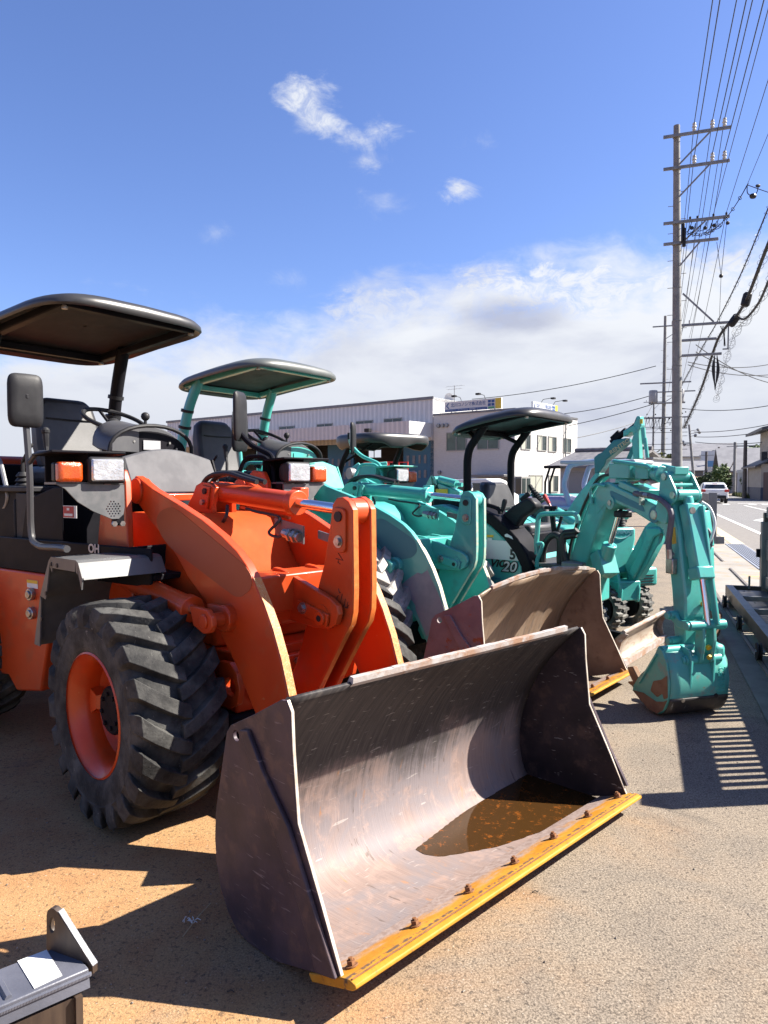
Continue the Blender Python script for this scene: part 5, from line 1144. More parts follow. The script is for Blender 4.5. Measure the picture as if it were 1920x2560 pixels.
        ts_ = MB().loft([[(x, Yb(.765) - w, 1.545 - h), (x, Yb(.765) + w, 1.545 - h), (x, Yb(.765) + w, 1.545 + h), (x, Yb(.765) - w, 1.545 + h)] for x, w, h in ((-.33, .052, .044), (-.275, .056, .046))]).build('turn_signal', BLACKP, root, bevel=.010)
        MB().loft([[(x, Yb(.765) - w, 1.545 - h), (x, Yb(.765) + w, 1.545 - h), (x, Yb(.765) + w, 1.545 + h), (x, Yb(.765) - w, 1.545 + h)] for x, w, h in ((-.274, .057, .047), (-.235, .054, .045), (-.225, .047, .038))]).build('lens', AMBER, ts_, bevel=.012)
    # ---------------- mirrors on bent tubes
    for sg in (-1, 1):
        mv = 0 if sg < 0 else -.055; mm = cfg['mirror'][0 if sg < 0 else 1]
        y = lambda v: sg * v + mv
        if sg < 0: path = [(-.33, y(.75), 1.188), (-.40, y(.752), 1.190), (-.64, y(.755), 1.178), (-.755, y(.755), 1.20), (-.775, y(.755), 1.28), (-.77, y(.755), 1.544), (-.80, y(.758), 1.80), (-.81, y(.765), 1.93)]
        else: path = [(-.40, y(.55), 1.40), (-.42, y(.56), 1.58), (-.48, y(.60), 1.66), (-.66, y(.56), 1.73), (-.76, y(.535), 1.83), (-.77, y(.53), 1.91)]
        arm_ = MB().tube(fillet(path, .09, 5), .017, 10)
        if sg < 0: arm_.tube(fillet([(-.765, y(.755), 1.60), (-.72, y(.74), 1.645), (-.60, y(.70), 1.645), (-.44, y(.62), 1.63)], .05, 4), .013, 8)
        else: arm_.tube(fillet([(-.42, y(.56), 1.58), (-.48, y(.55), 1.655), (-.62, y(.50), 1.655), (-.66, y(.45), 1.50)], .05, 4), .013, 8)
        mo = arm_.build('mirror_arm', cfg['marm'][0 if sg < 0 else 1], root)
        q = V(path[-1]); yw = mm[1]; cy_, sy_ = math.cos(yw), math.sin(yw)
        hw, hh = mm[0]
        def rr(x, s, dz=0): return [q + Vector((.045 + x) * cy_ * V(1, 0, 0) if False else Vector(((.045 + x) * cy_ - a * s * sy_, (.045 + x) * sy_ + a * s * cy_, b * s + mm[2]))) for a, b in superell(hw, hh, 28, .35)]
        rr = lambda x, s: [q + Vector(((.03 + x) * cy_ - a * s * sy_, (.03 + x) * sy_ + a * s * cy_, b * s + mm[2])) for a, b in superell(hw, hh, 28, .35)]
        hsg = MB().loft([rr(.022, .50), rr(.019, .80), rr(.010, .95), rr(.004, 1.0), rr(-.008, 1.0)]).build('mirror', BLACKP, mo, sharp=45)
        MB().loft([rr(-.012, .93), rr(-.0085, .93)]).build('mirror_glass', CHROME, hsg) if False else MB().loft([rr(-.012, .93), rr(-.0085, .93)]).build('mirror_glass', CHROME, mo)
        MB().sph(q + V(.03, 0, .0), .026, 10).cyl(q + V(0, 0, -.03), q + V(0, 0, .03), .020, n=10).build('mirror_clamp', BLACKP, mo)
    # ---------------- mudguards over the front wheels
    for sg in (-1, 1):
        g = MB(); q = lambda v: sg * v
        prof = [(-.64, .70), (-.55, .95), (-.435, 1.128), (-.405, 1.150), (-.12, 1.155), (-.095, 1.145), (-.055, 1.082)]
        for i in range(len(prof) - 1):
            (a, b_), (c_, d_) = prof[i], prof[i + 1]
            g.prism([(a, q(.79), b_), (c_, q(.79), d_), (c_, q(.40), d_), (a, q(.40), b_)], (.004, 0, -.008))
        mg = g.build('mudguard', cfg['guardmat'], root)
        s2 = MB()
        for i in range(len(prof) - 1):
            (a, b_), (c_, d_) = prof[i], prof[i + 1]; k0 = .052; 
            s2.prism([(a, q(.79), b_), (c_, q(.79), d_), (c_ + (.012 if i < 3 else -.01), q(.79), d_ - k0 * (.4 if i < 2 else 1)), (a + (.07 if i < 2 else .04 if i == 2 else 0), q(.79), b_ - (.0 if i == 0 else k0 * (.2 if i < 2 else 1)))], (0, sg * .006, 0))
        s2.build('mudguard_skirt', cfg['guardmat'], mg)
        sc = MB()
        for a, b_ in ((-.40, 1.115), (-.33, 1.115), (-.47, .97), (-.53, .84)): sc.cyl((a, q(.795), b_), (a, q(.80), b_), .010, n=8)
        sc.build('screw', BLACKP, mg)
        if sg < 0: MB().bb((-.62, -.41, .70), (-.10, -.395, 1.08)).build('inner_liner', BLACK, mg)
    # grab rail at the far left and step
    if cfg['hero']:
        t = [tuple(MA.pv(*Z('A', x, y), -.62)) for x, y in ((-40, 700), (5, 760), (60, 1000), (102, 1180), (85, 1290), (0, 1420))]
        MB().tube(fillet(t, .06, 4), .014, 8).build('grab_rail', GALV, root)
        t = MAR.pv(*Z('A', 120, 700), -.2)
    MB().bb((-1.35, -.70, .50), (-.95, -.605, .53)).bb((-1.35, -.70, .531), (-1.33, -.605, 1.0)).bb((-.97, -.70, .531), (-.95, -.605, 1.0)).build('step', BLACK, root, **rl)
    return root, b

patchA = outl(MA, '2', [(213, 470), (240, 420), (300, 395), (345, 415), (740, 740), (785, 810), (780, 880), (720, 932), (680, 928), (300, 640), (240, 560)], -.36)
patchB = outl(MB2, 'g', [(106, 500), (130, 430), (200, 395), (260, 410), (560, 615), (588, 680), (590, 750), (540, 805), (400, 832), (250, 745), (130, 570)], -.36)
wornB = outl(MB2, 'g', [(700, 932), (640, 975), (600, 958), (560, 985), (515, 1015), (470, 1050), (432, 1082), (440, 1120), (485, 1160), (500, 1215), (545, 1255), (575, 1300), (578, 1345), (600, 1400), (690, 1620), (895, 1400), (850, 1270), (790, 1125), (740, 1020)], -.36)
lipA = (MA.pu(872, 1688, 1.33).y, MA.pu(1409, 1578, 1.33).y)
loaderA, bucketA = loader(MA, ANG_A, ORANGE, dict(hero=True, px=-.10, label='orange wheel loader with black canopy parked nearest the camera', group='wheel loaders parked in a row', dark=BLACK, tyre=(.49, .40), rim=.262, rubber=RUBBER, edge=pbr('sunlit_speckled_edge', [(.62, .27, .07), (.60, .17, .03), (.62, .45, .24)], .6, scale=60), ledge=pbr('sunlit_scuffed_edge', [(.66, .13, .02), (.70, .19, .035)], .5, scale=25, spots=((.62, .46, .28, 1), 13, .69)),  # both orange edge colours hold sunlight on the edges, plus worn speckles
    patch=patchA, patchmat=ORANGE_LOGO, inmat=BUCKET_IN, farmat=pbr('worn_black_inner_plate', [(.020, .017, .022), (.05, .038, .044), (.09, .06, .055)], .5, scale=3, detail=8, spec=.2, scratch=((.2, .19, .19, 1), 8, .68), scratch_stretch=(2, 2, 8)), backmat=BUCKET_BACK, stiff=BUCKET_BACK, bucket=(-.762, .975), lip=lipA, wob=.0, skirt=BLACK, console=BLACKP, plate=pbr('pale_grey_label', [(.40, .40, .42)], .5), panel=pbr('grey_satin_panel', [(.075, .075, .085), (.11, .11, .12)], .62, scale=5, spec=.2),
    can=(-.66, .64, 2.485, 2.365), post=BLACK, bracket=pbr('grey_hammered_paint', [(.11, .115, .12), (.15, .15, .155)], .45, scale=20), guard=BLACK, mirror=(((.085, .135), .02, -.02), ((.085, .155), .55, .0)), marm=(pbr('dark_grey_tube', [(.05, .05, .055)], .4), BLACK), guardmat=pbr('mudguard_grey', [(.085, .087, .09), (.13, .132, .135)], .45, scale=4, spec=.4, spots=((.24, .23, .22, 1), 12, .68)), twist=.022))
bucketA['label'] = 'wide bucket with black worn outside and rust yellow cutting edge'
lipB = (MB2.pu(1130, 1490, 1.33).y, MB2.pu(1490, 1432, 1.33).y)
loaderB, bucketB = loader(MB2, ANG_B, TEAL, dict(hero=False, px=.08, label='teal green wheel loader with a grey canopy, second in the row', group='wheel loaders parked in a row', dark=TEAL, tyre=(.575, .45), rim=.29, rubber=RUBBER_G, ledge=pbr('sunlit_scuffed_teal_edge', [(.20, .50, .43), (.45, .55, .42)], .5, scale=25, spots=((.35, .16, .08, 1), 13, .66)), edge=pbr('pale_scuffed_edge', [(.55, .58, .45), (.5, .45, .32), (.2, .45, .38)], .6, scale=18),
    patch=patchB, patchmat=TEAL_DARK, worn=wornB, inmat=BUCKET2_IN, farmat=pbr('brown_inner_plate', [(.19, .11, .075), (.27, .17, .12), (.15, .085, .06)], .55, scale=4, detail=8, bump=.1, bscale=60, spots=((.34, .14, .04, 1), 8, .67)), backmat=BUCKET2_SIDE, stiff=BUCKET2_SIDE, bucket=(-.78, .93), lip=(-.62, .80), wob=.16, skirt=TEAL, console=BLACKP, plate=TEAL, panel=TEAL,
    can=(-.46, .57, 2.43, 2.31), underm=pbr('grey_green_headliner', [(.05, .066, .062), (.085, .10, .095)], .8, scale=6), canm=pbr('grey_canopy_resin', [(.085, .095, .092), (.12, .13, .127)], .45, scale=3, rvar=.2), post=TEAL, bracket=pbr('mid_grey_paint', [(.16, .17, .17)], .5), guard=TEAL_DIRTY, mirror=(((.075, .15), .02, -.05), ((.05, .145), .4, -.02)), marm=(TEAL, TEAL), guardmat=TEAL, twist=.012))
bucketB['label'] = 'tan worn bucket with a dented top edge'
# rain water lying in the orange loader's bucket: a flat pool where the floor sags
WATER = bpy.data.materials.new('muddy_water'); WATER.use_nodes = True
_b = WATER.node_tree.nodes['Principled BSDF']; _x = NT(WATER.node_tree); _c = _x.n('ShaderNodeTexCoord').outputs['Object']
_x.put(_b.inputs['Base Color'], _x.mix(_x.step(_x.noise(_c, 30, 7, .75), .54, .66), (.040, .019, .006, 1), (.16, .05, .009, 1)))
_b.inputs['Roughness'].default_value = .03; _b.inputs['IOR'].default_value = 1.33
pool = MB(); zw = .0165; P = []
vn, vf = -.762, .974
def floor_z(u, v):
    pts = [(1.60, .118), (1.50, .075), (1.38, .052), (1.26, .042), (1.16, .040), (1.09, .060), (1.045, .105)]
    for (a, za), (b, zb) in zip(pts, pts[1:]):
        if b <= u <= a: z = za + (zb - za) * (a - u) / (a - b); break
    else: z = .118
    t = max(0, min(1, (v + .3) / 1.27)); return z - .028 * t * max(0, min(1, (.15 - z) / .08)) - .022 * (v - vn)
left, right = [], []
for i in range(60):
    v = -.30 + (vf + .30) * i / 59; us = [1.06 + .54 * k / 80 for k in range(81)]; ins = [u for u in us if floor_z(u, v) < zw]
    if ins: left.append(Vector((min(ins) - .006, v, zw))); right.append(Vector((max(ins) + .006, v, zw)))
if len(left) > 3:
    pool.poly(left + right[::-1]); po = pool.build('puddle', WATER, None, loc=loaderA.location, rotz=MA.yaw); tag(po, 'brown rust stained rainwater pooled in the orange loader bucket', 'puddle')
    print('POOL v from', round(left[0].y, 3), 'u', round(min(p.x for p in left), 3), round(max(p.x for p in right), 3))
# ================================================================== mini excavators
TRACKR = pbr('dusty_rubber_track', [(.03, .03, .03), (.20, .195, .18), (.08, .078, .075)], .8, scale=9, bump=.2, bscale=80)
STRIPE = pbr('pale_grey_stripe', [(.66, .69, .69), (.72, .74, .74)], .5, scale=2)
DIRT = pbr('dried_mud_on_paint', [(.22, .12, .07), (.28, .17, .10)], .85, scale=14, bump=.3, bscale=60)
BLADE = pbr('worn_blade_steel', [(.34, .26, .20), (.42, .36, .30), (.28, .20, .15)], .5, scale=3, stretch=(1, 1, 4), metal=.2, spots=((.30, .14, .06, 1), 9, .66))
LEVERM = BLACKP
def rot2(ang, pivot): return dict(loc=pivot, rotz=ang)

def track(parent, v, w, L, h, name='crawler_track'):
    """rubber track: belt loop with chevron lugs, rollers inside"""
    r = h / 2; n = 14; loop = []
    for i in range(n + 1): a = -math.pi / 2 + math.pi * i / n; loop.append((L / 2 - r + math.cos(a) * r, r + math.sin(a) * r))
    for i in range(n + 1): a = math.pi / 2 + math.pi * i / n; loop.append((-L / 2 + r + math.cos(a) * r, r + math.sin(a) * r))
    m = MB(); k = len(loop); ins = []
    cx = [(p[0] * (L - .06) / L, r + (p[1] - r) * (h - .07) / h) for p in loop]
    m.loft([[V(p[0], v - w / 2, p[1]), V(p[0], v + w / 2, p[1]), V(q[0], v + w / 2, q[1]), V(q[0], v - w / 2, q[1])] for p, q in list(zip(loop, cx)) + [(loop[0], cx[0])]], caps=False)
    o = m.build(name, TRACKR, parent, sharp=40)
    # lugs round the belt
    per = 2 * (L - h) + math.pi * h; cnt = int(per / .072); lm = MB()
    for i in range(cnt):
        s = per * i / cnt; st = L - h
        if s < st: x, z, a = -L / 2 + r + s, 0.0, -math.pi / 2
        elif s < st + math.pi * r: b = (s - st) / r; x, z, a = L / 2 - r + math.sin(b) * r, r - math.cos(b) * r, -math.pi / 2 + b
        elif s < 2 * st + math.pi * r: x, z, a = L / 2 - r - (s - st - math.pi * r), h, math.pi / 2
        else: b = (s - 2 * st - math.pi * r) / r; x, z, a = -L / 2 + r - math.sin(b) * r, r + math.cos(b) * r, math.pi / 2 + b
        nx, nz = math.cos(a), math.sin(a); tx, tz = -nz, nx
        for sg in (-1, 1):
            off = .018 if sg < 0 else -.018
            P = []
            for hh, ww in ((-.004, .022), (.022, .014)):
                for tt, vv in ((-ww, .02), (ww, .02), (ww * .8 + .012, .5), (-ww * .8 + .012, .5)):
                    P.append(V(x + nx * hh + tx * (tt + off), v + sg * vv * w * .96, z + nz * hh + tz * (tt + off)))
            lm.loft([P[:4], P[4:]])
    lm.build('track_lug', TRACKR, o, kind='stuff', sharp=25)
    m = MB()
    for x, rr in ((L / 2 - r, r * .72), (-L / 2 + r, r * .72)): m.cyl((x, v - w * .42, r), (x, v + w * .42, r), rr, n=20)
    for i in range(3): x = -L * .22 + i * L * .22; m.cyl((x, v - w * .4, r * .55), (x, v + w * .4, r * .55), r * .42, n=14)
    m.build('roller', BLACK, o); MB().bb((-L / 2 + r, v - w * .3, r * .6), (L / 2 - r, v + w * .3, r * 1.3)).build('track_frame', BLACK, o, bevel=.02)
    return o
def undercarriage(root, gauge, w, L, h, blade, bv=0.0):
    for sg in (-1, 1): track(root, sg * gauge / 2, w, L, h)
    MB().bb((-L * .25, -gauge / 2, h * .4), (L * .25, gauge / 2, h * .85)).cyl((0, 0, h * .85), (0, 0, h * 1.16), .26, n=24).build('car_body', BLACK, root, bevel=.02)
    if blade:
        u, hw = blade; m = MB(); prof = catmull([(u + .05, 0, .0), (u - .01, 0, .06), (u - .025, 0, .13), (u - .005, 0, .20), (u + .06, 0, .27)], 4)
        rows = [[V(p.x, y + bv, p.z + .01) for p in prof] for y in (-hw, -hw * .5, 0, hw * .5, hw)]
        o = m.grid(rows).build('dozer_blade', BLADE, root, solid=.025, sharp=60)
        MB().bb((u + .035, bv - hw, .004), (u + .075, bv + hw, .055)).build('blade_edge', LIP, o)
        MB().cyl((u + .06, bv - hw, .285), (u + .06, bv + hw, .285), .018, n=10).build('blade_top_bar', LIP, o)
        for sg in (-1, 1): MB().plate([(p.x - .0, p.z + .01) for p in prof] + [(u + .075, .20), (u + .03, .13), (u + .06, .06)][0:0] + [(u + .10, .27), (u + .045, .20), (u + .03, .13), (u + .05, .06), (u + .085, .01)], bv + sg * hw - .006, bv + sg * hw + .006).build('blade_end', LIP, o)
        for sg in (-1, 1): MB().beam((u - .02, sg * gauge * .22, .14), (.15, sg * gauge * .22, h * .5), .06, .09).build('blade_arm', BLACK, o)
def seat(root, u, v, z, kw, w=.23):
    m = MB(); m.loft([[(u + a, v - b, zz), (u + a - .10, v - b, zz), (u + a - .10, v + b, zz), (u + a, v + b, zz)] for a, b, zz in ((.02, w, z), (-.0, w * 1.05, z + .12), (-.03, w * .98, z + .26), (-.06, w * .80, z + .37), (-.08, w * .6, z + .40))])
    b = m.build('seat_backrest', VINYL, root, bevel=.04, seg=3, **kw)
    MB().tube([(u + .015, v - w * .55, z + .17), (u + .02, v, z + .16), (u + .015, v + w * .55, z + .17)], .007, 6).build('seam', BLACKP, b)
    MB().loft([[(u - .05, v - w, zz), (u + .40, v - w, zz), (u + .44, v, zz), (u + .40, v + w, zz), (u - .05, v + w, zz)] for zz in (z - .10, z + .02)]).build('seat_cushion', VINYL, root, bevel=.035, seg=3, **kw)
def lever(root, p, d, L, kw, boot=True, mat=None, knob=True):
    p = V(p); d = V(d).normalized(); m = MB()
    if boot:
        for k in range(7): m.cyl(p + d * (k * .026), p + d * (k * .026 + .014), .062 - k * .006, .054 - k * .006, n=14)
    m.tube([p, p + d * L], .010, 8)
    if knob: m.tube([p + d * (L - .10), p + d * (L - .02), p + d * L], [.016, .023, .015], 10)
    return m.build('control_lever', mat or LEVERM, root, **kw)

# ---------------------------------------------------------------- the excavator whose bucket rests by the gate
EA = Fr((1.08, 6.6), (.6, .8)); XA = Fr((1.95, 4.75), (.96, .28))
exA = thing('mini_excavator', 'teal mini excavator with black canopy whose bucket rests on the ground by the gate', 'mini excavator', EA.O, EA.yaw, 'mini excavators in the yard')
undercarriage(exA, 1.0, .25, 1.6, .44, (1.17, .60), .386)
ka = {}
# upper body: side, stripe, sweeping black cover
hood = [(-.80, .50), (-.80, 1.24), (-.30, 1.30), (.07, 1.20), (.20, 1.135), (.33, 1.03), (.43, .91), (.50, .80), (.50, .50), (.40, .42), (-.7, .42)]
bodyA = MB().plate(hood, -.55, .58).build('upper_body', TEAL, exA, bevel=.02)
m = MB(); m.plate([(-.80, 1.02), (.36, 1.005), (.385, .98), (.47, .86), (.475, .845), (-.80, .845)], -.556, -.5505).build('side_stripe', STRIPE, bodyA)
m = MB()
band = [(-.10, 1.33), (.10, 1.27), (.24, 1.215), (.36, 1.125), (.46, 1.03), (.545, .905), (.585, .79), (.60, .66)]; inn = [(-.10, 1.245), (.07, 1.195), (.20, 1.13), (.33, 1.025), (.43, .905), (.49, .80), (.505, .66)]
m.loft([[V(a[0], -.565, a[1]), V(a[0], -.30, a[1] + .02), V(b[0], -.30, b[1]), V(b[0], -.565, b[1])] for a, b in zip(band, [inn[0], inn[1], inn[2], inn[3], (.37, .98), inn[4], inn[5], inn[6]])])
cov = m.build('black_side_cover', BLACK, exA, bevel=.012, sharp=50)
p = [EA.pv(*Z('h', x, y), -.568) for x, y in ((365, 810), (400, 795), (470, 835), (490, 880), (430, 850), (375, 840))]
MB().prism([(q.x, -.572, q.z) for q in p], (0, .006, 0)).build('cover_emblem', STRIPE, cov)
MB().plate([(.30, 1.16), (.40, 1.11), (.30, 1.08), (.2, 1.14)], -.45, -.30).build('seat_riser', BLACKP, exA)
Bs = basis((1, 0, 0), (0, 0, 1))
def side_text(s, name, px, py, size, mat, sx=1.0, shear=0, bold=.004, y=-.557):
    q = EA.pv(px, py, y); return text(s, name, (q.x, y, q.z), Bs, size, mat, bodyA, .0015, sx=sx, shear=shear, bold=bold)
side_text('5', 'numeral', 1281.5, 1387.5, .115, INK, 1.0, 0, .004); side_text('I', 'numeral', 1202.5, 1361, .125, INK, 1, 0, .003)
side_text('ViO', 'model_lettering', 1245, 1409, .085, INK, 1.15, .3, .003); side_text('20', 'model_lettering', 1272, 1418, .118, INK, 1.1, .25, .010); side_text('20', 'model_lettering', 1272, 1418, .118, SILVER, 1.1, .25, .002, -.559)
q0, q1 = EA.pv(*Z('h', 100, 845), -.552), EA.pv(*Z('h', 200, 815), -.552)
MB().bb((q0.x, -.5535, q0.z), (q1.x, -.5515, q1.z)).build('caution_label', YELLOWP, bodyA); q0, q1 = EA.pv(*Z('h', 115, 900), -.552), EA.pv(*Z('h', 185, 862), -.552); MB().bb((q0.x, -.559, q0.z), (q1.x, -.557, q1.z)).build('small_label', WHITEL, bodyA)
MB().plate([(-.78, .69), (.30, .69), (.30, .672), (-.78, .672)], -.553, -.5505).plate([(-.5, .60), (.2, .60), (.2, .585), (-.5, .585)], -.553, -.5505).plate([(.02, .67), (.03, .67), (.03, .43), (.02, .43)], -.553, -.5505).plate([(-.12, 1.20), (-.115, 1.20), (-.115, .70), (-.12, .70)], -.5575, -.5565).build('panel_seam', TEAL_DARK, bodyA)
# front part of the body below the deck
MB().bb((.42, -.50, .42), (.86, .52, .80)).build('deck', TEAL, exA, bevel=.02)
MB().bb((.50, -.48, .802), (.90, .5, .83)).build('floor_mat', GREYP, exA, bevel=.005)
m = MB().bb((.30, -.28, .83), (.46, .40, 1.06)); m.build('seat_stand', BLACK, exA, bevel=.02)
seat(exA, -.02, .12, 1.10, ka, .27)
MB().bb((-.5, -.4, 1.25), (-.12, .5, 1.36)).build('engine_cover', BLACKP, exA, bevel=.03)
# control boxes and levers
MB().plate([(.23, 1.15), (.247, 1.226), (.33, 1.292), (.46, 1.368), (.50, 1.362), (.553, 1.314), (.545, 1.285), (.511, 1.251), (.425, 1.197), (.36, 1.10), (.25, 1.05)], -.42, -.28).build('control_box', BLACKP, exA, bevel=.022)
MB().plate([(.02, 1.0), (.07, 1.13), (.15, 1.25), (.19, 1.282), (.245, 1.28), (.27, 1.24), (.29, 1.157), (.27, 1.0)], .42, .56).build('control_box', GREYP, exA, bevel=.03)
def at(k, x, y, v): q = EA.pv(*Z(k, x, y), v); return q
a, b = at('h', 890, 340, .50), at('h', 730, 70, .50); lever(exA, a, b - a, (b - a).length, ka)
a, b = at('h', 650, 260, -.32), at('h', 735, 195, -.32); lever(exA, a, b - a, (b - a).length, ka, False)
a, b = at('h', 320, 500, -.48), at('h', 375, 285, -.48); lever(exA, a, b - a, (b - a).length, ka, False)
a, b = at('h', 1045, 390, .35), at('h', 945, 215, .35); lever(exA, a, b - a, (b - a).length, ka, False, REDP)
for x0, y0, x1, y1 in ((1085, 780, 1040, 420), (1115, 780, 1085, 420), (1140, 780, 1210, 540)):
    a, b = at('h', x0, y0, -.10), at('h', x1, y1, -.10); MB().tube([a, b], .014, 8).build('travel_lever', LEVERM, exA)
a, b = at('h', 960, 410, -.10), at('h', 1140, 410, -.10); MB().tube([a, b], .016, 8).build('lever_grip', LEVERM, exA)
rl_ = [at('h', x, y, -.48) for x, y in ((845, 1100), (835, 930), (862, 560), (890, 515), (960, 500), (1390, 495), (1445, 540), (1452, 640))]
MB().tube(fillet(rl_, .05, 5), .021, 10).build('hand_rail', TEAL, exA)
MB().tube(fillet([at('h', x, y, -.50) for x, y in ((840, 1290), (845, 1180), (905, 1050), (930, 935), (850, 950))], .05, 4), .018, 8).build('hand_rail_foot', TEAL, exA)
a = at('h', 0, 335, -.52); MB().tube(fillet([at('h', x, y, -.50) for x, y in ((-60, 330), (30, 345), (230, 405), (285, 440), (300, 500))], .05, 4), .018, 8).build('arm_rest', BLACK, exA)
for k, (x, y) in enumerate(((730, 60), )): pass
# big hose loops in front of the deck
for path, r in (([(960, 1330), (930, 1250), (935, 1060), (990, 900), (1080, 820), (1170, 840), (1195, 950), (1185, 1120), (1195, 1300)], .030), ([(1260, 1300), (1225, 1120), (1215, 960), (1225, 840), (1270, 785), (1400, 770), (1440, 740)], .028), ([(1330, 1300), (1280, 1180), (1235, 1000), (1240, 860), (1330, 830), (1420, 815)], .026)):
    MB().tube(catmull([at('h', x, y, -.40 - .03 * r) for x, y in path], 7), r, 12).build('hydraulic_hose', HOSE, exA)
MB().bb((.80, -.50, .50), (.98, -.30, .80)).build('valve_block', TEAL, exA, bevel=.02); MB().bb((.82, -.52, .81), (1.0, -.34, .86)).build('hose_clamp', GALV, exA, bevel=.01)
# canopy on two bent posts
ro, zat = canopy_roof(exA, 'canopy', .14, .42, .53, 2.055, 1.915, .03, CANOPY, GREYP, BLACK, (0, -.02, 0), 0, .38)
for vv in (-.40, .45):
    t = [(-.12, vv, 1.2), (-.12, vv, 1.70), (-.10, vv, 1.80), (.06, vv, 2.0)]
    po = MB().tube(fillet(t, .16, 6), .036, 14).build('canopy_post', BLACK, exA)
    MB().tube([(-.04, vv, 1.88), (-.18, vv + (.12 if vv < 0 else -.16), 1.97)], .02, 8).build('post_brace', BLACK, po)
# ----- boom group (swung towards the viewer): children of the machine, own yaw
P0 = EA.loc(XA.O); kx = dict(loc=(P0.x, P0.y, 0), rotz=XA.yaw - EA.yaw)
def xo(pts, v): return pts
lower = [(-.98, 1.20), (-.86, 1.38), (-.74, 1.50), (-.60, 1.495), (-.66, 1.33), (-.76, 1.18), (-.93, .88), (-1.02, .70), (-1.14, .55), (-1.26, .58), (-1.24, .72), (-1.12, .98)]
upper = [(-.82, 1.42), (-.74, 1.50), (-.64, 1.50), (-.50, 1.455), (-.235, 1.385), (-.09, 1.345), (-.02, 1.30), (-.02, 1.245), (-.06, 1.215), (-.15, 1.225), (-.38, 1.305), (-.56, 1.345), (-.68, 1.32), (-.80, 1.24)]
m = MB().plate(lower, -.085, .085); bl = m.build('boom', TEAL, exA, bevel=.012, **kx)
m = MB().plate(upper, -.088, .088).build('boom_head', TEAL, bl, bevel=.012)
MB().plate([(q.x, q.z) for q in round_poly([(-.62, 0, 1.44), (-.50, 0, 1.41), (-.22, 0, 1.335), (-.20, 0, 1.29), (-.40, 0, 1.335), (-.60, 0, 1.385)], .03)], -.0905, -.0885).build('painted_over_panel', TEAL_DARK, bl)
MB().cyl((-.09, -.105, 1.278), (-.09, .105, 1.278), .034, n=20).build('pivot_pin', STEEL, bl, bevel=.004); MB().cyl((-.09, -.098, 1.278), (-.09, .098, 1.278), .056, n=22).build('pivot_collar', TEAL_DARK, bl)
MB().bb((-.66, -.075, 1.525), (-.41, .075, 1.64)).bb((-.60, -.06, 1.49), (-.45, .06, 1.5245)).build('hose_cover', TEAL, bl, bevel=.008)
MB().prism([(-.52, -.088, 1.465), (-.27, -.088, 1.40), (-.27, .088, 1.40), (-.52, .088, 1.465)], (.01, 0, .045)).build('top_plate', TEAL, bl, bevel=.006)
ac = MB().cyl((-.62, 0, 1.60), (-.16, 0, 1.555), .048, n=22).cyl((-.20, 0, 1.559), (-.14, 0, 1.553), .058, n=22).bb((-.36, -.06, 1.52), (-.22, .06, 1.62)).build('arm_cylinder', TEAL, exA, bevel=.006, **kx)
MB().cyl((-.15, 0, 1.553), (.02, 0, 1.535), .022, n=16).build('rod', CHROME, ac); MB().tube([(-.60, -.07, 1.655), (-.20, -.07, 1.61), (-.17, -.06, 1.59)], .016, 8).tube([(-.20, .05, 1.615), (.03, .05, 1.575)], .012, 8).build('steel_pipe', TEAL, ac)
sh_ = MB(); rr = random.Random(4)
sh_.grid([[V(-.40 + i * .03, -.07 + j * .07, 1.512 - .012 * math.sin(i * 1.7 + j) - .014 * (j == 0)) for i in range(9)] for j in range(3)]); sh_.build('torn_hose_wrap', pbr('torn_tan_wrap', [(.36, .22, .14), (.5, .40, .30)], .8, scale=20), ac, solid=.006)
bc = MB().cyl((-.93, .0, .62), (-.74, .0, 1.02), .055, n=22).box((-.81, 0, .86), (.13, .14, .2), Matrix.Rotation(-.45, 3, 'Y')).build('boom_cylinder', TEAL, exA, bevel=.006, **kx)
MB().cyl((-.74, 0, 1.02), (-.60, 0, 1.33), .020, n=16).build('rod', CHROME, bc)
MB().cyl((-.60, -.10, 1.345), (-.60, .10, 1.345), .05, n=18).build('cylinder_pin', TEAL, bl); MB().cyl((-.60, -.108, 1.345), (-.60, .108, 1.345), .02, n=12).build('pin_end', STEEL, bl)
for i, dy in enumerate((-.05, -.02, .02)):
    MB().tube(catmull([(-1.22 - i * .012, dy - .04, .66), (-1.16 - i * .012, dy - .04, .98), (-1.02 - i * .012, dy - .04, 1.24), (-.90 - i * .012, dy - .04, 1.40), (-.78, dy - .03, 1.53), (-.66, dy, 1.56)], 5), .011, 8).build('steel_pipe', TEAL if i else HOSE, bl)
MB().tube(fillet([(-.84, -.10, 1.33), (-.86, -.105, 1.45), (-.78, -.105, 1.485), (-.66, -.10, 1.47)], .03, 3), .012, 8).build('steel_pipe', TEAL, bl)
MB().bb((-.63, -.05, 1.235), (-.53, .05, 1.285)).build('work_lamp', BLACKP, bl, bevel=.012)
MB().bb((-1.32, -.12, .40), (-1.06, .12, .66)).build('swing_bracket', TEAL, bl, bevel=.03)
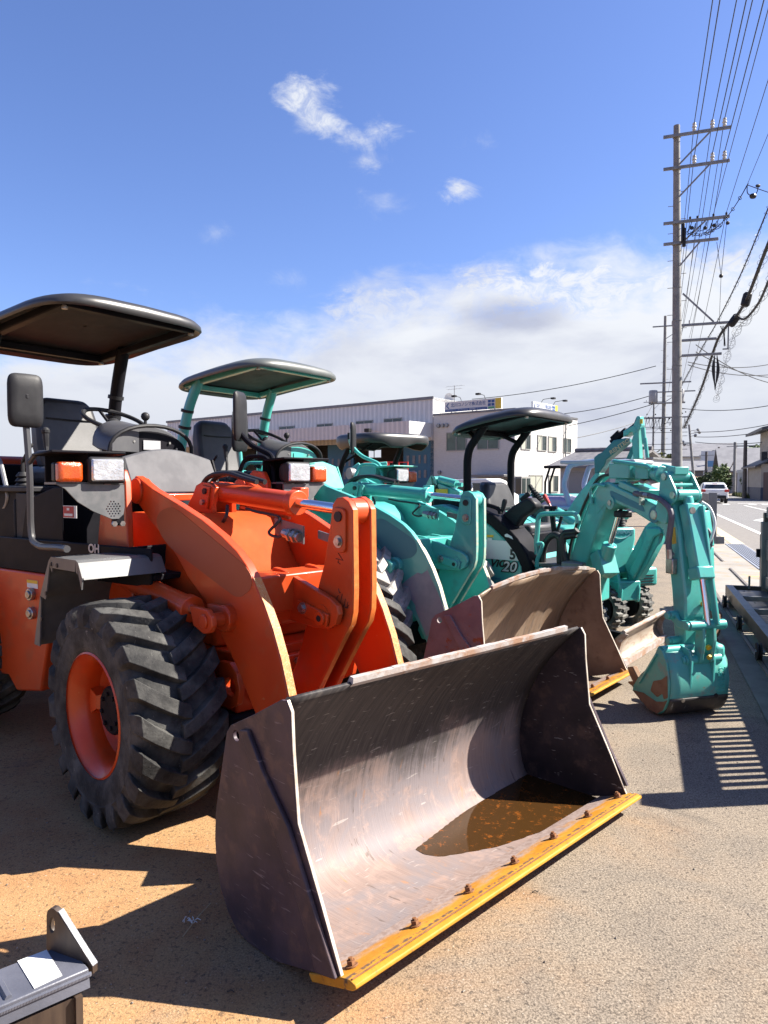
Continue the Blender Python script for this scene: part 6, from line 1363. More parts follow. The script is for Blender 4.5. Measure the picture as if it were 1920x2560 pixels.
# dipper: side plates, box section, top bracket
dip = [(-.13, 1.33), (-.03, 1.40), (.06, 1.38), (.13, 1.20), (.165, 1.0), (.205, .78), (.215, .64), (.205, .60), (.13, .58), (.095, .61), (.075, .78), (.035, 1.0), (-.03, 1.18), (-.13, 1.22)]
dp_ = MB().plate(dip, -.078, .072).build('dipper_arm', TEAL, exA, bevel=.014, **kx)
for v0 in (-.10, .085):
    MB().plate([(q.x, q.z) for q in round_poly([(-.10, 0, 1.25), (-.045, 0, 1.40), (-.03, 0, 1.545), (.01, 0, 1.578), (.05, 0, 1.55), (.115, 0, 1.455), (.135, 0, 1.41), (.115, 0, 1.37), (.06, 0, 1.34), (.04, 0, 1.22)], .025)], v0, v0 + .018).build('dipper_bracket', TEAL, dp_, bevel=.004)
MB().cyl((.012, -.108, 1.535), (.012, .108, 1.535), .024, n=14).cyl((.10, -.108, 1.415), (.10, .108, 1.415), .024, n=14).build('bracket_pin', STEEL, dp_); MB().cyl((.012, -.08, 1.535), (.012, .08, 1.535), .036, n=14).cyl((.10, -.08, 1.415), (.10, .08, 1.415), .038, n=14).cyl((.07, -.08, 1.48), (.07, .08, 1.48), .012, n=10).box((.02, 0, 1.575), (.08, .11, .05)).build('pin_tube', TEAL, dp_, bevel=.004)
kc = MB()
g0, g1 = V(.125, .0, 1.375), V(.262, .0, .90); kd = (g1 - g0).normalized()
kc.beam(g0 + kd * .02, g1, .105, .085, up=(1, 0, 0)); kc.beam(g1 - kd * .06, g1 + kd * .02, .125, .10, up=(1, 0, 0)); kc.cyl(g0 - kd * .03, g0 + kd * .04, .034, n=14)
kcy = kc.build('bucket_cylinder', TEAL, exA, bevel=.010, **kx)
MB().cyl(g1, (.325, 0, .60), .019, n=16).build('rod', CHROME, kcy); MB().cyl(g0 + kd * .06 + V(.04, -.02, 0), g0 + kd * .06 + V(.052, -.02, .0), .022, n=14).build('bolt', STEEL, kcy)
MB().beam(g0 + kd * .03 + V(.052, .05, 0), (.345, .05, .60), .02, .045, up=(1, 0, 0)).build('rod_guard', TEAL, kcy, bevel=.005)
hp = [(-.30, -.10, 1.42), (-.118, -.12, 1.407), (.003, -.125, 1.384), (.09, -.125, 1.336), (.122, -.125, 1.28), (.113, -.125, 1.204), (.092, -.12, 1.108), (.093, -.115, 1.05), (.10, -.10, 1.02)]
MB().tube(catmull(hp, 6), .019, 10).build('sleeved_hose', HOSE_G, dp_); MB().cyl((-.16, -.12, 1.41), (-.11, -.122, 1.407), .022, n=8).cyl((.093, -.116, 1.06), (.094, -.112, 1.0), .022, n=8).build('hose_fitting', STEEL, dp_)
MB().bb((-.225, -.12, 1.34), (-.205, -.09, 1.435)).build('tag_plate', STEEL, dp_); MB().bb((.06, -.118, .90), (.13, -.079, 1.0)).build('valve_block', STEEL, dp_, bevel=.006); MB().plate([(.06, 1.20), (.10, 1.205), (.115, 1.10), (.075, 1.09)], -.0795, -.0785).build('yellow_sticker', YELLOWP, dp_)
MB().tube(catmull([(.16, .075, 1.37), (.20, .105, 1.33), (.235, .115, 1.24), (.235, .095, 1.15), (.225, .075, 1.10)], 6), .010, 8).build('hydraulic_hose', STRIPE, dp_)
MB().tube(catmull([(.06, .0, 1.36), (.10, -.02, 1.25), (.14, -.03, 1.12), (.17, -.03, 1.02)], 5), .012, 8).build('steel_pipe', TEAL, dp_)
MB().cyl((.215, .05, .72), (.235, .05, .71), .018, n=8).build('yellow_clamp', YELLOWP, dp_)
# linkage and bucket
for v0 in (-.11, .09):
    lk = MB().plate([(q.x, q.z) for q in round_poly([(.09, 0, .655), (.14, 0, .66), (.19, 0, .61), (.31, 0, .625), (.335, 0, .60), (.31, 0, .565), (.18, 0, .56), (.115, 0, .60)], .012)], v0, v0 + .022).build('linkage', TEAL, dp_, bevel=.004)
for (u, z), r_ in (((.125, .632), .030), ((.31, .597), .032), ((.14, .468), .030), ((.275, .372), .032)):
    MB().cyl((u, -.135, z), (u, .135, z), r_, n=16).cyl((u, -.155, z), (u, -.136, z), r_ * .8, n=16).build('linkage_pin', TEAL_DARK if False else TEAL, dp_, bevel=.003)
MB().plate([(.08, .62), (.20, .62), (.20, .45), (.155, .42), (.11, .44)], -.07, .065).build('dipper_tip', TEAL, dp_, bevel=.008)
for v0 in (-.05, .03): MB().plate([(q.x, q.z) for q in round_poly([(.285, 0, .63), (.335, 0, .62), (.345, 0, .50), (.32, 0, .36), (.26, 0, .345), (.265, 0, .48)], .012)], v0, v0 + .022).build('bucket_link', TEAL_DIRTY, dp_, bevel=.004)
MB().cyl((.31, .012, .46), (.325, .012, .45), .018, n=8).cyl((.32, .012, .40), (.335, .012, .39), .016, n=6).build('yellow_clamp', YELLOWP, dp_)
bp_ = catmull([(.20, 0, .435), (.255, 0, .40), (.292, 0, .33), (.308, 0, .24), (.300, 0, .15), (.262, 0, .07), (.20, 0, .025), (.12, 0, .03), (.03, 0, .065), (-.05, 0, .10)], 4)
vb0, vb1 = -.255, .175
bkm = MB(); bkm.grid([[V(p.x, vb0 + (vb1 - vb0) * j / 6, p.z) for j in range(7)] for p in bp_]); bkA = bkm.build('digging_bucket', TEAL_DIRTY, exA, solid=.014, sharp=60, **kx)
side = [(.195, .45), (.235, .435), (.285, .36), (.308, .24), (.298, .14), (.258, .06), (.20, .018), (.12, .022), (.03, .055), (-.06, .095), (-.045, .15), (.03, .235), (.10, .29), (.15, .37)]
for v0 in (vb0 - .014, vb1):
    sp = MB().plate(side, v0, v0 + .014).build('side_plate', TEAL_DIRTY, bkA, bevel=.003)
    if v0 < 0:
        MB().plate([(q.x, q.z) for q in round_poly([(.29, 0, .29), (.30, 0, .15), (.262, 0, .13), (.25, 0, .165), (.20, 0, .125), (.13, 0, .15), (.16, 0, .22), (.24, 0, .25)], .012)], v0 - .003, v0).plate([(.255, .058), (.296, .135), (.26, .115), (.19, .095), (.06, .115), (-.05, .10), (.03, .057), (.12, .024), (.20, .02)], v0 - .003, v0).build('mud_patch', DIRT, bkA)
        MB().beam((.19, v0 - .004, .40), (.02, v0 - .004, .17), .01, .02, up=(0, 1, 0)).build('seam_ridge', TEAL, bkA)
MB().cyl((.205, vb0, .425), (.205, vb1, .425), .032, n=16).build('top_tube', TEAL, bkA); MB().bb((.18, vb1 - .09, .36), (.29, vb1 + .005, .46)).build('lug_box', TEAL, bkA, bevel=.03)
for v0 in (-.12, .05): MB().plate([(.20, .46), (.30, .44), (.325, .37), (.315, .20), (.29, .30), (.22, .40)], v0, v0 + .016).build('bucket_ear', TEAL, bkA, bevel=.003)
wr = MB(); pts = [p for p in bp_ if p.z < .16 and p.x > -.04]
wr.grid([[V(p.x + .009 * (1 if p.x > .2 else 0), vb0 - .005 + (vb1 - vb0 + .01) * j / 4, p.z - .009) for j in range(5)] for p in pts]); wr.build('wear_plate', pbr('black_wear_plate', [(.02, .018, .018), (.05, .04, .035)], .5, scale=9, scratch=((.3, .28, .26, 1), 9, .68)), bkA, solid=.008)
tooth = None
for k in range(3):
    y = vb0 + .03 + k * (vb1 - vb0 - .06) / 2
    if tooth is None: tooth = MB().loft([[V(-.03, -.028, .08), V(-.03, .028, .08), V(-.03, .028, .125), V(-.03, -.028, .125)], [V(-.09, -.024, .115), V(-.09, .024, .115), V(-.09, .024, .15), V(-.09, -.024, .15)], [V(-.15, -.014, .12), V(-.15, .014, .12), V(-.15, .014, .13), V(-.15, -.014, .13)]]).build('bucket_tooth', DIRT, bkA, loc=(0, y, 0))
    else: copy_obj(tooth, bkA, (0, y, 0))
MB().plate([(-.04, .14), (-.10, .20), (-.12, .24), (-.06, .26), (.0, .20)], vb0 - .016, vb0 + .02).build('side_cutter', DIRT, bkA, bevel=.005)
Mt = Matrix(((-.13, .0, .99), (0.0, 1.0, 0), (.99, .0, .13))) ; tb = basis((0.05, 0, 1), (0, -1, 0))
text('10052', 'embossed_number', (.316, vb1 - .055, .24), tb, .075, TEAL, bkA, .004, sx=.9)
MB().cyl((.306, vb0 + .09, .13), (.314, vb0 + .09, .128), .014, n=10).build('bolt', STEEL, bkA); MB().cyl((.306, vb1 - .09, .14), (.314, vb1 - .09, .138), .014, n=10).build('plug_hole', INK, bkA)

# ---------------------------------------------------------------- second excavator, facing the viewer
EB = Fr((2.09, 7.78), (.74, .67)); UB = Fr((2.32, 7.62), (.95, .31)); DU = UB.yaw - EB.yaw; q = EB.loc(UB.O); ku = dict(loc=(q.x, q.y, 0), rotz=DU)
exB = thing('mini_excavator', 'teal mini excavator with dozer blade facing the viewer behind the lowered arm', 'mini excavator', EB.O, EB.yaw, 'mini excavators in the yard')
undercarriage(exB, .52, .22, 1.45, .43, None)
m = MB(); m.bb((-.55, -.52, .50), (.18, .52, .80)); ub = m.build('upper_body', TEAL, exB, bevel=.03, **ku)
MB().loft([[V(.20, y0 * k, z), V(.36, y0 * k * .92, z + .0), V(.36, -y0 * k * .92, z), V(.20, -y0 * k, z)] for z, k in ((.56, .75), (.66, .78), (.80, .86), (.90, 1.0), (1.0, 1.0), (1.03, .92)) for y0 in (.20,)]).build('front_cowl', TEAL, ub, bevel=.02)
text('YANMAR', 'maker_lettering', (.3645, .01, .985), basis((0, 1, 0), (0, 0, 1)), .052, TEAL_DARK, ub, .002, sx=1.35, bold=.002)
MB().tube(catmull([(.363, -.12, .965), (.366, -.06, .93), (.367, .0, .92), (.366, .06, .93), (.363, .12, .965)], 4), .005, 6).build('cowl_groove', TEAL_DARK, ub)
MB().bb((.10, -.50, .42), (.34, -.10, .62)).bb((.10, .16, .40), (.30, .52, .60)).build('side_skirt', TEAL, ub, bevel=.03)
sl = None
for k in range(4):
    if sl is None: sl = MB().bb((.301, .22, 0), (.306, .46, .012)).build('vent_slat', INK, ub, loc=(0, 0, .42))
    else: copy_obj(sl, ub, (0, 0, .42 + k * .03))
for y in (-.10, .10): lever(ub, (.22, y, 1.03), (.1, 0, 1), .22, ka, True, None, False)
MB().bb((.05, -.30, 1.10), (.20, -.02, 1.22)).build('lamp_box', TEAL, ub, bevel=.03); MB().bb((.04, .02, 1.10), (.2, .24, 1.2)).build('lamp_box', TEAL, ub, bevel=.03)
MB().bb((-.45, -.42, .80), (-.05, .42, 1.02)).build('engine_cover', TEAL, exB, bevel=.04, **ku)
m = MB(); m.bb((.30, -.13, .30), (.52, .13, .50)); m.plate([(.34, .3), (.34, .62), (.44, .66), (.54, .42), (.52, .28)], -.12, -.09); m.plate([(.34, .3), (.34, .62), (.44, .66), (.54, .42), (.52, .28)], .09, .12); m.build('swing_bracket', TEAL, ub, bevel=.012)
bo_ = outl(EB, 'c', [(285, 1085), (490, 690), (540, 640), (620, 640), (650, 720), (640, 850), (520, 1080), (425, 1235), (330, 1270)], 0)
bb_ = MB().plate([(a, c) for a, b, c in bo_], -.06, .07).build('boom', TEAL, exB, bevel=.012)
bx = outl(EB, 'c', [(470, 700), (620, 700), (640, 760), (560, 800), (470, 1010), (350, 1240), (290, 1170), (440, 860)], -.09)
MB().plate([(a, c) for a, b, c in bx], -.10, -.06).build('boom_cylinder', TEAL, bb_, bevel=.014)
ti = [EB.pv(*Z('c', x, y), .0) for x, y in ((640, 720), (700, 560), (900, 500), (1050, 560), (1090, 700), (1100, 900), (1090, 1400), (1120, 1640))]
MB().beam(ti[0], ti[2], .13, .16).beam(ti[2] + V(0, 0, .02), ti[3], .12, .14).build('boom_head', TEAL, bb_, bevel=.012)
da = MB().beam(ti[3] + V(0, 0, .03), ti[5], .11, .12, up=(1, 0, 0)).beam(ti[5], ti[7], .10, .11, up=(1, 0, 0)).build('dipper_arm', TEAL, exB, bevel=.012)
MB().tube(catmull([EB.pv(*Z('c', x, y), -.06) for x, y in ((1080, 700), (1130, 740), (1155, 830), (1130, 920), (1070, 1010), (1060, 1080))], 6), .018, 8).build('hydraulic_hose', HOSE_G, da)
pb = [EB.pv(*Z('d', x, y), .0) for x, y in ((1000, 320), (1060, 345), (1095, 400), (1095, 520), (1060, 640), (980, 700), (900, 690))]
MB().plate([(p.x, p.z) for p in pb], -.12, .12).build('digging_bucket', DIRT, exB, bevel=.02)
for vv in (-.42, .42): pass

# ---------------------------------------------------------------- third excavator: raised boom over the others
EC = Fr((3.1, 9.0), (.7, .714)); 
exC = thing('mini_excavator', 'teal mini excavator with its boom folded high above the other machines', 'mini excavator', EC.wor(-1.35, -.2, 0), EC.yaw, 'mini excavators in the yard')
kz = dict(loc=(1.35, .2, 0), rotz=0)
undercarriage(exC, .8, .22, 1.5, .45, None)
MB().bb((-.6, -.62, .5), (.62, .55, 1.0)).build('upper_body', TEAL, exC, bevel=.05)
lower = [(a, c) for a, b, c in outl(EC, 'k', [(95, 1140), (80, 860), (150, 800), (215, 770), (420, 560), (640, 520), (650, 590), (430, 790), (290, 900), (270, 980), (180, 1110)], 0)]
TEAL_DEEP = pbr('deep_shaded_teal_paint', [(.020, .17, .185), (.03, .21, .225)], .4, scale=3)  # darker teal that puts the boom's shade into its colour
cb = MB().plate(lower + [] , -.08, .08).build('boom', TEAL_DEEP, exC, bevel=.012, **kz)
MB().plate([(-.42, 1.62), (-.36, 1.62), (-.55, 1.1), (-.9, .7), (-1.05, .8), (-.7, 1.3)], -.078, .078).build('boom_foot', TEAL, cb, bevel=.012)
a, b = EC.pv(*Z('k', 345, 755), -.083), EC.pv(*Z('k', 600, 580), -.083); dvec = (b - a); yaw_ = math.atan2(dvec.z, dvec.x)
text('RENTEC', 'lettering', ((a.x + b.x) / 2, -.083, (a.z + b.z) / 2), basis((math.cos(yaw_), 0, math.sin(yaw_)), (-math.sin(yaw_), 0, math.cos(yaw_))), .070, pbr('gold_lettering', [(.55, .42, .26)], .5), cb, .002, sx=1.15, bold=.002)
text('rental machine', 'lettering', ((a.x + b.x) / 2 + .03, -.083, (a.z + b.z) / 2 - .05), basis((math.cos(yaw_), 0, math.sin(yaw_)), (-math.sin(yaw_), 0, math.cos(yaw_))), .022, SILVER, cb, .001) if False else None
elb = [(a, c) for a, b, c in outl(EC, 'k', [(560, 400), (740, 300), (790, 330), (800, 400), (740, 480), (720, 420), (680, 415), (640, 470), (560, 500)], -.02)]
MB().plate(elb, -.06, .10).build('boom_head', TEAL, cb, bevel=.010)
dpc = [(a, c) for a, b, c in outl(EC, 'k', [(745, 300), (790, 210), (800, 145), (862, 142), (885, 300), (835, 400), (850, 880), (745, 885), (715, 560), (745, 470)], 0)]
dd_ = MB().plate(dpc, -.055, .055).build('dipper_arm', TEAL, exC, bevel=.010, **kz)
for a_, b_, r_ in (((880, 340), (905, 620), .028), ((915, 520), (955, 860), .024)):
    a, b = EC.pv(*Z('k', *a_), -.03), EC.pv(*Z('k', *b_), -.03); MB().cyl(a, b, r_, n=12).build('bucket_cylinder', TEAL, dd_)
a, b = EC.pv(*Z('k', 895, 720), -.05), EC.pv(*Z('k', 910, 880), -.05); MB().cyl(a, b, .014, n=10).build('rod', CHROME, dd_)
a, b = EC.pv(*Z('k', 850, 190), -.06), EC.pv(*Z('k', 880, 270), -.06); MB().bb((a.x - .015, -.062, b.z), (a.x + .02, -.056, a.z)).build('yellow_sticker', YELLOWP, dd_)
ac_ = [EC.pv(*Z('k', x, y), .0) for x, y in ((780, 165), (740, 270), (600, 380), (470, 450), (340, 600))]
MB().tube(ac_[:3], .012, 8).build('hose_bundle', HOSE, cb); m = MB().cyl(ac_[2], ac_[4], .040, n=14).cyl(ac_[3] + V(0, 0, .03), ac_[4] + V(.0, 0, .05), .03, n=12); m.build('arm_cylinder', BLACK, cb)
MB().plate([(a, c) for a, b, c in outl(EC, 'k', [(600, 880), (700, 660), (730, 640), (735, 760), (680, 890)], .2)], .18, .24).build('bucket_link', TEAL_DARK, dd_)
# teal engine cover behind the hose loops (another machine of the row)
EF = Fr((2.05, 8.75), (.62, .785))
exF = thing('mini_excavator', 'bright teal excavator body half hidden behind the black hose loops', 'mini excavator', EF.O, EF.yaw, 'mini excavators in the yard')
undercarriage(exF, .8, .22, 1.5, .45, None)
cp = [EF.pv(*Z('h', x, y), -.50) for x, y in ((860, 1260), (860, 900), (980, 790), (1240, 760), (1260, 1250))]
MB().plate([(p.x, p.z) for p in cp] , -.50, .5).build('upper_body', TEAL, exF, bevel=.03)
fb = bpy.context.scene.objects.get('upper_body')
qq = EF.pv(*Z('h', 1170, 880), -.505); text('YANMAR', 'maker_lettering', (qq.x, -.5035, qq.z), basis((1, 0, 0), (0, 0, 1)), .085, TEAL_DARK, exF, .002, sx=1.2)
for y in (960, 1040, 1140): 
    a, b = EF.pv(*Z('h', 960, y), -.505), EF.pv(*Z('h', 1220, y), -.505); MB().bb((a.x, -.504, a.z - .006), (b.x, -.5005, a.z + .006)).build('body_ridge', TEAL_DARK, exF)
MB().bb((cp[1].x, -.48, cp[2].z + .0), (cp[3].x, .45, cp[2].z + .05)).build('top_deck', GALV, exF, bevel=.01)
a, b = EF.pv(*Z('h', 1130, 470), -.1), EF.pv(*Z('h', 1420, 640), -.1); MB().cyl(a, b, .06, n=14).build('boom_cylinder', TEAL, exF)

# ---------------------------------------------------------------- excavator with dark canopy behind the teal loader
d9 = 9.0
EE = Fr((-.05, 9.45), (.80, .60)); 
exE = thing('mini_excavator', 'mini excavator with a wavy edged dark canopy behind the teal loader', 'mini excavator', EE.O, EE.yaw, 'mini excavators in the yard')
undercarriage(exE, .8, .22, 1.5, .45, None)
MB().bb((-.65, -.52, .5), (.55, .52, 1.15)).build('upper_body', TEAL, exE, bevel=.06)
seat(exE, -.15, 0, 1.2, ka, .22)
rings = []
for s_, z in ((.97, 1.99), (1.0, 2.01), (1.0, 2.06), (.985, 2.09), (.92, 2.11), (.5, 2.12), (.02, 2.125)):
    rings.append([V(.05 + x * s_, y * s_, z - (.08 * max(0, math.cos(math.atan2(y, x) * 4 + .9)) if z < 2.02 else 0)) for x, y in superell(.47, .54, 44, .5)])
MB().loft(rings, caps=False).build('canopy', CANOPY, exE, solid=.012, sharp=50)
for vv in (-.44, .44): MB().tube(fillet([(-.32, vv, 1.1), (-.36, vv, 1.45), (-.26, vv, 1.75), (-.05, vv * .95, 2.02)], .2, 6), .035, 12).build('canopy_post', BLACK, exE)
MB().tube([(-.3, -.44, 1.72), (.1, -.2, 2.0)], .015, 8).build('post_brace', BLACK, exE)
pe = [EE.loc(Wd(*Z('l', x, y), 8.6)) for x, y in ((150, 740), (230, 790), (690, 790), (690, 870), (240, 840), (340, 940), (250, 960), (150, 870))]
a, b = pe[1], pe[2]; MB().beam(a, b, .16, .20).build('boom', TEAL, exE, bevel=.012); MB().beam(a + V(.0, -.02, .0), b + V(0, -.02, 0), .13, .12).build('boom_stripe', STRIPE, exE)
MB().beam(pe[0] + V(0, 0, .05), pe[5], .13, .16).beam(pe[1] + V(0, 0, .09), pe[2] + V(0, 0, .12), .05, .05).build('dipper_arm', TEAL, exE, bevel=.01); MB().cyl(pe[1] + V(-.0, -.14, .0), pe[1] + V(0, .14, 0), .07, n=14).build('pivot_pin', GALV, exE)
# folded boom of another one, left of the second canopy
EG = Fr((.95, 10.2), (.7, .714)); zq = lambda x, y: (850 + x * .3617, 950 + y * .3617)
exG = thing('mini_excavator', 'teal excavator with a folded boom in front of the blue hangar door', 'mini excavator', EG.wor(-.5, .3, 0), EG.yaw, 'mini excavators in the yard')
undercarriage(exG, .8, .22, 1.5, .45, None)
MB().bb((-.7, -.5, .5), (.5, .5, .98)).build('upper_body', TEAL, exG, bevel=.06)
kg = dict(loc=(.5, -.3, 0), rotz=0)
og = lambda pts, v=0: [(EG.pv(*zq(x, y), v).x, EG.pv(*zq(x, y), v).z) for x, y in pts]
g_ = MB().plate(og([(605, 760), (640, 690), (655, 665), (680, 675), (690, 720), (660, 770), (650, 900), (690, 905), (720, 880), (735, 800), (700, 790), (620, 790)]), -.08, .08).build('dipper_arm', TEAL, exG, bevel=.01, **kg)
p = og([(690, 690), (845, 735), (845, 720), (690, 740), (840, 800), (660, 800), (790, 850)])
MB().cyl((p[0][0], 0, p[0][1]), (p[2][0] - .1, 0, p[2][1]), .06, n=16).cyl((p[2][0] - .12, 0, p[2][1] - .0), (p[2][0], 0, p[2][1] - .01), .03, n=12).build('bucket_cylinder', TEAL, exG, **kg)
MB().beam((p[3][0], 0, p[3][1]), (p[4][0], 0, p[4][1]), .13, .12).beam((p[5][0], 0, p[5][1]), (p[6][0], 0, p[6][1]), .12, .14).build('boom', TEAL, exG, bevel=.01, **kg)
MB().bb((p[5][0] + .08, -.09, p[5][1] - .0), (p[5][0] + .3, -.082, p[5][1] + .1)).build('sticker', YELLOWP, exG, **kg)
# strobe beacon seen above the teal loader's lever: stands on a pole of the excavator behind
bc_ = Wd(1170, 1230, 6.9); bp2 = EA.loc(bc_)
be = MB().tube([(bp2.x, bp2.y, 1.0), (bp2.x, bp2.y, bp2.z - .03)], .018, 8).cyl((bp2.x, bp2.y, bp2.z - .05), (bp2.x, bp2.y, bp2.z + .01), .050, n=18).build('beacon_base', BLACK, exA)
MB().lathe([(.047, 0), (.047, .05), (.040, .08), (.022, .098), (.0, .103)], (bp2.x, bp2.y, bp2.z + .01), (0, 0, 1), 20).build('beacon_lens', pbr('milky_lens', [(.75, .76, .78)], .15, coat=.6), be)

# ---------------------------------------------------------------- small lilac machine, van, lift rails in the yard behind
ED = Fr((3.05, 12.5), (.6, .8)); LILAC = pbr('lilac_paint', [(.42, .30, .52), (.46, .34, .55)], .4, coat=.2); PBLUE = pbr('powder_blue_paint', [(.28, .40, .60), (.32, .44, .63)], .4)
mD = thing('mini_excavator', 'little lilac excavator with powder blue canopy frame in the back row', 'mini excavator', ED.O, ED.yaw, 'mini excavators in the yard')
undercarriage(mD, .8, .22, 1.5, .45, (1.1, .5))
MB().loft([[V(x, -w, .5), V(x, w, .5), V(x, w, zt), V(x, -w, zt)] for x, w, zt in ((-.55, .42, 1.05), (-.40, .50, 1.24), (.25, .50, 1.25), (.55, .44, 1.16), (.62, .40, 1.05))]).build('engine_cover', LILAC, mD, bevel=.05)
sl = None
for k in range(4):
    if sl is None: sl = MB().bb((-.42, -.512, 0), (-.30, -.50, .02)).build('vent_slat', INK, mD, loc=(0, 0, 1.08))
    else: copy_obj(sl, mD, (0, 0, 1.08 + k * .035))
MB().bb((.05, -.56, 1.03), (1.1, .56, 1.10)).build('deck', PBLUE, mD, bevel=.02); MB().bb((.2, -.55, .8), (1.05, .55, 1.025)).build('undercover', BLACK, mD)
for vv in (-.45, .45): MB().tube(fillet([(.42, vv, 1.1), (.30, vv, 1.45), (.40, vv, 1.78), (.62, vv, 1.82), (1.1, vv, 1.86)], .08, 4), .045, 10).build('canopy_post', PBLUE, mD)
MB().bb((.25, -.50, 1.80), (1.5, .50, 1.86)).build('canopy', pbr('pale_blue_grey_canopy', [(.42, .46, .55)], .5), mD, bevel=.02)
MB().bb((.55, -.25, 1.11), (.85, .25, 1.3)).build('seat', VINYL, mD, bevel=.04); lever(mD, (.95, -.2, 1.2), (.2, 0, 1), .3, ka, False)
EH = Fr((4.42, 18.3), (.6, .8))
mH = thing('mini_excavator', 'far small machine with a black roof and two thin posts behind the lilac one', 'mini excavator', EH.O, EH.yaw, 'mini excavators in the yard')
MB().bb((-.8, -.5, .45), (.6, .5, 1.2)).build('upper_body', TEAL, mH, bevel=.05); MB().bb((-.25, -.2, 1.85), (.2, .2, 1.92)).build('canopy', BLACK, mH, bevel=.02)
for vv in (-.15, .15): MB().tube([(-.22, vv, 1.2), (-.22, vv, 1.5), (-.1, vv, 1.86)], .03, 8).build('canopy_post', BLACK, mH)
MB().bb((-.8, -.45, .0), (.7, -.2, .44)).bb((-.8, .2, .0), (.7, .45, .44)).build('crawler_track', TRACKR, mH, bevel=.08)
P = Wd(1200, 1250, 33); van = thing('van', 'white kei van parked beyond the seat of the black canopied excavator', 'van', (P.x, P.y, 0), WYAW + math.pi)
MB().loft([[V(x, -.72, .3), V(x, .72, .3), V(x, .70, zt), V(x, -.70, zt)] for x, zt in ((-1.6, 1.15), (-1.5, 1.62), (.7, 1.66), (1.0, 1.55), (1.45, 1.0), (1.65, .9))]).build('body', WHITE, van, bevel=.06)
for sy in (-1, 1): MB().prism([(-1.2, sy * .715, 1.1), (-.2, sy * .715, 1.1), (-.2, sy * .71, 1.45), (-1.2, sy * .71, 1.45)], (0, sy * .01, 0)).prism([(0, sy * .715, 1.1), (.95, sy * .715, 1.1), (.75, sy * .71, 1.45), (0, sy * .71, 1.45)], (0, sy * .01, 0)).build('side_window', PANE_D, van)
for x in (-1.0, 1.0):
    for sy in (-1, 1): MB().cyl((x, sy * .6, .28), (x, sy * .74, .28), .28, n=16).build('wheel', BLACKP, van)
P = Wd(884, 1250, 24); v2 = thing('truck', 'front of a white truck seen between the teal mirror arm and the boom', 'truck', (P.x, P.y, 0), -.3)
MB().bb((-.2, -1.0, .3), (2.5, 1.0, 1.15)).build('cab', WHITE, v2, bevel=.05)
for y in (-.7, .5): MB().bb((-.215, y, .85), (-.195, y + .28, 1.02)).build('headlight', GLASSLENS, v2)
P = Wd(968, 1182, 38); rs = thing('scissor_lift', 'red scissor lift with guard rails inside the hangar door', 'lift', (P.x, P.y, 0), WYAW)
MB().bb((-1, -.5, 0), (1.2, .5, 1.6)).build('base', REDP, rs); m = MB()
for z in (2.0, 2.55):
    for y in (-.5, .5): m.beam((-1, y, z), (1.2, y, z), .05, .05)
for x in (-1, -.4, .3, 1.2):
    for y in (-.5, .5): m.beam((x, y, 1.6), (x, y, 2.58), .05, .05)
m.build('guard_rail', REDP, rs)
# ================================================================== utility poles and overhead lines
def insul(m, p, s=1.0):
    for r, h, dz in ((.035, .04, 0), (.065, .05, .04), (.05, .04, .09), (.075, .05, .13), (.05, .04, .18), (.06, .05, .22)): m.cyl(V(p) + V(0, 0, dz * s), V(p) + V(0, 0, (dz + h) * s), r * s, r * .8 * s, n=10)
    return m
def pole(P, ztop, label, arms, lean=(0, 0), r0=.185, r1=.10, group='concrete utility poles along the yard edge', extras=None, braces=True):
    """arms: (z, left reach, right reach, [insulator offsets], kind). local x = towards the road, y = along the road"""
    o = thing('utility_pole', label, 'utility pole', P, RYAW - math.pi / 2, group)
    at = lambda z: V(lean[0] * z / ztop, lean[1] * z / ztop, z)
    sh = MB(); k = 10
    sh.tube([at(ztop * i / k) for i in range(k + 1)], [r0 + (r1 - r0) * i / k for i in range(k + 1)], 20); sh.build('shaft', CONCRETE, o)
    for z, l, r, ins, kind in arms:
        c = at(z); m = MB().bb((c.x - l, c.y - .20, z - .045), (c.x + r, c.y - .12, z + .045)); a = m.build('crossarm', GALV, o, bevel=.006)
        rr = r0 + (r1 - r0) * z / ztop
        MB().tube([(c.x + (rr + .012) * math.cos(t), c.y + (rr + .012) * math.sin(t), z) for t in [2 * math.pi * i / 16 for i in range(17)]], .016, 6).build('band', GALV, a)
        if kind == 'hv':
            for x in ins: insul(MB(), (c.x + x, c.y - .16, z + .046)).build('insulator', CERAMIC, a)
            MB().beam((c.x + r * .62, c.y - .17, z - .05), (at(z - .95).x + .06, c.y - .14, z - .95), .045, .045).build('brace', GALV, a)
        elif kind == 'lv':
            for x in ins: MB().cyl((c.x + x, c.y - .16, z + .046), (c.x + x, c.y - .16, z + .13), .035, n=8).build('insulator', CABLE, a)
            MB().beam((c.x + r * .55, c.y - .17, z - .05), (at(z - .75).x + .08, c.y - .14, z - .75), .045, .045).build('brace', GALV, a)
    st = MB(); n = int((ztop - 4) / .45)
    for i in range(n):
        z = 2.6 + i * .45; c = at(z); rr = r0 + (r1 - r0) * z / ztop; sg = 1 if i % 2 else -1
        st.cyl(c + V(sg * rr * .9, 0, 0), c + V(sg * (rr + .16), 0, 0), .010, n=6)
    st.build('step_bolt', GALV, o, kind='stuff')
    return o, at
P1 = RS(1.10, 25.96); P2 = RS(1.42, 59); P3 = RS(1.30, 110)
ARM1 = [(12.93, .42, 1.62, [.52, 1.06, 1.42], 'hv'), (11.88, .42, 1.58, [.52, 1.06, 1.42], 'hv'), (10.10, .42, 1.58, [.40, .62, 1.10, 1.48], 'lv'), (9.42, .42, 1.25, [], 'lv')]
p1, at1 = pole(P1, 13.32, 'tall concrete utility pole nearest the yard, with insulators on its crossarms', ARM1, lean=(-.22, 0))
m = None
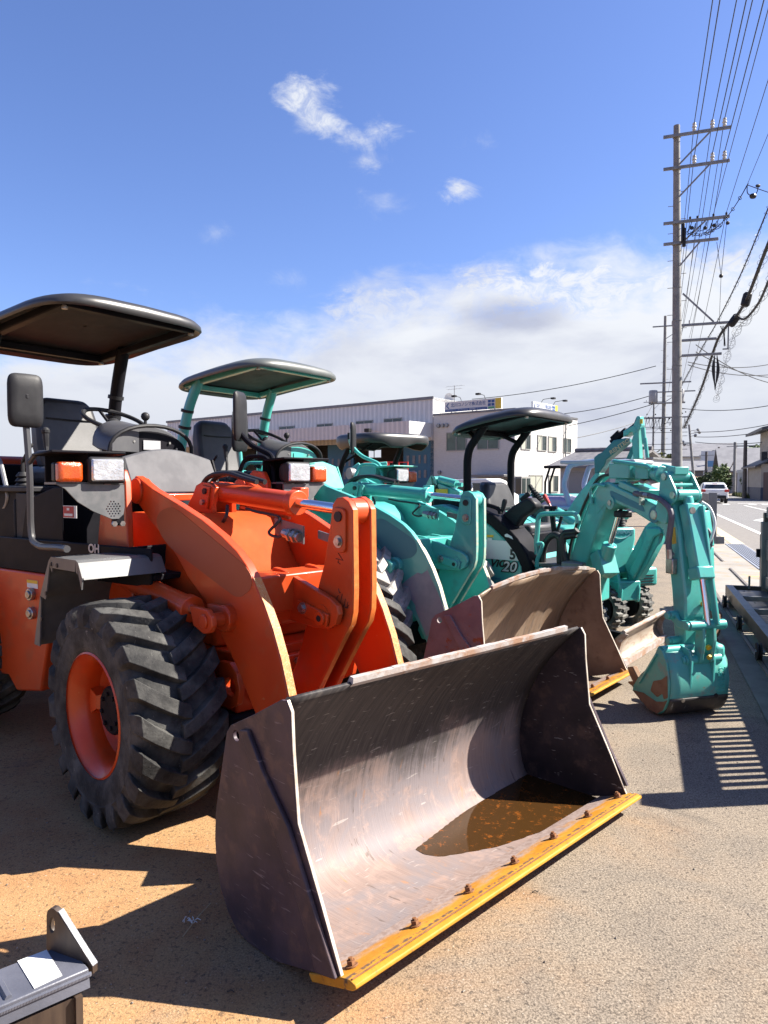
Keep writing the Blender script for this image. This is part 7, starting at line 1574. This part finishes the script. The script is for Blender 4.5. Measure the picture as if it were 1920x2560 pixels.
for z, a, b in ((6.70, .14, 1.60), (6.20, .14, 1.20), (5.70, .14, 1.35)): MB().bb((at1(z).x + a, -.2, z - .04), (at1(z).x + b, -.12, z + .04)).build('cable_arm', GALV, p1, bevel=.006)
MB().beam((.05, -.15, 7.75), (1.0, -.15, 6.75), .05, .05).bb((1.42, -.19, 5.85), (1.46, -.14, 6.66)).bb((1.28, -.19, 5.82), (1.46, -.14, 5.86)).build('cable_bracket', GALV, p1)
for z, x0 in ((9.75, .18), (9.6, .22)): MB().bb((x0 - .06 + at1(z).x, -.32, z - .35), (x0 + .05 + at1(z).x, -.2, z + .25)).build('fuse_box', BLACKP, p1, bevel=.02)
jm = MB()
for i in range(7):
    x = .25 + i * .16; jm.tube(catmull([(at1(10.4).x + x, -.16, 10.0 - .05 * (i % 2)), (at1(10.4).x + x - .1, -.3, 9.7 - .08 * (i % 3)), (at1(10.4).x + x + .12, -.2, 9.78), (at1(10.4).x + x + .2, -.16, 10.05)], 5), .012, 5)
for x, z in ((.45, 9.85), (.85, 9.8), (1.12, 9.85), (1.52, 9.88)): jm.sph((at1(10).x + x, -.2, z), .065, 8)
jm.build('jumper_wires', CABLE, p1, kind='stuff')
cm_ = MB()
for k in range(5): cm_.tube(catmull([(1.05, -.15, 5.65), (.98 + k * .02, -.15, 5.2), (1.08, -.15, 4.72 - .05 * k), (1.20 - k * .02, -.15, 5.15), (1.12, -.15, 5.65)], 6), .013, 5)
for k in range(4): cm_.tube(catmull([(1.2 + k * .05, -.15, 6.6), (1.32, -.15, 6.3 - .1 * k), (1.36, -.15, 5.95)], 5), .012, 5)
cm_.build('cable_coil', CABLE, p1, kind='stuff')
for z in (1.9, 2.8, 3.7, 4.55, 5.4, 6.9, 8.0): MB().tube([((.185 - .006 * z + .004) * math.cos(t) + at1(z).x, (.185 - .006 * z + .004) * math.sin(t), z) for t in [2 * math.pi * i / 16 for i in range(17)]], .009, 5).build('band', GALV, p1)
p2, at2 = pole(P2, 14.2, 'second concrete utility pole with two grey transformers, behind the tall one', [(13.4, .9, 2.4, [.5, 1.1, 1.7], 'hv'), (6.9 + 1.5, .95, 2.2, [], 'lv')], group='concrete utility poles along the yard edge')
MB().bb((-1.75, -.2, 9.05), (1.9, -.1, 9.15)).bb((-1.65, -.2, 6.4), (1.9, -.1, 6.5)).build('transformer_beam', GALV, p2)
for x in (-.78, 1.12):
    MB().lathe([(0, 0), (.30, 0), (.32, .05), (.32, .85), (.28, .95), (0, .97)], (x, -.15, 7.6 + .0), (0, 0, 1), 20).build('transformer', pbr('transformer_grey' + ('_b' if x > 0 else ''), [(.30, .31, .33), (.36, .37, .39)], .5), p2, bevel=.01)
MB().bb((-1.1, -.3, 7.5), (1.5, .0, 7.598)).build('transformer_shelf', GALV, p2)
w_ = MB(); rnd = random.Random(2)
for i in range(14):
    x = -1.5 + i * .23; w_.tube(catmull([(x, -.15, 6.45), (x + .1, -.2, 6.0 - rnd.random() * .5), (x + .25, -.15, 6.4)], 4), .016, 4)
    w_.sph((x + rnd.uniform(-.1, .1), -.2, rnd.uniform(5.4, 7.2)), .06, 6)
for z in (5.6, 5.3, 4.4, 4.0): w_.cyl((-1.5, -.2, z), (1.7, -.2, z), .02, n=5)
w_.build('hanging_wires', CABLE, p2, kind='stuff')
p3, at3 = pole(P3, 14.5, 'thin distant utility pole left of the second one', [(13.0, 1.4, 1.6, [-1, .5, 1.3], 'hv'), (10.6, 1.4, 1.6, [], 'lv'), (9.4, 1.3, 1.5, [], 'lv')])
Q = Wd(1738, 1235, 78); p4_, _ = pole((Q.x, Q.y, 0), 7.8, 'leaning street pole with small round fittings, beside the red traffic light', [(4.6 + 1.1, 1.0, .1, [], 'x')], lean=(-.75, 0), r0=.17, r1=.11, group='utility poles along the far street')
m = MB()
for x, z in ((.75, 7.2), (.9, 6.9), (-.75, 5.9), (-.6, 5.6), (.5, 6.6)): m.sph((-.6 + x, -.2, z), .17, 8); m.cyl((-.6, 0, z - .1), (-.6 + x, -.2, z), .03, n=5)
m.build('fittings', GALV, p4_, kind='stuff')
for px, d, zt, lab in ((1764, 96, 5.6, 'short dark street pole left of the blue billboard'), (1795, 104, 6.6, 'dark street pole in front of the blue billboard'), (1835, 84, 6.2, 'pale street pole beside the tall green bush'), (1861, 66, 5.35, 'brown street pole right in front of the white storage block')):
    Q = Wd(px, 1235, d); o = thing('utility_pole', lab, 'utility pole', (Q.x, Q.y, 0), RYAW, 'utility poles along the far street')
    MB().cyl((0, 0, 0), (0, 0, zt), .20 if 'dark' in lab or 'brown' in lab else .17, .15, 12).build('shaft', pbr('creosoted_pole', [(.12, .105, .095), (.16, .14, .13)], .85) if 'creosoted_pole' not in bpy.data.materials and ('dark' in lab) else (bpy.data.materials['creosoted_pole'] if ('dark' in lab or 'brown' in lab) else CONCRETE), o)
    MB().beam((0, -.9, zt - .5), (0, .9, zt - .5), .08, .08).build('crossarm', GALV, o)

def wire(a, b, sag, r, label, group=None, n=18, extra=None, cat='power line', name='power_line'):
    a = V(a); b = V(b); pts = []
    for i in range(n + 1):
        t = i / n; p = a.lerp(b, t); pts.append(p - V(0, 0, sag * 4 * t * (1 - t)))
    o = MB().tube(pts, r, 5).build(name, CABLE, None); tag(o, label, cat, group); return o, pts
def arm_pt(P, at, x, z): M_ = Matrix.Rotation(RYAW - math.pi / 2, 3, 'Z'); c = at(z); return V(P) + M_ @ V(c.x + x, c.y - .16, z)
P0 = RS(1.1, -8)
LVW = 'overhead lines strung over the yard edge'
names = ['inner', 'middle', 'outer']
for i, x in enumerate((.52, 1.06, 1.42)):
    a = arm_pt(P1, at1, x, 13.21); wire(a, a + (V(P0) - V(P1)), .25, .014, 'high wire from the %s insulator of the top crossarm towards the viewer' % names[i], LVW)
    wire(a, arm_pt(P2, at2, (.5, 1.1, 1.7)[i], 13.5), .5, .012, 'high wire from the %s insulator of the top crossarm to the second pole' % names[i], LVW)
    a = arm_pt(P1, at1, x, 12.16); wire(a, a + (V(P0) - V(P1)), .25, .014, 'high wire from the %s insulator of the second crossarm towards the viewer' % names[i], LVW)
    wire(a, arm_pt(P2, at2, (.5, 1.1, 1.7)[i], 12.4), .5, .012, 'high wire from the %s insulator of the second crossarm to the second pole' % names[i], LVW)
for i, x in enumerate((.40, .62, 1.10, 1.48)):
    a = arm_pt(P1, at1, x, 10.23)
    if i > 1: wire(a, a + (V(P0) - V(P1)) + V(.0, 0, .2), .15, .009, 'thin wire from the %s end of the third crossarm towards the viewer' % ('road' if i == 3 else 'middle'), LVW)
    wire(a, arm_pt(P2, at2, (.3, .6, 1.1, 1.6)[i], 8.4), .4, .010, 'low wire from the third crossarm to the second pole, number %s from the shaft' % ('first', 'second', 'third', 'fourth')[i], LVW)
# service drop on the right with spacers
a = arm_pt(P1, at1, .35, 9.7); b = Wd(1868, 462, 21.5)
o, pts = wire(a, b, .55, .012, 'sagging service cable with spacers rising to the right from the fuse boxes', LVW)
sp = MB()
for k in range(4, 18, 2): p_ = pts[k]; sp.tube([p_ + V(.0, 0, .0) + V(math.cos(t) * .05, 0, math.sin(t) * .05) for t in [2 * math.pi * i / 10 for i in range(11)]], .010, 4)
sp.tube([p + V(.04, 0, .05) for p in pts], .009, 4); sp.build('spacer_ring', CABLE, o, kind='stuff')
wire(b, b + (V(P0) - V(P1)) * .9 + V(1.2, 0, 1.5), .1, .008, 'thin wire above the service cable knot at the right edge', LVW); wire(b, b + V(3.5, .5, -.6), .1, .012, 'short cable from the service cable knot out to the right', LVW)
kn = MB().tube(catmull([b, b + V(.02, 0, -.25), b + V(.2, 0, -.32), b + V(.30, 0, -.2), b + V(.33, 0, -.05)], 5), .014, 5).sph(b + V(.18, 0, -.33), .085, 8, (1.3, 1, 1)).sph(b + V(.32, 0, -.03), .05, 8, (1.6, 1, 1))
tag(kn.build('cable_splice', CABLE, None), 'dark cable splice hanging at the right edge beside the pole top', 'cable splice')
# thin stay between the crossarm tips
a = arm_pt(P1, at1, 1.5, 10.05); c = arm_pt(P1, at1, 1.2, 9.32); k_ = V((a.x + c.x) / 2 - .02, a.y, 8.2)
for s_, t_ in ((a, k_), (c, k_), (k_, V(k_.x - .03, k_.y, 6.7))): pass
st_ = MB().tube([a, k_], .009, 5).tube([c, k_], .009, 5).tube([k_, V(k_.x - .03, k_.y, 6.7)], .007, 5).sph(k_, .07, 8); tag(st_.build('stay_wire', CABLE, None), 'thin hanging stay wire below the crossarm tips of the tall pole', 'stay wire')
# thick telephone cables with closures, lashed by loose spirals
def lashed(pts, r, label, loops, lr=.05, seed=1):
    c = catmull(pts, 8); o = MB().tube(c, r, 7).build('telephone_cable', CABLE, None); tag(o, label, 'telephone cable', 'telephone cables on the tall pole')
    if loops:
        rnd = random.Random(seed); L = [0]; 
        for p_, q_ in zip(c, c[1:]): L.append(L[-1] + (q_ - p_).length)
        sp = []; n = int(L[-1] / .028)
        for i in range(n):
            s = L[-1] * i / n; k = max(j for j in range(len(L)) if L[j] <= s); k = min(k, len(c) - 2); f = (s - L[k]) / max(1e-6, L[k + 1] - L[k]); p_ = c[k].lerp(c[k + 1], f); x, y = perp(c[k + 1] - c[k]); a = i * .55; rr = lr * (1 + .5 * math.sin(i * .11 + rnd.random() * .3))
            sp.append(p_ + x * math.cos(a) * rr + y * math.sin(a) * rr - V(0, 0, lr * .4))
        MB().tube(sp, .005, 3).build('lashing_wire', CABLE, o, kind='stuff')
    return o
def dpt(px, py, d): return Wd(px, py, d)
lashed([dpt(1711, 1068, 40), dpt(1752, 975, 28), dpt(1790, 860, 23.8), dpt(1817, 815, 22.5), dpt(1838, 794, 21.5), dpt(1868, 745, 19.5), dpt(1920, 612, 16.5), dpt(2010, 400, 13)], .042, 'thick black telephone cable rising to the right past two closures', True, .07, 1)
lashed([dpt(1840, 790, 21.4), dpt(1862, 797, 20.8), dpt(1895, 760, 19), dpt(1922, 702, 17), dpt(2000, 520, 13)], .032, 'lower black telephone cable branching off to the right edge', True, .07, 2)
lashed([dpt(1700, 970, 42), dpt(1755, 870, 27), dpt(1790, 810, 24), dpt(1850, 690, 20), dpt(1920, 522, 16), dpt(1990, 350, 13)], .016, 'upper thin lashed telephone cable slanting behind the brackets', True, .035, 3)
lashed([dpt(1790, 1000, 32), dpt(1830, 850, 24), dpt(1878, 785, 20.5)], .006, 'loose spiral of lashing wire below the telephone cables', True, .09, 4)
for (px, py, d), lab, tilt in (((1835, 801, 21.6), 'lower black cable closure by the pole brackets', (.5, -.2, .8)), ((1866, 749, 19.7), 'upper black cable closure nearer the right edge', (.2, -.1, 1))):
    p_ = dpt(px, py, d); ax = V(tilt).normalized(); L = .19
    o = MB().lathe([(0, -L), (.08, -L), (.115, -L * .75), (.12, 0), (.115, L * .75), (.08, L), (0, L)], p_, ax, 16).build('cable_closure', BLACKP, None); tag(o, lab, 'cable closure', 'cable closures on the telephone cables')
# lines crossing the sky further off
far = [((1640, 915, 55), (1180, 998, 62), 'faint line from the second pole to the roof sign'), ((1640, 985, 55), (1330, 1040, 60), 'faint line from the second pole to the office corner'), ((1635, 1010, 55), (1250, 1090, 70), 'faint low line behind the raised green boom'),
       ((1700, 1020, 50), (1990, 1000, 40), 'slack line crossing the street above the houses'), ((1735, 1080, 78), (1990, 1045, 60), 'line crossing the street below the slack one'), ((1735, 1092, 78), (1990, 1062, 60), 'second line crossing the street just under another'), ((1738, 1105, 78), (1990, 1095, 60), 'lowest line crossing the street above the house roofs'),
       ((1740, 862, 24), (1990, 965, 30), 'line falling to the right from the cable brackets'), ((1740, 880, 24), (1990, 940, 30), 'second line falling to the right from the cable brackets'), ((1720, 905, 30), (1990, 893, 34), 'level line crossing behind the cable brackets'), ((1720, 912, 30), (1990, 925, 34), 'lower level line crossing behind the cable brackets'),
       ((1630, 1015, 103), (1560, 1110, 60), 'line falling left from the distant pole behind the raised boom'), ((1632, 1040, 103), (1400, 1102, 75), 'long faint line from the distant pole to the office')]
for a, b, lab in far: wire(dpt(*a), dpt(*b), .35, .00042 * (a[2] + b[2]) / 2 + .004, lab, 'lines crossing the sky far off')

# ================================================================== steel attachment at the lower left corner
zo = lambda x, y, z: G(x * .36166, 2150 + y * .36166, z)
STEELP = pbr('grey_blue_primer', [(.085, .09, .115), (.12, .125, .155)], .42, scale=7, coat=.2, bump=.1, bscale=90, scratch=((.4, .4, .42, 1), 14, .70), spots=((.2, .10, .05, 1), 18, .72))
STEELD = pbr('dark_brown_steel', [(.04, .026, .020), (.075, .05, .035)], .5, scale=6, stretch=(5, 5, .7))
ZT = .45
org = zo(300, 900, 0)
at_ = thing('loader_attachment', 'grey welded steel attachment with a lifting eye at the lower left corner', 'attachment', (org.x, org.y, 0), 0)
off = V(org.x, org.y, 0)
A = zo(470, 568, ZT) - off; B = zo(615, 750, ZT) - off; dirL = (zo(0, 750, ZT) - off) - A; C = A + dirL * 1.9; D = B + (zo(0, 1012, ZT) - off - B) * 1.9
MB().prism([A, B, D, C], (0, 0, -.014)).build('top_plate', STEELP, at_, bevel=.003)
inn = lambda p, k: p + (((A + B + C + D) / 4) - p) * k
m = MB().prism([B + V(0, 0, -.0145), D + V(0, 0, -.0145), D + (B - A) * .04 + V(0, 0, -.040), B + (B - A) * .04 + V(0, 0, -.040)], (A - B) * .02).build('sloped_flange', STEELP, at_)
sd = (D - B).normalized(); nb = (A - B).normalized()
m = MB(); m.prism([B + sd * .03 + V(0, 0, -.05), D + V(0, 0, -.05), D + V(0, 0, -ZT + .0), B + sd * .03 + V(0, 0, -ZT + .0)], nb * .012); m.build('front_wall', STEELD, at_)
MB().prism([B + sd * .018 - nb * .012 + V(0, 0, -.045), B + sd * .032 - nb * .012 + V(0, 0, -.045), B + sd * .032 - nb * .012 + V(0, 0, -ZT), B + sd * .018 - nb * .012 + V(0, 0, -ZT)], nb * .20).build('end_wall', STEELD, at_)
# weld bead and sticker
wb = MB(); n = 70
for i in range(n): p = B + (D - B) * (i / n) * .6; wb.sph(p + V(0, 0, -.013), .0065, 6, (1, 1, .8))
wb.build('weld_bead', STEELP, at_, kind='stuff')
s4 = [zo(x, y, ZT + .002) - off for x, y in ((120, 697), (322, 620), (430, 795), (236, 886))]; MB().prism(s4, (0, 0, -.0015)).build('blank_sticker', WHITE, at_)
MB().tube([zo(0, 850, ZT) - off, zo(30, 905, ZT) - off, zo(60, 960, ZT) - off], .008, 6).build('weld_line', STEELP, at_)
# lifting eye: upright plate across the beam's end
f = zo(322, 612, ZT) - off; g = zo(640, 765, ZT - .012) - off; e = (g - f); e.z = 0; L = e.length; e = e.normalized()
def onp(px, py):
    r = ray(px * .36166, 2150 + py * .36166); n_ = V(e.y, -e.x, 0); P_ = EYE + r * (((off + f) - EYE).dot(n_) / r.dot(n_)); return P_ - off
out_ = [onp(x, y) for x, y in ((322, 640), (321, 385), (328, 350), (348, 334), (372, 338), (400, 365), (640, 735), (641, 790), (600, 775))]
hole = [onp(359 + 19 * math.cos(t), 450 + 57 * math.sin(t)) for t in [2 * math.pi * i / 16 for i in range(16)]]
th = V(e.y, -e.x, 0) * .014
if th.y < 0: th = -th
pl = MB(); plate_holes(pl, out_, [hole], th); pl.build('lifting_eye', STEELD, at_, bevel=.0015)
MB().prism([onp(400, 362) + th * .05, onp(640, 733) + th * .05, onp(641, 738) + th * .05, onp(402, 356) + th * .05], th * 1.0).build('eye_edge', STEELP, at_)

# ================================================================== litter on the yard
a, b = G(456, 2292, .004), G(526, 2258, .012); a, b = G(457, 2341, .004), G(527, 2257, .010)
STRAW = pbr('dry_straw', [(.48, .38, .22)], .8)
tag(MB().tube([a, a.lerp(b, .5) + V(0, 0, .006), b], .0017, 5).build('straw', STRAW, None), 'single dry straw lying on the shaded asphalt beside the bucket', 'straw')
fl = MB(); rnd = random.Random(8); c = G(474, 2307, .006)
for k in range(16):
    p = c + V(rnd.gauss(0, .012), rnd.gauss(0, .010), rnd.random() * .006); q = p + V(rnd.gauss(0, .012), rnd.gauss(0, .01), rnd.random() * .008); fl.tube([p, p.lerp(q, .5) + V(0, 0, .006), q], .0012, 4)
tag(fl.build('feather_tuft', WHITEL, None), 'tiny white tuft of fluff beside the straw', 'fluff')
gv = MB(); rnd = random.Random(11)
for k in range(420):
    x = rnd.uniform(-1.6, 3.4); y = rnd.uniform(1.5, 6.0); s = rnd.uniform(.002, .0055)
    gv.sph((x, y, s * .5), s, 4, (1, rnd.uniform(.6, 1.2), .7))
gv.build('grit', pbr('asphalt_grit', [(.30, .27, .23), (.14, .11, .09)], .9, scale=60), None, kind='stuff')
lf = MB(); 
for px, py in ((220, 2447), (567, 2480), (490, 2200), (760, 2390), (1330, 2230)):
    p = G(px, py, .004); lf.tube([p, p + V(.012, .004, .003), p + V(.022, .0, .0)], .0022, 4)
lf.build('leaf_scrap', pbr('dark_scrap', [(.05, .035, .025)], .9), None, kind='stuff')
